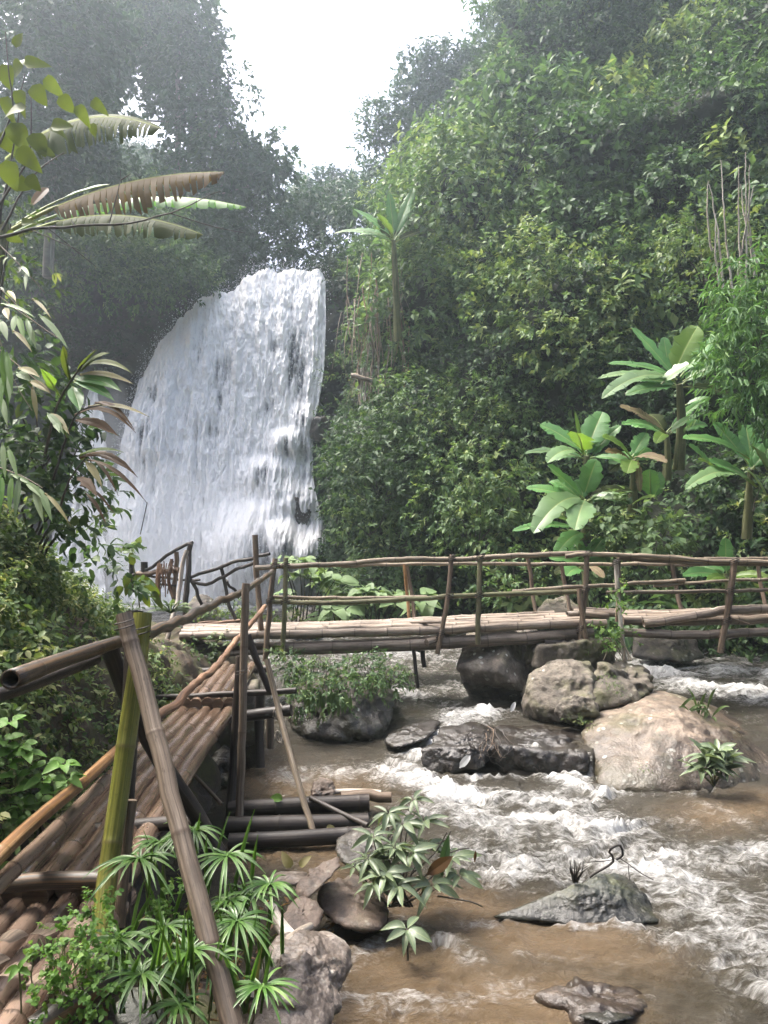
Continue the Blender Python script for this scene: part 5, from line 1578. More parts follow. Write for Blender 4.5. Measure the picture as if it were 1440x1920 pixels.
# rope tied round the bearer, hanging loop
rp = [(519, 1325, 7.05), (513, 1336, 7.02), (514, 1348, 7.02), (522, 1342, 7.02), (528, 1325, 7.05), (522, 1320, 7.1), (517, 1335, 7.02), (520, 1348, 7.02), (532, 1350, 7.02), (535, 1362, 7.03), (533, 1376, 7.03),
      (527, 1392, 7.02), (520, 1390, 7.0), (516, 1378, 7.0), (520, 1370, 7.0), (527, 1378, 7.0), (526, 1388, 7.0)]
tag(tube('rope', [P(*q) for q in rp], 0.017, B_white, None, sides=7, step=0.03), 'pale rope knotted round the dark bearer end with a hanging loop', 'rope')

# ================================================================== FENCE OF THE PATH BEYOND
fence = thing('path_fence', 'dark rough branch fence of the path leading left towards the falls', 'fence', P(330, 1180, 10.8))
for nm, spec, d, mt_ in [
    ('rail', [(250, 1078, 11.3), (280, 1067, 11.2), (320, 1036, 11.0), (361, 1017, 10.9)], 0.05, B_dark),
    ('rail', [(256, 1076, 11.25), (280, 1073, 11.2), (335, 1069, 11.0)], 0.07, B_post),
    ('rail', [(280, 1081, 11.2), (330, 1085, 11.1), (373, 1089, 10.9)], 0.035, B_dark),
    ('rail', [(276, 1098, 11.2), (330, 1096, 11.0)], 0.035, B_dark),
    ('rail', [(353, 1083, 10.9), (385, 1073, 10.8), (417, 1062, 10.6), (460, 1049, 10.4), (507, 1038, 10.2)], 0.048, B_dark),
    ('rail', [(360, 1090, 10.9), (386, 1096, 10.8), (410, 1086, 10.7), (440, 1070, 10.5), (481, 1055, 10.2)], 0.048, B_dark),
    ('post', [(248, 1050, 11.4), (248, 1110, 11.4)], 0.08, B_dark),
    ('post', [(270, 1054, 11.25), (273, 1110, 11.2)], 0.10, B_dark),
    ('post', [(331, 1034, 11.05), (329, 1080, 11.05), (326, 1130, 11.0)], 0.068, B_post),
    ('post', [(300, 1058, 11.1), (296, 1085, 11.1), (298, 1125, 11.1)], 0.075, B_rust),
    ('post', [(357, 1020, 10.85), (350, 1110, 10.75), (341, 1220, 10.6), (338, 1262, 10.5)], 0.078, B_dark),
    ('brace', [(350, 1033, 10.7), (340, 1080, 10.6), (333, 1125, 10.5), (318, 1180, 10.3), (300, 1250, 10.1), (291, 1310, 10.0)], 0.062, B_white),
    ('post', [(415, 1066, 10.65), (424, 1110, 10.65), (442, 1162, 10.6)], 0.05, B_dark),
    ('brace', [(352, 1080, 10.9), (366, 1108, 10.9), (383, 1140, 10.9)], 0.05, B_dark),
    ('brace', [(424, 1088, 10.7), (433, 1100, 10.8), (443, 1110, 10.9)], 0.04, B_dark),
    ('brace', [(322, 1048, 11.0), (316, 1090, 11.0), (325, 1120, 11.0)], 0.05, B_rust),
]:
    pole(nm, spec, d, mt_, fence, wob=0.03, sides=8)
for k in range(14):                                             # dry creeper tangled in the fence
    a = np.array([random.uniform(296, 332), random.uniform(1050, 1075)])
    b = a + np.array([random.uniform(-14, 14), random.uniform(25, 55)])
    pole('creeper', [(a[0], a[1], 11.0), (*((a + b) / 2 + np.array([random.uniform(-9, 9), 0])), 10.95), (b[0], b[1], 11.0)], 0.016, B_rust, fence, sides=5)
# sticks lying on the path behind the bridge end
sticks = [([(355, 1180, 10.9), (400, 1169, 10.8), (452, 1163, 10.7)], 0.045), ([(372, 1168, 11.0), (420, 1166, 11.0), (470, 1168, 10.9)], 0.03)]
for i, (spec, d) in enumerate(sticks):
    o = pole('stick', spec, d, B_rust, None, wob=0.02, sides=7)
    tag(o, ('thick reddish stick lying on the path behind the bridge end', 'thin stick lying above the thick reddish one on the path')[i], 'stick')

# ================================================================== LOG RAFT
raft = thing('log_raft', 'three black wet bamboo logs lying side by side in the shallows', 'raft', P(600, 1590, 6.0))
for spec, d in [([(430, 1518, 6.55), (560, 1511, 6.55), (692, 1505, 6.6)], 0.145), ([(425, 1549, 6.25), (560, 1546, 6.25), (690, 1543, 6.3)], 0.150), ([(430, 1578, 5.98), (560, 1572, 6.0), (680, 1564, 6.05)], 0.125)]:
    pole('log', spec, d, B_dark, raft, node=0.7, sides=16)
pole('tie_stick', [(582, 1496, 6.5), (640, 1525, 6.3), (690, 1548, 6.1)], 0.045, B_dark, raft, sides=8)
o = pole('driftwood', [(640, 1497, 6.75), (690, 1490, 6.75), (735, 1496, 6.7)], 0.12, B_post, None, wob=0.05, d_end=0.09)
tag(o, 'knotty driftwood butt at the right end of the raft', 'driftwood')
o = pole('driftwood', [(590, 1487, 6.8), (650, 1484, 6.85), (715, 1486, 6.8)], 0.05, B_white, None, wob=0.02)
tag(o, 'pale bleached stick washed up behind the raft', 'driftwood')
o = pole('driftwood', [(505, 1692, 3.95), (520, 1725, 3.9), (545, 1760, 3.8)], 0.055, B_white, None, wob=0.02, d_end=0.08)
tag(o, 'whitish split wood leaning on the round brown stone', 'driftwood')
o = pole('driftwood', [(470, 1880, 3.05), (495, 1820, 3.2), (540, 1765, 3.35), (585, 1742, 3.5)], 0.07, B_white, None, wob=0.03, d_end=0.03)
tag(o, 'pale weathered bark lying along the top of the pale wet rock', 'driftwood')
o = pole('driftwood', [(60, 1935, 2.5), (140, 1880, 2.6), (215, 1840, 2.75)], 0.09, B_charr, None, wob=0.01, sides=14)
tag(o, 'dark rotting log under the small creeper at the lower left', 'log')
# twigs stranded on the triangular rock
tw = thing('stranded_twig', 'dark crooked twig stranded on top of the triangular rock', 'twig', P(1120, 1650, 5.1))
for spec, d in [([(1105, 1645, 5.05), (1150, 1615, 5.05), (1142, 1598, 5.05), (1150, 1588, 5.05), (1163, 1585, 5.05), (1168, 1604, 5.05), (1155, 1612, 5.05)], 0.016),
                ([(1160, 1608, 5.05), (1195, 1632, 5.0), (1225, 1650, 4.95)], 0.007), ([(1150, 1612, 5.05), (1100, 1618, 5.0)], 0.006), ([(1178, 1622, 5.05), (1181, 1650, 5.05)], 0.006)]:
    pole('twig', spec, d, B_dark, tw, sides=6, step=0.03, wob=0.004)
tw = thing('stranded_twig', 'clump of dead black leaves and roots left of the crooked twig', 'twig', P(1080, 1652, 5.0))
for k in range(9):
    a = random.uniform(-0.9, 0.9)
    pole('root', [(1082 + random.uniform(-8, 6), 1654, 5.0), (1080 + 14 * a, 1636, 4.98), (1082 + 20 * a + random.uniform(-6, 6), 1618 + random.uniform(-6, 12), 4.98)], 0.016, B_dark, tw, sides=5, d_end=0.004, step=0.03)
db = thing('flood_debris', 'roots and rubbish caught between the wet slab and the ledge', 'debris', P(915, 1430, 7.75))
for k in range(20):
    x0 = random.gauss(915, 12)
    y0 = random.uniform(1358, 1395)
    l_ = random.uniform(15, 60)
    pole('root', [(x0, y0, 7.95), (x0 + random.uniform(-22, 22), y0 + l_ * .5, 7.72 + random.uniform(-.06, .06)), (x0 + random.uniform(-26, 26), min(1448, y0 + l_), 7.66)], random.uniform(.006, .016), random.choice([B_post, B_dark, B_dark, B_dark]), db, sides=5, d_end=0.004, step=0.06, wob=0.05)
o = obj('litter_scrap', *blade_geo(P(862, 1440, 7.7), P(882, 1416, 7.68), 0.07, 0.1, (0, -1, .3), n=5, fold=.5, seed=5)[:2], None)
m, nt, out = new_mat('white_scrap')
p = N(nt, 'BsdfPrincipled', Roughness=0.5)
p.inputs['Base Color'].default_value = (0.75, 0.74, 0.72, 1)
nt.links.new(p.outputs[0], out.inputs['Surface'])
M_scrap = m
o.data.materials.append(m)
tag(o, 'crumpled white scrap caught at the front of the wet slab', 'litter')
o = obj('litter_scrap', *blade_geo(P(958, 1335, 8.7), P(966, 1316, 8.7), 0.05, 0.1, (0, -1, .3), n=5, fold=.5, seed=6)[:2], M_scrap)
tag(o, 'tiny white scrap on the rock below the dark upright boulder', 'litter')

# ================================================================== BANANA PLANTS
def banana(label, stem, d, leaf_list, group=None):
    """leaf_list: (root, tip, width in pixels, material, options)"""
    t = thing('banana_plant', label, 'banana plant', P(*stem[0]), group)
    pole('trunk', stem, d, B_stem, t, d_end=d * 0.5, sides=10, step=0.2)
    for a, b, wpx, mt_, kw in leaf_list:
        Y = (a[2] + b[2]) / 2
        blade(t, a, b, wpx / F * Y, mt_, **kw)
    rt, tp = stem[-1], np.array([l[1][:2] for l in leaf_list])
    reach = np.median(np.hypot(tp[:, 0] - rt[0], tp[:, 1] - rt[1]))
    for k in range(5):                                          # darker leaves at the back of the crown
        an = random.uniform(-0.6, 3.7)
        l_ = reach * random.uniform(0.65, 0.95)
        tip = (rt[0] + l_ * math.cos(an) * 1.1, rt[1] - l_ * math.sin(an) * 0.7 + 8, rt[2] + random.uniform(0.1, 0.7))
        blade(t, (rt[0], rt[1] + 6, rt[2] + 0.1), tip, random.uniform(28, 44) / F * rt[2], random.choice([M_ban, M_ban, M_ban_olive]), sag=random.uniform(.1, .3), tear=0.3, fold=.25, petiole=.15, gap=.3)
    return t


def lf(x0, y0, x1, y1, w, mt_, Y, dy=-0.3, **kw):
    kw.setdefault('tear', 0.28)
    kw.setdefault('gap', 0.25)
    kw.setdefault('fold', 0.25)
    kw.setdefault('petiole', 0.12)
    return ((x0, y0, Y), (x1, y1, Y + dy), w, mt_, kw)


banana('tall banana plant with spread pale leaves high on the right slope', [(1272, 880, 14.0), (1278, 800, 13.8), (1274, 720, 13.6)], 0.22, [
    lf(1270, 712, 1185, 614, 34, M_ban, 13.6, 0.3, sag=0.05), lf(1262, 705, 1308, 612, 62, M_ban_lime, 13.55, -.2, sag=0.10), lf(1256, 705, 1244, 632, 34, M_ban, 13.75, .2, sag=0.05),
    lf(1266, 712, 1128, 748, 44, M_ban_pale, 13.5, -.8, sag=0.24), lf(1268, 716, 1120, 710, 26, M_ban_pale, 13.8, -.3, sag=0.16), lf(1268, 706, 1140, 682, 30, M_ban, 13.9, .1, sag=0.12),
    lf(1276, 706, 1345, 630, 34, M_ban, 13.7, .3, sag=0.06), lf(1280, 715, 1352, 688, 24, M_ban_pale, 13.6, -.4, sag=0.16, tear=.6), lf(1240, 720, 1292, 682, 40, M_ban_pale, 13.3, -.2, sag=0.12),
    lf(1284, 760, 1330, 745, 22, M_ban, 13.9, -.2, sag=0.1)])
banana('slender lone banana plant growing beside the top of the falls', [(746, 640, 19.0), (742, 545, 18.7), (738, 450, 18.5)], 0.22, [
    lf(738, 448, 626, 438, 22, M_ban_pale, 18.5, -.5, sag=0.16), lf(738, 446, 664, 392, 22, M_ban, 18.5, .2, sag=0.08), lf(738, 446, 708, 402, 36, M_ban_lime, 18.4, -.6, sag=0.10),
    lf(739, 446, 730, 362, 24, M_ban, 18.6, .2, sag=0.02), lf(740, 446, 776, 352, 26, M_ban, 18.6, .3, sag=0.03, tear=.4), lf(740, 450, 790, 380, 24, M_ban, 18.8, .4, sag=0.05)])
banana('banana plant with broad blue green leaves left of the ragged brown leaf', [(1092, 960, 13.2), (1096, 900, 13.1), (1100, 855, 13.0)], 0.17, [
    lf(1098, 850, 1012, 796, 50, M_ban, 13, .2, sag=0.10), lf(1100, 846, 1130, 772, 56, M_ban, 13.1, .3, sag=0.05), lf(1094, 850, 1082, 812, 56, M_ban_lime, 12.7, -.9, sag=0.10),
    lf(1090, 852, 1026, 868, 40, M_ban_pale, 12.8, -.6, sag=0.28), lf(1094, 860, 984, 850, 24, M_ban_pale, 13.0, -.4, sag=0.14), lf(1096, 935, 1026, 872, 44, M_ban, 12.8, -.2, sag=0.03),
    lf(1094, 935, 1118, 862, 50, M_ban, 12.9, -.1, sag=0.06), lf(1106, 860, 1164, 798, 30, M_ban, 13.2, .1, sag=0.12), lf(1106, 858, 1200, 880, 28, M_ban, 13.1, -.5, sag=0.2),
    lf(1092, 842, 1078, 772, 10, M_ban_lime, 13, .1, sag=0.0)])
banana('low banana plant with hanging pale leaves over the railing', [(1098, 1010, 12.8), (1096, 960, 12.7), (1094, 938, 12.7)], 0.17, [
    lf(1096, 936, 1000, 1000, 62, M_ban_pale, 12.6, -.9, sag=0.28), lf(1098, 936, 1078, 994, 58, M_ban_pale, 12.4, -.7, sag=0.14), lf(1092, 940, 986, 915, 36, M_ban, 12.9, .1, sag=0.10),
    lf(1100, 940, 1180, 938, 32, M_ban_pale, 12.6, -.4, sag=0.22), lf(1090, 945, 1036, 925, 34, M_ban, 12.9, .2, sag=0.05), lf(1086, 990, 960, 996, 26, M_ban, 12.7, -.4, sag=0.12),
    lf(1098, 1000, 1040, 1046, 40, M_ban, 12.4, -.6, sag=0.24), lf(1090, 985, 1012, 960, 16, M_ban_lime, 12.8, -.2, sag=0.05)])
banana('banana plant with lime young leaves and a withered white hanging one', [(1186, 960, 13.2), (1188, 900, 13.1), (1188, 862, 13.0)], 0.17, [
    lf(1186, 858, 1130, 820, 44, M_ban_lime, 12.9, -.3, sag=0.16), lf(1186, 856, 1212, 812, 36, M_ban, 13.1, .2, sag=0.05), lf(1188, 858, 1250, 868, 34, M_ban_tan, 12.8, -.5, sag=0.22, tear=.4),
    lf(1184, 862, 1136, 848, 30, M_ban_rust, 12.8, -.3, sag=0.2, tear=.5), lf(1186, 862, 1176, 888, 40, M_ban_lime, 12.7, -.5, sag=0.12), lf(1196, 862, 1200, 922, 16, M_ban_tan, 12.4, -.1, sag=0.02, tear=.7, droop=.2),
    lf(1220, 935, 1218, 880, 44, M_ban, 12.8, .0, sag=0.02, fold=.1), lf(1228, 935, 1234, 885, 34, M_ban, 13.0, .1, sag=0.02), lf(1186, 945, 1226, 932, 34, M_ban_lime, 12.5, -.4, sag=0.15)])
banana('banana plant with a brown ragged upright leaf behind the lime leaved one', [(1250, 900, 14), (1252, 850, 13.9), (1250, 812, 13.8)], 0.17, [
    lf(1250, 812, 1162, 762, 40, M_ban_tan, 13.7, -.2, sag=0.14, tear=.4), lf(1248, 812, 1166, 796, 32, M_ban, 13.6, -.4, sag=0.18), lf(1252, 812, 1312, 778, 24, M_ban, 13.7, -.2, sag=0.14),
    lf(1250, 815, 1230, 832, 30, M_ban_lime, 13.3, -.5, sag=0.2), lf(1250, 810, 1330, 744, 20, M_ban, 13.9, .2, sag=0.1)])
banana('large banana plant with fan of green leaves at the right border', [(1400, 1010, 12.0), (1404, 930, 11.9), (1408, 880, 11.8)], 0.17, [
    lf(1404, 870, 1338, 792, 46, M_ban, 11.8, .2, sag=0.06), lf(1406, 860, 1280, 822, 40, M_ban, 11.7, -.5, sag=0.16), lf(1410, 866, 1398, 796, 48, M_ban, 12.0, .3, sag=0.03),
    lf(1420, 912, 1330, 866, 56, M_ban, 11.5, -.4, sag=0.10), lf(1415, 905, 1285, 918, 40, M_ban_pale, 11.4, -.7, sag=0.28), lf(1440, 880, 1412, 836, 50, M_ban_pale, 11.4, -.4, sag=0.04),
    lf(1410, 880, 1460, 820, 40, M_ban, 11.8, .1, sag=0.06), lf(1440, 930, 1400, 880, 30, M_ban_pale, 11.3, -.3, sag=0.1), lf(1340, 880, 1292, 836, 44, M_ban, 12.1, -.2, sag=0.08), lf(1350, 884, 1310, 862, 30, M_ban_lime, 11.9, -.4, sag=0.1)])
banana('young banana plant with one upright leaf behind the right railing', [(1366, 1130, 12.0), (1364, 1090, 12.0), (1362, 1075, 12.0)], 0.12, [
    lf(1362, 1078, 1360, 1008, 34, M_ban, 12.0, .1, sag=0.0, fold=.12), lf(1366, 1084, 1440, 1082, 30, M_ban_lime, 11.8, -.4, sag=0.15), lf(1360, 1082, 1280, 1080, 34, M_ban, 11.8, -.3, sag=0.14), lf(1364, 1086, 1326, 1092, 24, M_ban_lime, 11.7, -.4, sag=0.2)])
banana('small banana plant with yellowing leaf behind the middle of the railing', [(1098, 1150, 12.0), (1096, 1090, 12.0), (1094, 1060, 12.0)], 0.12, [
    lf(1096, 1062, 1030, 1048, 38, M_ban, 11.8, -.3, sag=0.16), lf(1092, 1070, 1062, 1080, 40, M_ban, 11.6, -.5, sag=0.2), lf(1104, 1062, 1132, 1084, 22, M_ban_tan, 11.6, -.3, sag=0.2), lf(1100, 1055, 1130, 1010, 36, M_ban, 12.1, .2, sag=0.05), lf(1096, 1052, 1070, 1010, 40, M_ban, 12.2, .2, sag=0.05)])

# torn banana leaves reaching in from the left
t = thing('banana_plant', 'banana plant at the left border with long torn rust and green leaves', 'banana plant', P(-60, 760, 6.6))
pole('trunk', [(-60, 760, 6.6), (-20, 560, 6.6), (10, 420, 6.6)], 0.2, B_stem, t, d_end=0.1)
blade(t, (20, 430, 6.5), (420, 322, 6.0), 0.36, M_ban_rust, sag=0.13, face=(0.1, -0.75, 0.65), tear=0.95, n=34, petiole=0.22, droop=0.75, fold=0.0, gap=.45)
blade(t, (18, 440, 6.7), (462, 388, 6.4), 0.26, M_ban, sag=0.18, face=(0.1, -0.45, 0.9), tear=0.6, n=40, petiole=0.2, droop=0.55, fold=0.0, gap=.5)
blade(t, (16, 450, 6.4), (380, 440, 5.9), 0.30, M_ban_olive, sag=0.20, face=(0.1, -0.7, 0.7), tear=0.7, n=40, petiole=0.25, droop=0.5, fold=0.0, gap=.4)
blade(t, (10, 300, 6.8), (300, 240, 6.2), 0.44, M_ban_olive, sag=0.26, face=(0.1, -0.8, 0.5), tear=0.85, n=36, petiole=0.1, droop=0.5, fold=0.0, gap=.5)
blade(t, (30, 420, 6.5), (205, 346, 6.6), 0.18, M_ban_pale, sag=0.12, face=(0, -.5, .9), tear=0.2, n=20, petiole=0.5)
blade(t, (90, 352, 6.4), (60, 385, 6.3), 0.09, M_leaf_brown, sag=0.1, face=(0, -1, .3))

# climbing vine with big yellow green leaves, upper left
t = thing('climbing_vine', 'vine with large backlit yellow green leaves in the upper left corner', 'vine', P(10, 520, 5.2))
for spec in ([(0, 420, 5.2), (30, 250, 5.2), (46, 140, 5.2)], [(-10, 400, 5.2), (50, 300, 5.1), (60, 180, 5.1)], [(5, 430, 5.2), (60, 330, 5.2), (120, 285, 5.2)], [(-20, 330, 5.2), (20, 200, 5.2), (10, 60, 5.2)]):
    pole('stem', spec, 0.018, B_darkstem, t, sides=6, d_end=0.006, wob=0.02)
for px, py, ax, ay, L in [(46, 122, -20, -38, 58), (46, 122, 30, -12, 52), (44, 124, -34, 4, 50), (60, 160, 25, 30, 54), (40, 168, -10, 36, 52), (95, 238, 36, -4, 52), (92, 240, 44, 10, 44), (50, 200, -34, 10, 60), (20, 230, 20, 30, 70),
                          (30, 280, 34, 20, 62), (10, 300, 10, 40, 70), (60, 250, 20, 34, 60), (80, 150, 34, 12, 52), (15, 180, -10, 30, 62), (0, 250, 26, 24, 66), (110, 180, 30, 26, 48), (140, 200, 34, 22, 46), (20, 340, 34, 8, 56),
                          (50, 330, 30, 30, 44), (4, 120, 12, 34, 60), (170, 190, 34, 14, 40), (175, 230, 0, 40, 34), (30, 90, 14, -30, 40), (70, 280, 36, 0, 40), (40, 420, 26, -10, 34), (10, 440, 26, 6, 36)]:
    c = P(px, py, 5.1 + random.uniform(-.15, .15))
    leaf(t, c, (ax, random.uniform(-10, 10), -ay), (random.uniform(-.3, .3), -1, random.uniform(-.1, .5)), L / F * 4.0, L / F * 3.0, M_leaf_lime, 'heart')
# bare dark branch across the left
br = thing('bare_branch', 'thin dark bare branch crossing below the torn banana leaves', 'branch', P(-10, 452, 4.6))
pole('limb', [(-20, 450, 4.6), (60, 430, 4.65), (150, 424, 4.7), (240, 417, 4.8), (320, 400, 4.9), (380, 372, 5.0), (415, 358, 5.0)], 0.022, B_darkstem, br, d_end=0.005, wob=0.015, sides=7)
for spec in ([(205, 418, 4.75), (224, 345, 4.8), (226, 318, 4.8)], [(320, 400, 4.9), (400, 425, 4.9), (460, 437, 4.9)], [(226, 338, 4.8), (245, 326, 4.8)], [(140, 424, 4.7), (134, 412, 4.7)], [(90, 428, 4.65), (180, 500, 4.7)], [(60, 432, 4.6), (150, 470, 4.6)]):
    pole('twig', spec, 0.009, B_darkstem, br, d_end=0.003, sides=5)

# ================================================================== LEFT BANK PLANTS
cl = Cloud(T6)
cnt = 0
for _ in range(3200):
    y = rng.uniform(2.2, 8.4)
    x = rng.uniform(-6.0, -1.9)
    d = walk_edge(y) - 0.10 - x
    if d < 0.05:
        continue
    z = float(bank_z(np.array([x]), np.array([y]))[0])
    px, py = 720 + x / y * F, HY - (z - H) / y * F
    if px < -90 or py < 380 or px > 330:
        continue
    if 1115 < py < 1250 and 20 < px < 290 and rng.random() < 0.62:
        continue
    soil = 1150 < py and px > 60 and d < 0.6
    r = rng.uniform(0.10, 0.24)
    if soil:
        if rng.random() < 0.25:
            continue
        r *= 0.42
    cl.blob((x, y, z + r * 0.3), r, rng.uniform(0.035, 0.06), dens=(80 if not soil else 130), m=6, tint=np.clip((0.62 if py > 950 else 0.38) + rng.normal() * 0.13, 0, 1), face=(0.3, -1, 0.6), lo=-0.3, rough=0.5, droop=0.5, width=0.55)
    cnt += 1
print('bank tufts', cnt, cl.n // 7)
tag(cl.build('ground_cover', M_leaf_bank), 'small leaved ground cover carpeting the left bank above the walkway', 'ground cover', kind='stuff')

cl = Cloud(T6)
for px, py, Y, rp in [(20, 880, 5.4, 60), (80, 840, 5.5, 60), (130, 860, 5.7, 45), (60, 780, 5.5, 60), (110, 780, 5.6, 45), (20, 760, 5.3, 60), (30, 700, 5.3, 50), (150, 910, 5.8, 40), (90, 920, 5.6, 55), (30, 950, 5.3, 60), (120, 970, 5.7, 50), (170, 960, 5.9, 32),
                      (160, 1010, 6.0, 40), (200, 1040, 6.3, 34), (70, 1000, 5.5, 55), (70, 735, 5.5, 40), (15, 640, 5.2, 45), (130, 930, 5.7, 40), (100, 880, 5.6, 50), (215, 1085, 6.6, 34), (190, 1110, 6.4, 34)]:
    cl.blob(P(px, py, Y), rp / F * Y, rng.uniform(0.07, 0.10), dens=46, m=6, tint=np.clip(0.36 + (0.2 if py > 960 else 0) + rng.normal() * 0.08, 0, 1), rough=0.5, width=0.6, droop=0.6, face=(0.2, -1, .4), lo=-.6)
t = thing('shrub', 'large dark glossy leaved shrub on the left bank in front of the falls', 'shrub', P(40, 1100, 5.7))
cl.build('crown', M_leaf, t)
for k in range(9):
    pole('stem', [(40 + random.uniform(-40, 40), 1080, 5.75), (60 + random.uniform(-50, 60), 960, 5.75), (80 + random.uniform(-80, 80), 820 + random.uniform(-60, 60), 5.7)], 0.025, B_darkstem, t, sides=6, d_end=0.008, wob=0.04)

cl = Cloud(T6)
for px, py, Y, rp in [(10, 460, 5.6, 50), (50, 520, 5.6, 40), (10, 560, 5.4, 50), (0, 400, 5.8, 40), (40, 610, 5.4, 36)]:
    cl.blob(P(px, py, Y), rp / F * Y, 0.07, dens=26, m=6, tint=0.5 + rng.normal() * 0.1, rough=0.5, width=0.45, droop=0.8)
t = thing('shrub', 'thin straggling shrub above the hanging bamboo leaves at the left border', 'shrub', P(-20, 700, 5.6))
cl.build('crown', M_leaf_bank, t)
pole('stem', [(-20, 700, 5.6), (0, 560, 5.6), (20, 420, 5.6)], 0.03, B_darkstem, t, d_end=0.01)

# ginger plant with long leaves in front of the falls
t = thing('ginger_plant', 'ginger plant with long green and withered brown leaves leaning out before the falls', 'ginger plant', P(90, 860, 5.0))
pole('stem', [(85, 850, 5.0), (108, 758, 4.95), (150, 690, 4.9), (178, 655, 4.9)], 0.020, B_darkstem, t, d_end=0.010)
pole('stem', [(100, 900, 5.0), (128, 810, 4.95), (150, 770, 4.9), (190, 760, 4.85)], 0.018, B_darkstem, t, d_end=0.008)
pole('stem', [(110, 960, 5.05), (130, 900, 5.0), (160, 860, 4.95)], 0.018, B_darkstem, t, d_end=0.008)
for a, b, w_, mt_, sg in [((130, 712), (118, 648), 28, M_leaf_lime, 0.03), ((145, 695), (182, 655), 26, M_leaf_lime, 0.05), ((150, 695), (205, 662), 22, M_leaf_lime, 0.12), ((155, 688), (248, 700), 14, M_leaf_lime, 0.22), ((150, 702), (250, 720), 16, M_leaf_straw, 0.12),
                         ((140, 712), (228, 734), 28, M_ban, 0.16), ((138, 715), (215, 752), 26, M_ban, 0.12), ((136, 725), (150, 770), 28, M_ban, 0.05), ((112, 745), (75, 690), 20, M_ban_lime, 0.12),
                         ((140, 778), (255, 812), 14, M_leaf_brown, 0.34), ((165, 762), (280, 782), 12, M_leaf_straw, 0.14), ((142, 788), (222, 818), 26, M_leaf_brown, 0.14), ((178, 755), (252, 806), 12, M_leaf_brown, 0.25),
                         ((150, 852), (232, 848), 12, M_ban_lime, 0.12), ((150, 858), (258, 895), 20, M_leaf_brown, 0.28), ((165, 862), (276, 944), 10, M_leaf_brown, 0.20), ((160, 865), (192, 915), 14, M_leaf_straw, 0.12), ((175, 862), (222, 930), 8, M_leaf_brown, 0.18),
                         ((145, 895), (182, 932), 24, M_leaf_brown, 0.16), ((150, 910), (215, 965), 8, M_leaf_brown, 0.20), ((160, 925), (200, 985), 9, M_leaf_brown, 0.16), ((95, 775), (130, 815), 14, M_leaf_straw, 0.1), ((128, 820), (100, 780), 22, M_ban, .1)]:
    blade(t, (*a, 4.95), (*b, 4.75), w_ / F * 4.9, mt_, sag=sg, face=(random.uniform(-.2, .3), -0.75, 0.65), n=12, profile='lance', fold=0.25, tear=(0.25 if mt_ is M_leaf_brown else 0.0))
pole('dry_leaf_stalk', [(276, 942, 4.75), (270, 970, 4.75), (263, 1002, 4.75)], 0.006, B_darkstem, t, sides=5)

# hanging bamboo leaf sprays at the left border
t = thing('bamboo_spray', 'hanging bamboo sprays with long pale leaves at the left border', 'bamboo', P(-30, 700, 4.2))
for spec in ([(-20, 540, 4.2), (30, 580, 4.15), (60, 600, 4.1)], [(-20, 520, 4.2), (60, 600, 4.15), (120, 640, 4.1)], [(-20, 570, 4.2), (20, 700, 4.15), (60, 770, 4.1)], [(-20, 870, 4.2), (40, 892, 4.1), (80, 915, 4.05)], [(-20, 640, 4.2), (40, 690, 4.15), (90, 730, 4.1)], [(-20, 440, 4.4), (40, 500, 4.3), (85, 550, 4.3)]):
    pole('stem', spec, 0.008, B_rail, t, d_end=0.004, sides=5)
for a, b, w_, mt_ in [((8, 578), (16, 600), 14, 0), ((2, 570), (66, 596), 8, 1), ((30, 590), (24, 626), 14, 2), ((34, 594), (46, 640), 12, 2), ((50, 598), (58, 640), 10, 1), ((52, 605), (68, 656), 11, 1), ((72, 590), (128, 655), 12, 1), ((60, 560), (95, 596), 7, 0),
                      ((4, 650), (16, 768), 16, 2), ((12, 660), (24, 740), 14, 2), ((20, 690), (18, 755), 14, 1), ((5, 700), (2, 770), 16, 2), ((30, 700), (58, 715), 18, 1), ((34, 690), (75, 708), 14, 0), ((55, 715), (95, 738), 14, 0),
                      ((4, 830), (10, 900), 12, 1), ((14, 838), (34, 900), 12, 1), ((20, 890), (64, 915), 10, 1), ((22, 892), (18, 965), 14, 2), ((36, 895), (28, 975), 12, 1), ((62, 918), (82, 982), 14, 1), ((70, 912), (98, 980), 14, 1), ((48, 905), (80, 935), 12, 1), ((2, 890), (0, 960), 14, 2), ((84, 925), (132, 985), 8, 0),
                      ((88, 775), (120, 815), 14, 1), ((100, 792), (112, 812), 10, 1), ((14, 545), (30, 566), 10, 0), ((40, 500), (56, 520), 8, 1), ((50, 510), (48, 545), 10, 1), ((0, 600), (14, 640), 14, 1), ((60, 725), (70, 790), 10, 0), ((2, 745), (14, 800), 12, 1), ((24, 620), (60, 660), 9, 0)]:
    Y = random.uniform(4.0, 4.2)
    blade(t, (*a, Y), (*b, Y - 0.1), w_ / F * Y, (M_leaf_straw, M_leaf_pale, M_leaf_bright)[mt_], sag=0.12, face=(random.uniform(-.5, .5), -0.8, 0.5), n=7, profile='lance', fold=0.2)

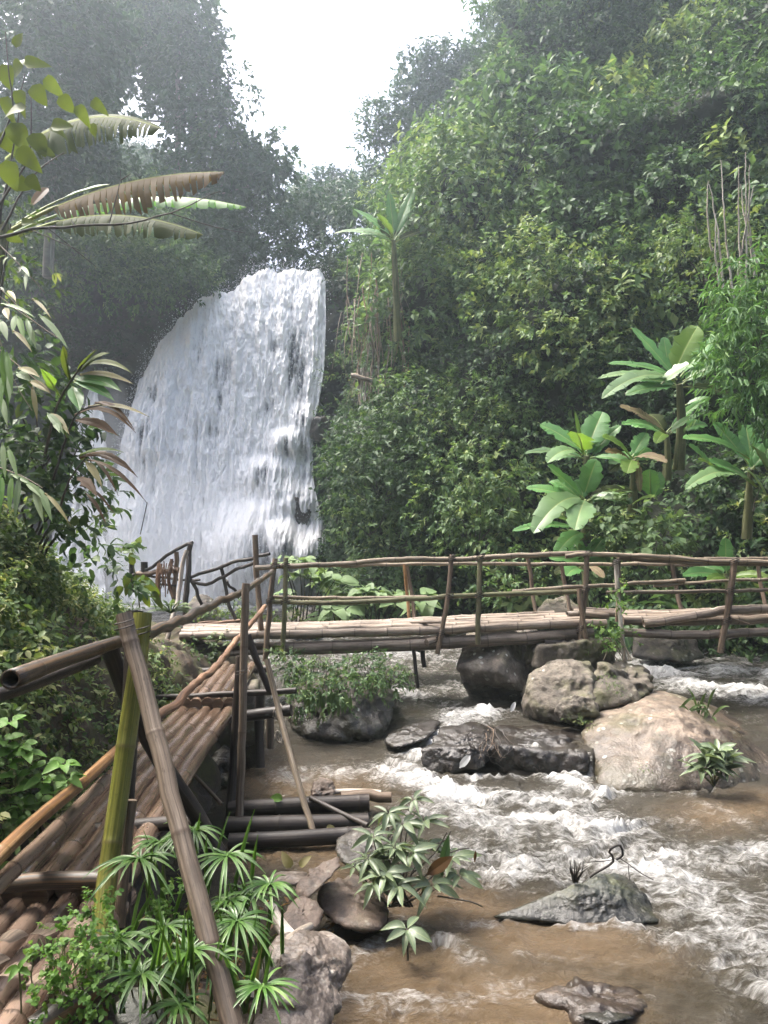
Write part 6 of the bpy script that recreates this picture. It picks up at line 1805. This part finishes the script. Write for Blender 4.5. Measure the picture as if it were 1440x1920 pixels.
# bright leafy plant at the left edge of the walkway
t = thing('leafy_herb', 'bright green round leaved herb left of the orange bamboo rail', 'herb', P(20, 1560, 3.7))
for px, py in [(20, 1340), (10, 1375), (40, 1385), (50, 1400), (15, 1420), (30, 1440), (60, 1460), (20, 1470), (80, 1450), (45, 1490), (70, 1490), (15, 1510), (35, 1530), (120, 1420), (128, 1445), (100, 1470), (60, 1520), (8, 1550), (90, 1420), (25, 1395), (85, 1500)]:
    b0 = P(px, py + 14, 3.7)
    pole('stem', [(px + random.uniform(-6, 6), py + 45, 3.75), (px, py + 12, 3.7)], 0.006, B_stem, t, sides=5)
    for k in range(5):
        an = k * 2.4 + random.random()
        ax = np.array([math.cos(an), math.sin(an) * 0.8 - 0.2, 0.25])
        leaf(t, b0 + ax * 0.012, ax, (ax[0] * -.2, -0.45, 1), random.uniform(0.055, 0.095), random.uniform(0.04, 0.06), M_leaf_bright, 'broad')

# small plants dotted on the mossy bank face: ferns
for lab, px, py, Y in (('small green fern on the soil beside the far end of the walkway', 312, 1285, 8.6), ('yellowish fern below the path fence', 320, 1135, 9.8)):
    t = thing('fern', lab, 'fern', P(px, py + 20, Y))
    for k in range(9):
        an = -0.2 + k * 0.42
        tip = P(px + 46 * math.cos(an), py - 26 * math.sin(an) + 14, Y - 0.2)
        r0 = P(px, py + 14, Y)
        V, Fc, uv, tint = blade_geo(r0, tip, 0.09, 0.25, (0, -.5, .9), tear=1.0, n=16, gap=.9, profile='lance', seed=k)
        obj('frond', V, Fc, M_leaf_bright if px < 315 else M_leaf_bank, t, {'tint': tint}, True, uv)

t = thing('leafy_herb', 'yellow green broad leaved herb in front of the path fence', 'herb', P(260, 1130, 8.0))
for px, py, ax, ay, L in [(240, 1075, -4, 30, 34), (255, 1078, 10, 24, 36), (265, 1085, 22, 14, 40), (285, 1108, 20, 30, 30), (245, 1090, -10, 26, 30), (270, 1110, 10, 28, 30), (250, 1060, -3, -20, 28), (290, 1120, 16, 16, 26), (232, 1100, -18, 18, 28)]:
    leaf(t, P(px, py, 8.0), (ax, -8, -ay), (random.uniform(-.3, .3), -1, .5), L / F * 8, L / F * 8 * .5, M_leaf_lime, 'broad')
pole('stem', [(262, 1140, 8.05), (256, 1090, 8.0), (250, 1062, 8.0)], 0.014, B_stem, t)

# ================================================================== PLANTS BETWEEN BRIDGE AND FALLS
def broadleaf(label, x0, y0, Y, spots, size, mat, stem_to):
    t = thing('broadleaf_plant', label, 'plant', P(x0, y0, Y))
    for (px, py, n) in spots:
        b0 = P(px, py, Y + random.uniform(-.3, .3))
        tube('stem', [P(stem_to[0] + (px - stem_to[0]) * .5, stem_to[1], Y), (P(stem_to[0], stem_to[1], Y) + b0) / 2 + np.array([0.05, 0, 0]), b0], 0.03, B_darkstem, t, d_end=0.014, sides=6, step=0.2)
        for k in range(n):
            an = k * 2.39996 + random.random() * .6
            ax = np.array([math.cos(an), math.sin(an), random.uniform(-.15, .25)])
            s_ = size * random.uniform(0.7, 1.25)
            leaf(t, b0 + ax * s_ * 0.25 + np.array([0, 0, random.uniform(-.05, .06)]), ax, (ax[0] * .2, -0.35, 1), s_, s_ * 0.78, mat, 'heart')
    return t


broadleaf('tall broad leaved plant against the foot of the falls', 560, 1180, 11.8, [(530, 1055, 6), (560, 1052, 6), (585, 1060, 7), (610, 1078, 7), (630, 1085, 6), (545, 1080, 5), (600, 1100, 5), (570, 1075, 6), (540, 1110, 5)], 0.24, M_leaf_pale, (560, 1180))
broadleaf('pale broad leaved plant spreading behind the first bridge span', 690, 1190, 11.6, [(650, 1112, 7), (680, 1105, 8), (710, 1108, 8), (735, 1118, 7), (665, 1130, 6), (700, 1125, 8), (745, 1135, 6), (780, 1120, 5), (795, 1138, 5), (800, 1118, 4)], 0.27, M_leaf_pale, (700, 1190))
broadleaf('low broad leaved plant touching the bridge deck from behind', 620, 1195, 11.3, [(600, 1160, 6), (625, 1150, 7), (610, 1172, 6), (640, 1145, 6), (670, 1168, 6), (590, 1180, 4)], 0.23, M_leaf_pale, (620, 1195))
shrub('shrub', 'dense pale leaved shrub in front of the banana plants above the railing', 'shrub',
      [(1130, 990, 12.4, 35), (1170, 980, 12.3, 40), (1210, 985, 12.2, 40), (1160, 1015, 12.1, 35), (1200, 1020, 12.0, 40), (1240, 1010, 12.2, 35), (1260, 985, 12.4, 28), (1230, 1040, 12.1, 35), (1130, 1030, 12.2, 28)],
      M_leaf_pale, 0.15, dens=16, m=7, tint=0.25, width=0.65, droop=0.4)
shrub('shrub', 'green shrub behind the railing left of the yellowing banana leaf', 'shrub', [(930, 1090, 13.0, 30), (960, 1070, 13.2, 35), (985, 1100, 13.0, 28), (890, 1085, 13.4, 30), (1010, 1070, 13.1, 28)], M_leaf, 0.10, dens=16, tint=0.55)
shrub('shrub', 'broad leaved bush below the right railing behind the last post', 'shrub', [(1300, 1120, 12.3, 28), (1345, 1130, 12.2, 30), (1390, 1130, 12.2, 30), (1320, 1145, 12.1, 24), (1420, 1150, 12.1, 28), (1270, 1135, 12.4, 22)], M_leaf, 0.14, dens=14, tint=0.58, width=0.6)

# overgrowth of the round boulder under the bridge
cl = Cloud(T4)
for px, py, Y, rp in [(560, 1260, 9.4, 26), (600, 1268, 9.3, 28), (640, 1262, 9.3, 28), (690, 1255, 9.4, 30), (730, 1268, 9.3, 26), (575, 1290, 9.0, 22), (615, 1300, 8.95, 26), (660, 1285, 9.0, 22), (700, 1290, 9.1, 20), (640, 1320, 8.85, 14), (560, 1315, 9.0, 16), (540, 1245, 9.7, 24), (745, 1285, 9.3, 16), (600, 1325, 8.85, 14)]:
    cl.blob(P(px, py, Y), rp / F * Y, 0.060, dens=210, m=6, tint=0.55 + rng.normal() * 0.14, droop=1.0, rough=0.5)
t = thing('shrub', 'small leaved bush overgrowing the round boulder under the bridge', 'shrub', P(640, 1300, 9.3))
cl.build('crown', M_leaf, t)
for k in range(16):
    x0 = random.uniform(560, 750)
    pole('stem', [(x0, 1290, 9.3), (x0 + random.uniform(-8, 14), 1250, 9.25), (x0 + random.uniform(-14, 26), random.uniform(1222, 1240), 9.3)], 0.012, B_darkstem, t, sides=5, d_end=0.005)
for k in range(22):                                             # hanging moss strands
    x0 = random.uniform(575, 660)
    V, Fc, uv, tint = blade_geo(P(x0, 1290 + random.uniform(0, 15), 8.85), P(x0 + random.uniform(-6, 6), 1335 + random.uniform(-12, 14), 8.8), 0.05, 0.05, (0, -1, .2), n=6, profile='lance', seed=k)
    obj('moss_strand', V, Fc, M_leaf_bank, t, {'tint': tint}, True, uv)

# leaves along the end of the deck and round the pier
cl = Cloud(T4)
for px, py, Y, rp in [(380, 1218, 9.9, 18), (420, 1212, 9.9, 16), (350, 1230, 10, 18), (330, 1250, 9.6, 18), (310, 1270, 9.2, 16), (520, 1232, 9.8, 12), (400, 1165, 11.5, 16), (365, 1165, 11.4, 14), (550, 1165, 11.4, 20), (470, 1150, 11.6, 14), (525, 1140, 11.5, 14), (440, 1140, 12, 16)]:
    cl.blob(P(px, py, Y), rp / F * Y, 0.065, dens=150, m=6, tint=0.6 + rng.normal() * 0.1, droop=0.7, rough=0.5, width=.55)
tag(cl.build('ground_cover', M_leaf_bank), 'small leafy growth round the left end of the bridge deck', 'ground cover', kind='stuff')
t = thing('creeper', 'creeper climbing the white barked bridge post above the pier', 'creeper', P(1140, 1235, 9.8))
cl = Cloud(T4)
for px, py, rp in [(1125, 1180, 12), (1140, 1195, 12), (1165, 1195, 10), (1120, 1200, 10), (1150, 1125, 8), (1165, 1100, 5), (1168, 1130, 6), (1150, 1215, 12), (1175, 1190, 8)]:
    cl.blob(P(px, py, 9.8), rp / F * 9.8, 0.06, dens=160, m=5, tint=0.6, width=.6)
cl.build('crown', M_leaf_bright, t)
for k in range(7):
    x0 = 1140 + k * 6
    pole('stem', [(x0 - 10, 1195, 9.85), (x0 + random.uniform(-6, 12), 1215, 9.8), (x0 + random.uniform(-10, 18), 1238, 9.75)], 0.014, B_rail, t, sides=5)

# rosette plant on the boulder, moss and grass tufts
def rosette(t, px, py, Y, n, L, w_, mat, lean=0.15, shape='lance', up=0.25, name='leaf'):
    c = P(px, py, Y)
    for k in range(n):
        an = k * 2.39996 + random.random() * 0.4
        el_ = up + 0.9 * (1 - k / n) * random.uniform(0.3, 1.0)
        ax = np.array([math.cos(an) * math.cos(el_), math.sin(an) * math.cos(el_) - lean, math.sin(el_)])
        s_ = random.uniform(0.75, 1.2)
        leaf(t, c + ax * 0.01, ax, (-ax[0] * .6, -0.35 - ax[1] * .3, 1.0), L * s_, w_ * s_, mat, shape, name)


M_leaf_grey = leaf_mat('grey_green_leaf', [(0.0, (0.045, 0.07, 0.035)), (0.5, (0.10, 0.14, 0.075)), (0.85, (0.21, 0.25, 0.16)), (1.0, (0.36, 0.38, 0.26))], 0.22, 0.4, 0.5, 1.4, True)
t = thing('rosette_plant', 'grey green rosette plant growing on the front of the huge boulder', 'plant', W(1338, 1468, 0.05))
for px, py, n in [(1322, 1420, 12), (1345, 1412, 13), (1362, 1428, 12), (1330, 1440, 11), (1355, 1446, 9), (1312, 1446, 8)]:
    rosette(t, px, py, 7.25, n, 0.19, 0.062, M_leaf_grey)
    pole('stem', [(1338, 1474, 7.35), (px, py, 7.25)], 0.02, B_stem, t, sides=6)
t = thing('grass_tuft', 'thin grass blades growing from the back edge of the huge boulder', 'grass', P(1310, 1330, 8.9))
for k in range(16):
    x0 = random.uniform(1268, 1340)
    V, Fc, uv, tint = blade_geo(P(x0, 1338 + random.uniform(-6, 10), 8.7), P(x0 + random.uniform(-26, 46), 1325 + random.uniform(-35, 30), 8.55), 0.03, 0.35, (0, -.8, .6), n=7, profile='lance', seed=k)
    obj('blade', V, Fc, M_leaf_bank, t, {'tint': tint}, True, uv)
cl = Cloud(T4)
for px, py, Y, rp in [(1140, 1275, 8.95, 18), (1155, 1290, 8.8, 14), (1165, 1300, 8.75, 10), (1100, 1358, 8.15, 12), (1090, 1350, 8.25, 10), (1060, 1345, 8.5, 5), (1210, 1440, 7.3, 10)]:
    cl.blob(P(px, py, Y), rp / F * Y, 0.018, dens=420, m=5, tint=0.6 + rng.normal() * .1, rough=.4, droop=.3, squash=(1, 1, .45))
tag(cl.build('moss', M_leaf_bank), 'cushions of yellow green moss on the rocks under the bridge', 'moss', kind='stuff')

# lance leaved shrub standing in the shallows
t = thing('lance_leaved_shrub', 'grey green lance leaved shrub growing over the black faced rock in the shallows', 'shrub', P(720, 1690, 4.9))
for px, py, Y, n, L in [(728, 1525, 5.0, 10, .15), (755, 1545, 4.95, 11, .17), (795, 1540, 5.05, 10, .17), (700, 1570, 4.85, 11, .15), (740, 1590, 4.8, 12, .18), (690, 1610, 4.8, 11, .16), (770, 1600, 4.8, 11, .18), (720, 1640, 4.7, 11, .18), (845, 1610, 4.9, 10, .19), (860, 1640, 4.85, 9, .18), (665, 1625, 4.9, 9, .14),
                        (745, 1660, 4.65, 10, .20), (810, 1660, 4.75, 9, .19), (700, 1660, 4.65, 8, .17), (775, 1500, 5.1, 8, .14), (720, 1605, 4.9, 9, .16), (800, 1580, 5.0, 9, .17)]:
    L *= 0.84
    rosette(t, px, py, Y, n, L, L * 0.27, M_leaf_grey, up=-0.25)
    pole('stem', [(735 + random.uniform(-25, 40), 1700, 4.85), ((735 + px) / 2, (1700 + py) / 2 + 8, (4.85 + Y) / 2), (px, py, Y)], 0.014, B_darkstem, t, sides=6, d_end=0.007)
for spec in ([(770, 1640, 4.85), (815, 1600, 4.85), (838, 1560, 4.85)], [(790, 1650, 4.8), (840, 1600, 4.85), (880, 1590, 4.9)], [(820, 1680, 4.75), (880, 1690, 4.7), (905, 1700, 4.7)], [(800, 1590, 4.95), (835, 1575, 4.95), (845, 1558, 4.95)]):
    pole('twig', spec, 0.010, B_darkstem, t, sides=5)
blade(t, (828, 1640, 4.82), (842, 1562, 4.8), 0.06, M_leaf, sag=0.0, face=(-.4, -1, .2), n=8, profile='lance')
blade(t, (890, 1616, 4.85), (892, 1594, 4.85), 0.02, M_leaf_brown, sag=0.0, face=(0, -1, .2), n=6, profile='lance')
blade(t, (800, 1640, 4.75), (850, 1605, 4.75), 0.08, M_leaf_brown, sag=0.0, face=(-.4, -1, .2), n=8, profile='lance')
t = thing('seedling', 'small seedling of spreading leaves standing alone below the lance leaved shrub', 'plant', W(762, 1790, -0.02))
rosette(t, 763, 1742, 4.35, 9, 0.14, 0.05, M_leaf_grey, lean=.35, up=-0.25)
pole('stem', [(765, 1800, 4.4), (763, 1742, 4.35)], 0.014, B_darkstem, t, sides=6)

# fallen leaves
for lab, px, py, Y, mt_, L, ax in [('green fallen leaf lying on the front raft log', 530, 1500, 6.5, M_leaf_bright, .13, (-1, .2, .3)), ('pale dead leaf standing on the low pale stone', 545, 1628, 4.75, M_leaf_straw, .11, (-.5, 0, 1)), ('white curled dead leaf beside the standing one', 562, 1625, 4.8, M_leaf_straw, .09, (.6, 0, .7)),
                                   ('brown dead leaf at the right of the white curled one', 580, 1640, 4.7, M_leaf_brown, .1, (1, 0, .3)), ('yellow dead leaf on the raft near the diagonal stick', 612, 1552, 6.15, M_leaf_straw, .08, (1, .2, .1))]:
    o = thing('fallen_leaf', lab, 'leaf', P(px, py, Y))
    leaf(o, P(px, py, Y), ax, (0, -.8, .6), L, L * .55, mt_, 'broad', k=2)

lit = Cloud(T6)
n_ = 700
lx, ly = rng.uniform(-1.25, -0.30, n_), rng.uniform(2.3, 5.0, n_)
C_ = np.stack([lx, ly, np.maximum(shore_z(lx, ly), -0.01) + 0.05 + 0.03 * rng.random(n_)], 1)
A_ = np.stack([rng.normal(size=n_), rng.normal(size=n_), 0.2 * rng.normal(size=n_)], 1)
V, Fc = leaves(C_, A_, np.stack([0.4 * rng.normal(size=n_), 0.4 * rng.normal(size=n_), np.ones(n_)], 1), rng.uniform(.03, .09, n_), rng.uniform(.015, .035, n_), T6)
lit.add(V, Fc, np.repeat(rng.random(n_), 7))
tag(lit.build('leaf_litter', M_leaf_brown), 'dead brown leaves littering the shore among the sedge', 'leaf litter', kind='stuff')

# ================================================================== UMBRELLA SEDGE
M_sedge = leaf_mat('sedge_leaf', [(0.0, (0.030, 0.075, 0.014)), (0.5, (0.065, 0.145, 0.026)), (0.85, (0.13, 0.225, 0.055)), (1.0, (0.24, 0.31, 0.10))], 0.3, 0.4, 0.5, 1.6)
sedge_groups = [
    ('umbrella sedge clump rising behind the leaning grey pole', [(262, 1612, 3.05, .24), (364, 1556, 3.3, .20), (425, 1605, 3.2, .22), (300, 1580, 3.3, .16), (222, 1762, 2.75, .20)]),
    ('umbrella sedge clump right of the leaning grey pole', [(445, 1728, 2.95, .24), (505, 1660, 3.2, .19), (492, 1852, 2.75, .19), (470, 1680, 3.15, .18), (430, 1690, 3.1, .16)]),
    ('umbrella sedge clump at the bottom under the leaning grey pole', [(265, 1828, 2.65, .22), (355, 1786, 2.75, .21), (335, 1885, 2.65, .16), (310, 1740, 2.85, .17), (400, 1800, 2.8, .17)])]
for lab, heads in sedge_groups:
    hx = sum(h[0] for h in heads) / len(heads)
    hy_ = sum(h[2] for h in heads) / len(heads)
    bx0 = (hx - 720) / F * hy_
    t = thing('umbrella_sedge', lab, 'sedge', (bx0, hy_, 0.2))
    for px, py, Y, L in heads:
        L *= 0.77
        c = P(px, py, Y)
        root = np.array([bx0 + random.uniform(-.12, .12), hy_ + random.uniform(-.1, .1), 0.15])
        tube('stem', [root, (root + c) / 2 + np.array([0.02, 0, 0.03]), c], 0.009, B_stem, t, d_end=0.006, sides=6)
        VV, FF, TT, UU, nn = [], [], [], [], 0
        n = 24
        for k in range(n):
            an = 2 * math.pi * k / n + random.uniform(-.12, .12)
            el_ = random.uniform(-0.25, 0.55)
            d = np.array([math.cos(an) * math.cos(el_), math.sin(an) * math.cos(el_) - 0.25, math.sin(el_)])
            Lk = L * random.uniform(0.75, 1.15)
            tip = c + d * Lk - np.array([0, 0, 0.32 * Lk])
            V, Fc, uv, tint = blade_geo(c, tip, 0.0115, 0.30, (-d[0] * .3, -0.4, 1), n=7, fold=0.35, profile='banana', seed=k)
            VV.append(V)
            UU.append(uv)
            TT.append(np.clip(tint + random.uniform(-.25, .25), 0, 1))
            FF += [tuple(i + nn for i in f) for f in Fc]
            nn += len(V)
        obj('leaf_whorl', np.concatenate(VV), FF, M_sedge, t, {'tint': np.concatenate(TT)}, True, np.concatenate(UU))
    for k in range(22):                                         # grassy blades at the base
        px, py, Y, L = random.choice(heads)
        a = (px + random.uniform(-45, 45), min(1900, py + random.uniform(90, 190)), Y + 0.05)
        b = (a[0] + random.uniform(-60, 60), a[1] - random.uniform(90, 190), Y - 0.05)
        blade(t, a, b, 0.018, random.choice([M_sedge, M_sedge, M_leaf_bright]), sag=0.15, n=8, profile='lance', name='blade', face=(random.uniform(-.4, .4), -.8, .6))
    for k in range(5):
        px, py, Y, L = random.choice(heads)
        a = (px + random.uniform(-30, 30), min(1900, py + random.uniform(120, 200)), Y + 0.1)
        blade(t, a, (a[0] + random.uniform(-60, 60), a[1] - random.uniform(60, 150), Y), 0.014, M_leaf_straw, sag=0.2, n=7, profile='lance', name='dry_blade')

# small round leaved creeper at the lower left
t = thing('creeper', 'bright green tiny leaved creeper trailing over the near walkway end', 'creeper', P(150, 1850, 2.7))
cl = Cloud(T6)
for px, py, Y, rp in [(150, 1745, 2.72, 30), (175, 1735, 2.75, 26), (120, 1775, 2.65, 30), (160, 1785, 2.62, 36), (190, 1780, 2.65, 26), (130, 1820, 2.58, 34), (175, 1830, 2.56, 36), (95, 1800, 2.6, 26), (90, 1850, 2.55, 26), (190, 1870, 2.55, 30), (150, 1860, 2.5, 26), (170, 1900, 2.5, 30), (100, 1880, 2.5, 20), (200, 1700, 2.85, 18), (60, 1810, 2.6, 12), (180, 1690, 2.9, 10), (340, 1690, 3.1, 30), (310, 1700, 3.05, 22), (375, 1720, 3.0, 20)]:
    cl.blob(P(px, py, Y), rp / F * Y, 0.020, dens=520, m=7, tint=0.5 + rng.normal() * 0.12, width=0.85, droop=0.3, rough=0.5, lo=-.5, face=(0, -1, .5))
cl.build('crown', M_leaf_bright, t)
for k in range(14):
    x0 = random.uniform(70, 200)
    pole('stem', [(x0, 1900, 2.6), (x0 + random.uniform(-20, 20), 1830, 2.6), (x0 + random.uniform(-30, 30), 1760, 2.65)], 0.005, B_stem, t, sides=5)
t = thing('seedling', 'two leaved seedling sprouting between the near walkway poles', 'plant', P(40, 1900, 2.5))
pole('stem', [(40, 1900, 2.5), (38, 1850, 2.5), (36, 1818, 2.5)], 0.006, B_stem, t, sides=5)
for ax in ((-1, -.3, .1), (1, -.4, -.2), (.5, 0, 1), (-.2, -1, .2)):
    leaf(t, P(36, 1816, 2.5), ax, (0, -.6, .8), 0.05, 0.022, M_leaf_bright, 'broad')

# ================================================================== AIR
hx0, hx1, hy0, hy1, hz0, hz1 = -62, 62, -22, 82, -2.3, 48
hv = [(x, y, z) for x in (hx0, hx1) for y in (hy0, hy1) for z in (hz0, hz1)]
m, nt, out = new_mat('haze_air')
pv = N(nt, 'VolumePrincipled')
pv.inputs['Color'].default_value = (0.80, 0.93, 1.0, 1)
pv.inputs['Density'].default_value = 0.0034
pv.inputs['Anisotropy'].default_value = 0.78
nt.links.new(pv.outputs[0], out.inputs['Volume'])
tag(obj('haze', np.array(hv), [(0, 1, 3, 2), (4, 6, 7, 5), (0, 4, 5, 1), (2, 3, 7, 6), (0, 2, 6, 4), (1, 5, 7, 3)], m, smooth=False), kind='stuff')
print('tris', sum(sum(len(p.vertices) - 2 for p in o.data.polygons) for o in SC.objects if o.type == 'MESH' and len(o.data.polygons) < 50000) + sum(2 * len(o.data.polygons) for o in SC.objects if o.type == 'MESH' and len(o.data.polygons) >= 50000), 'objects', len(SC.objects))
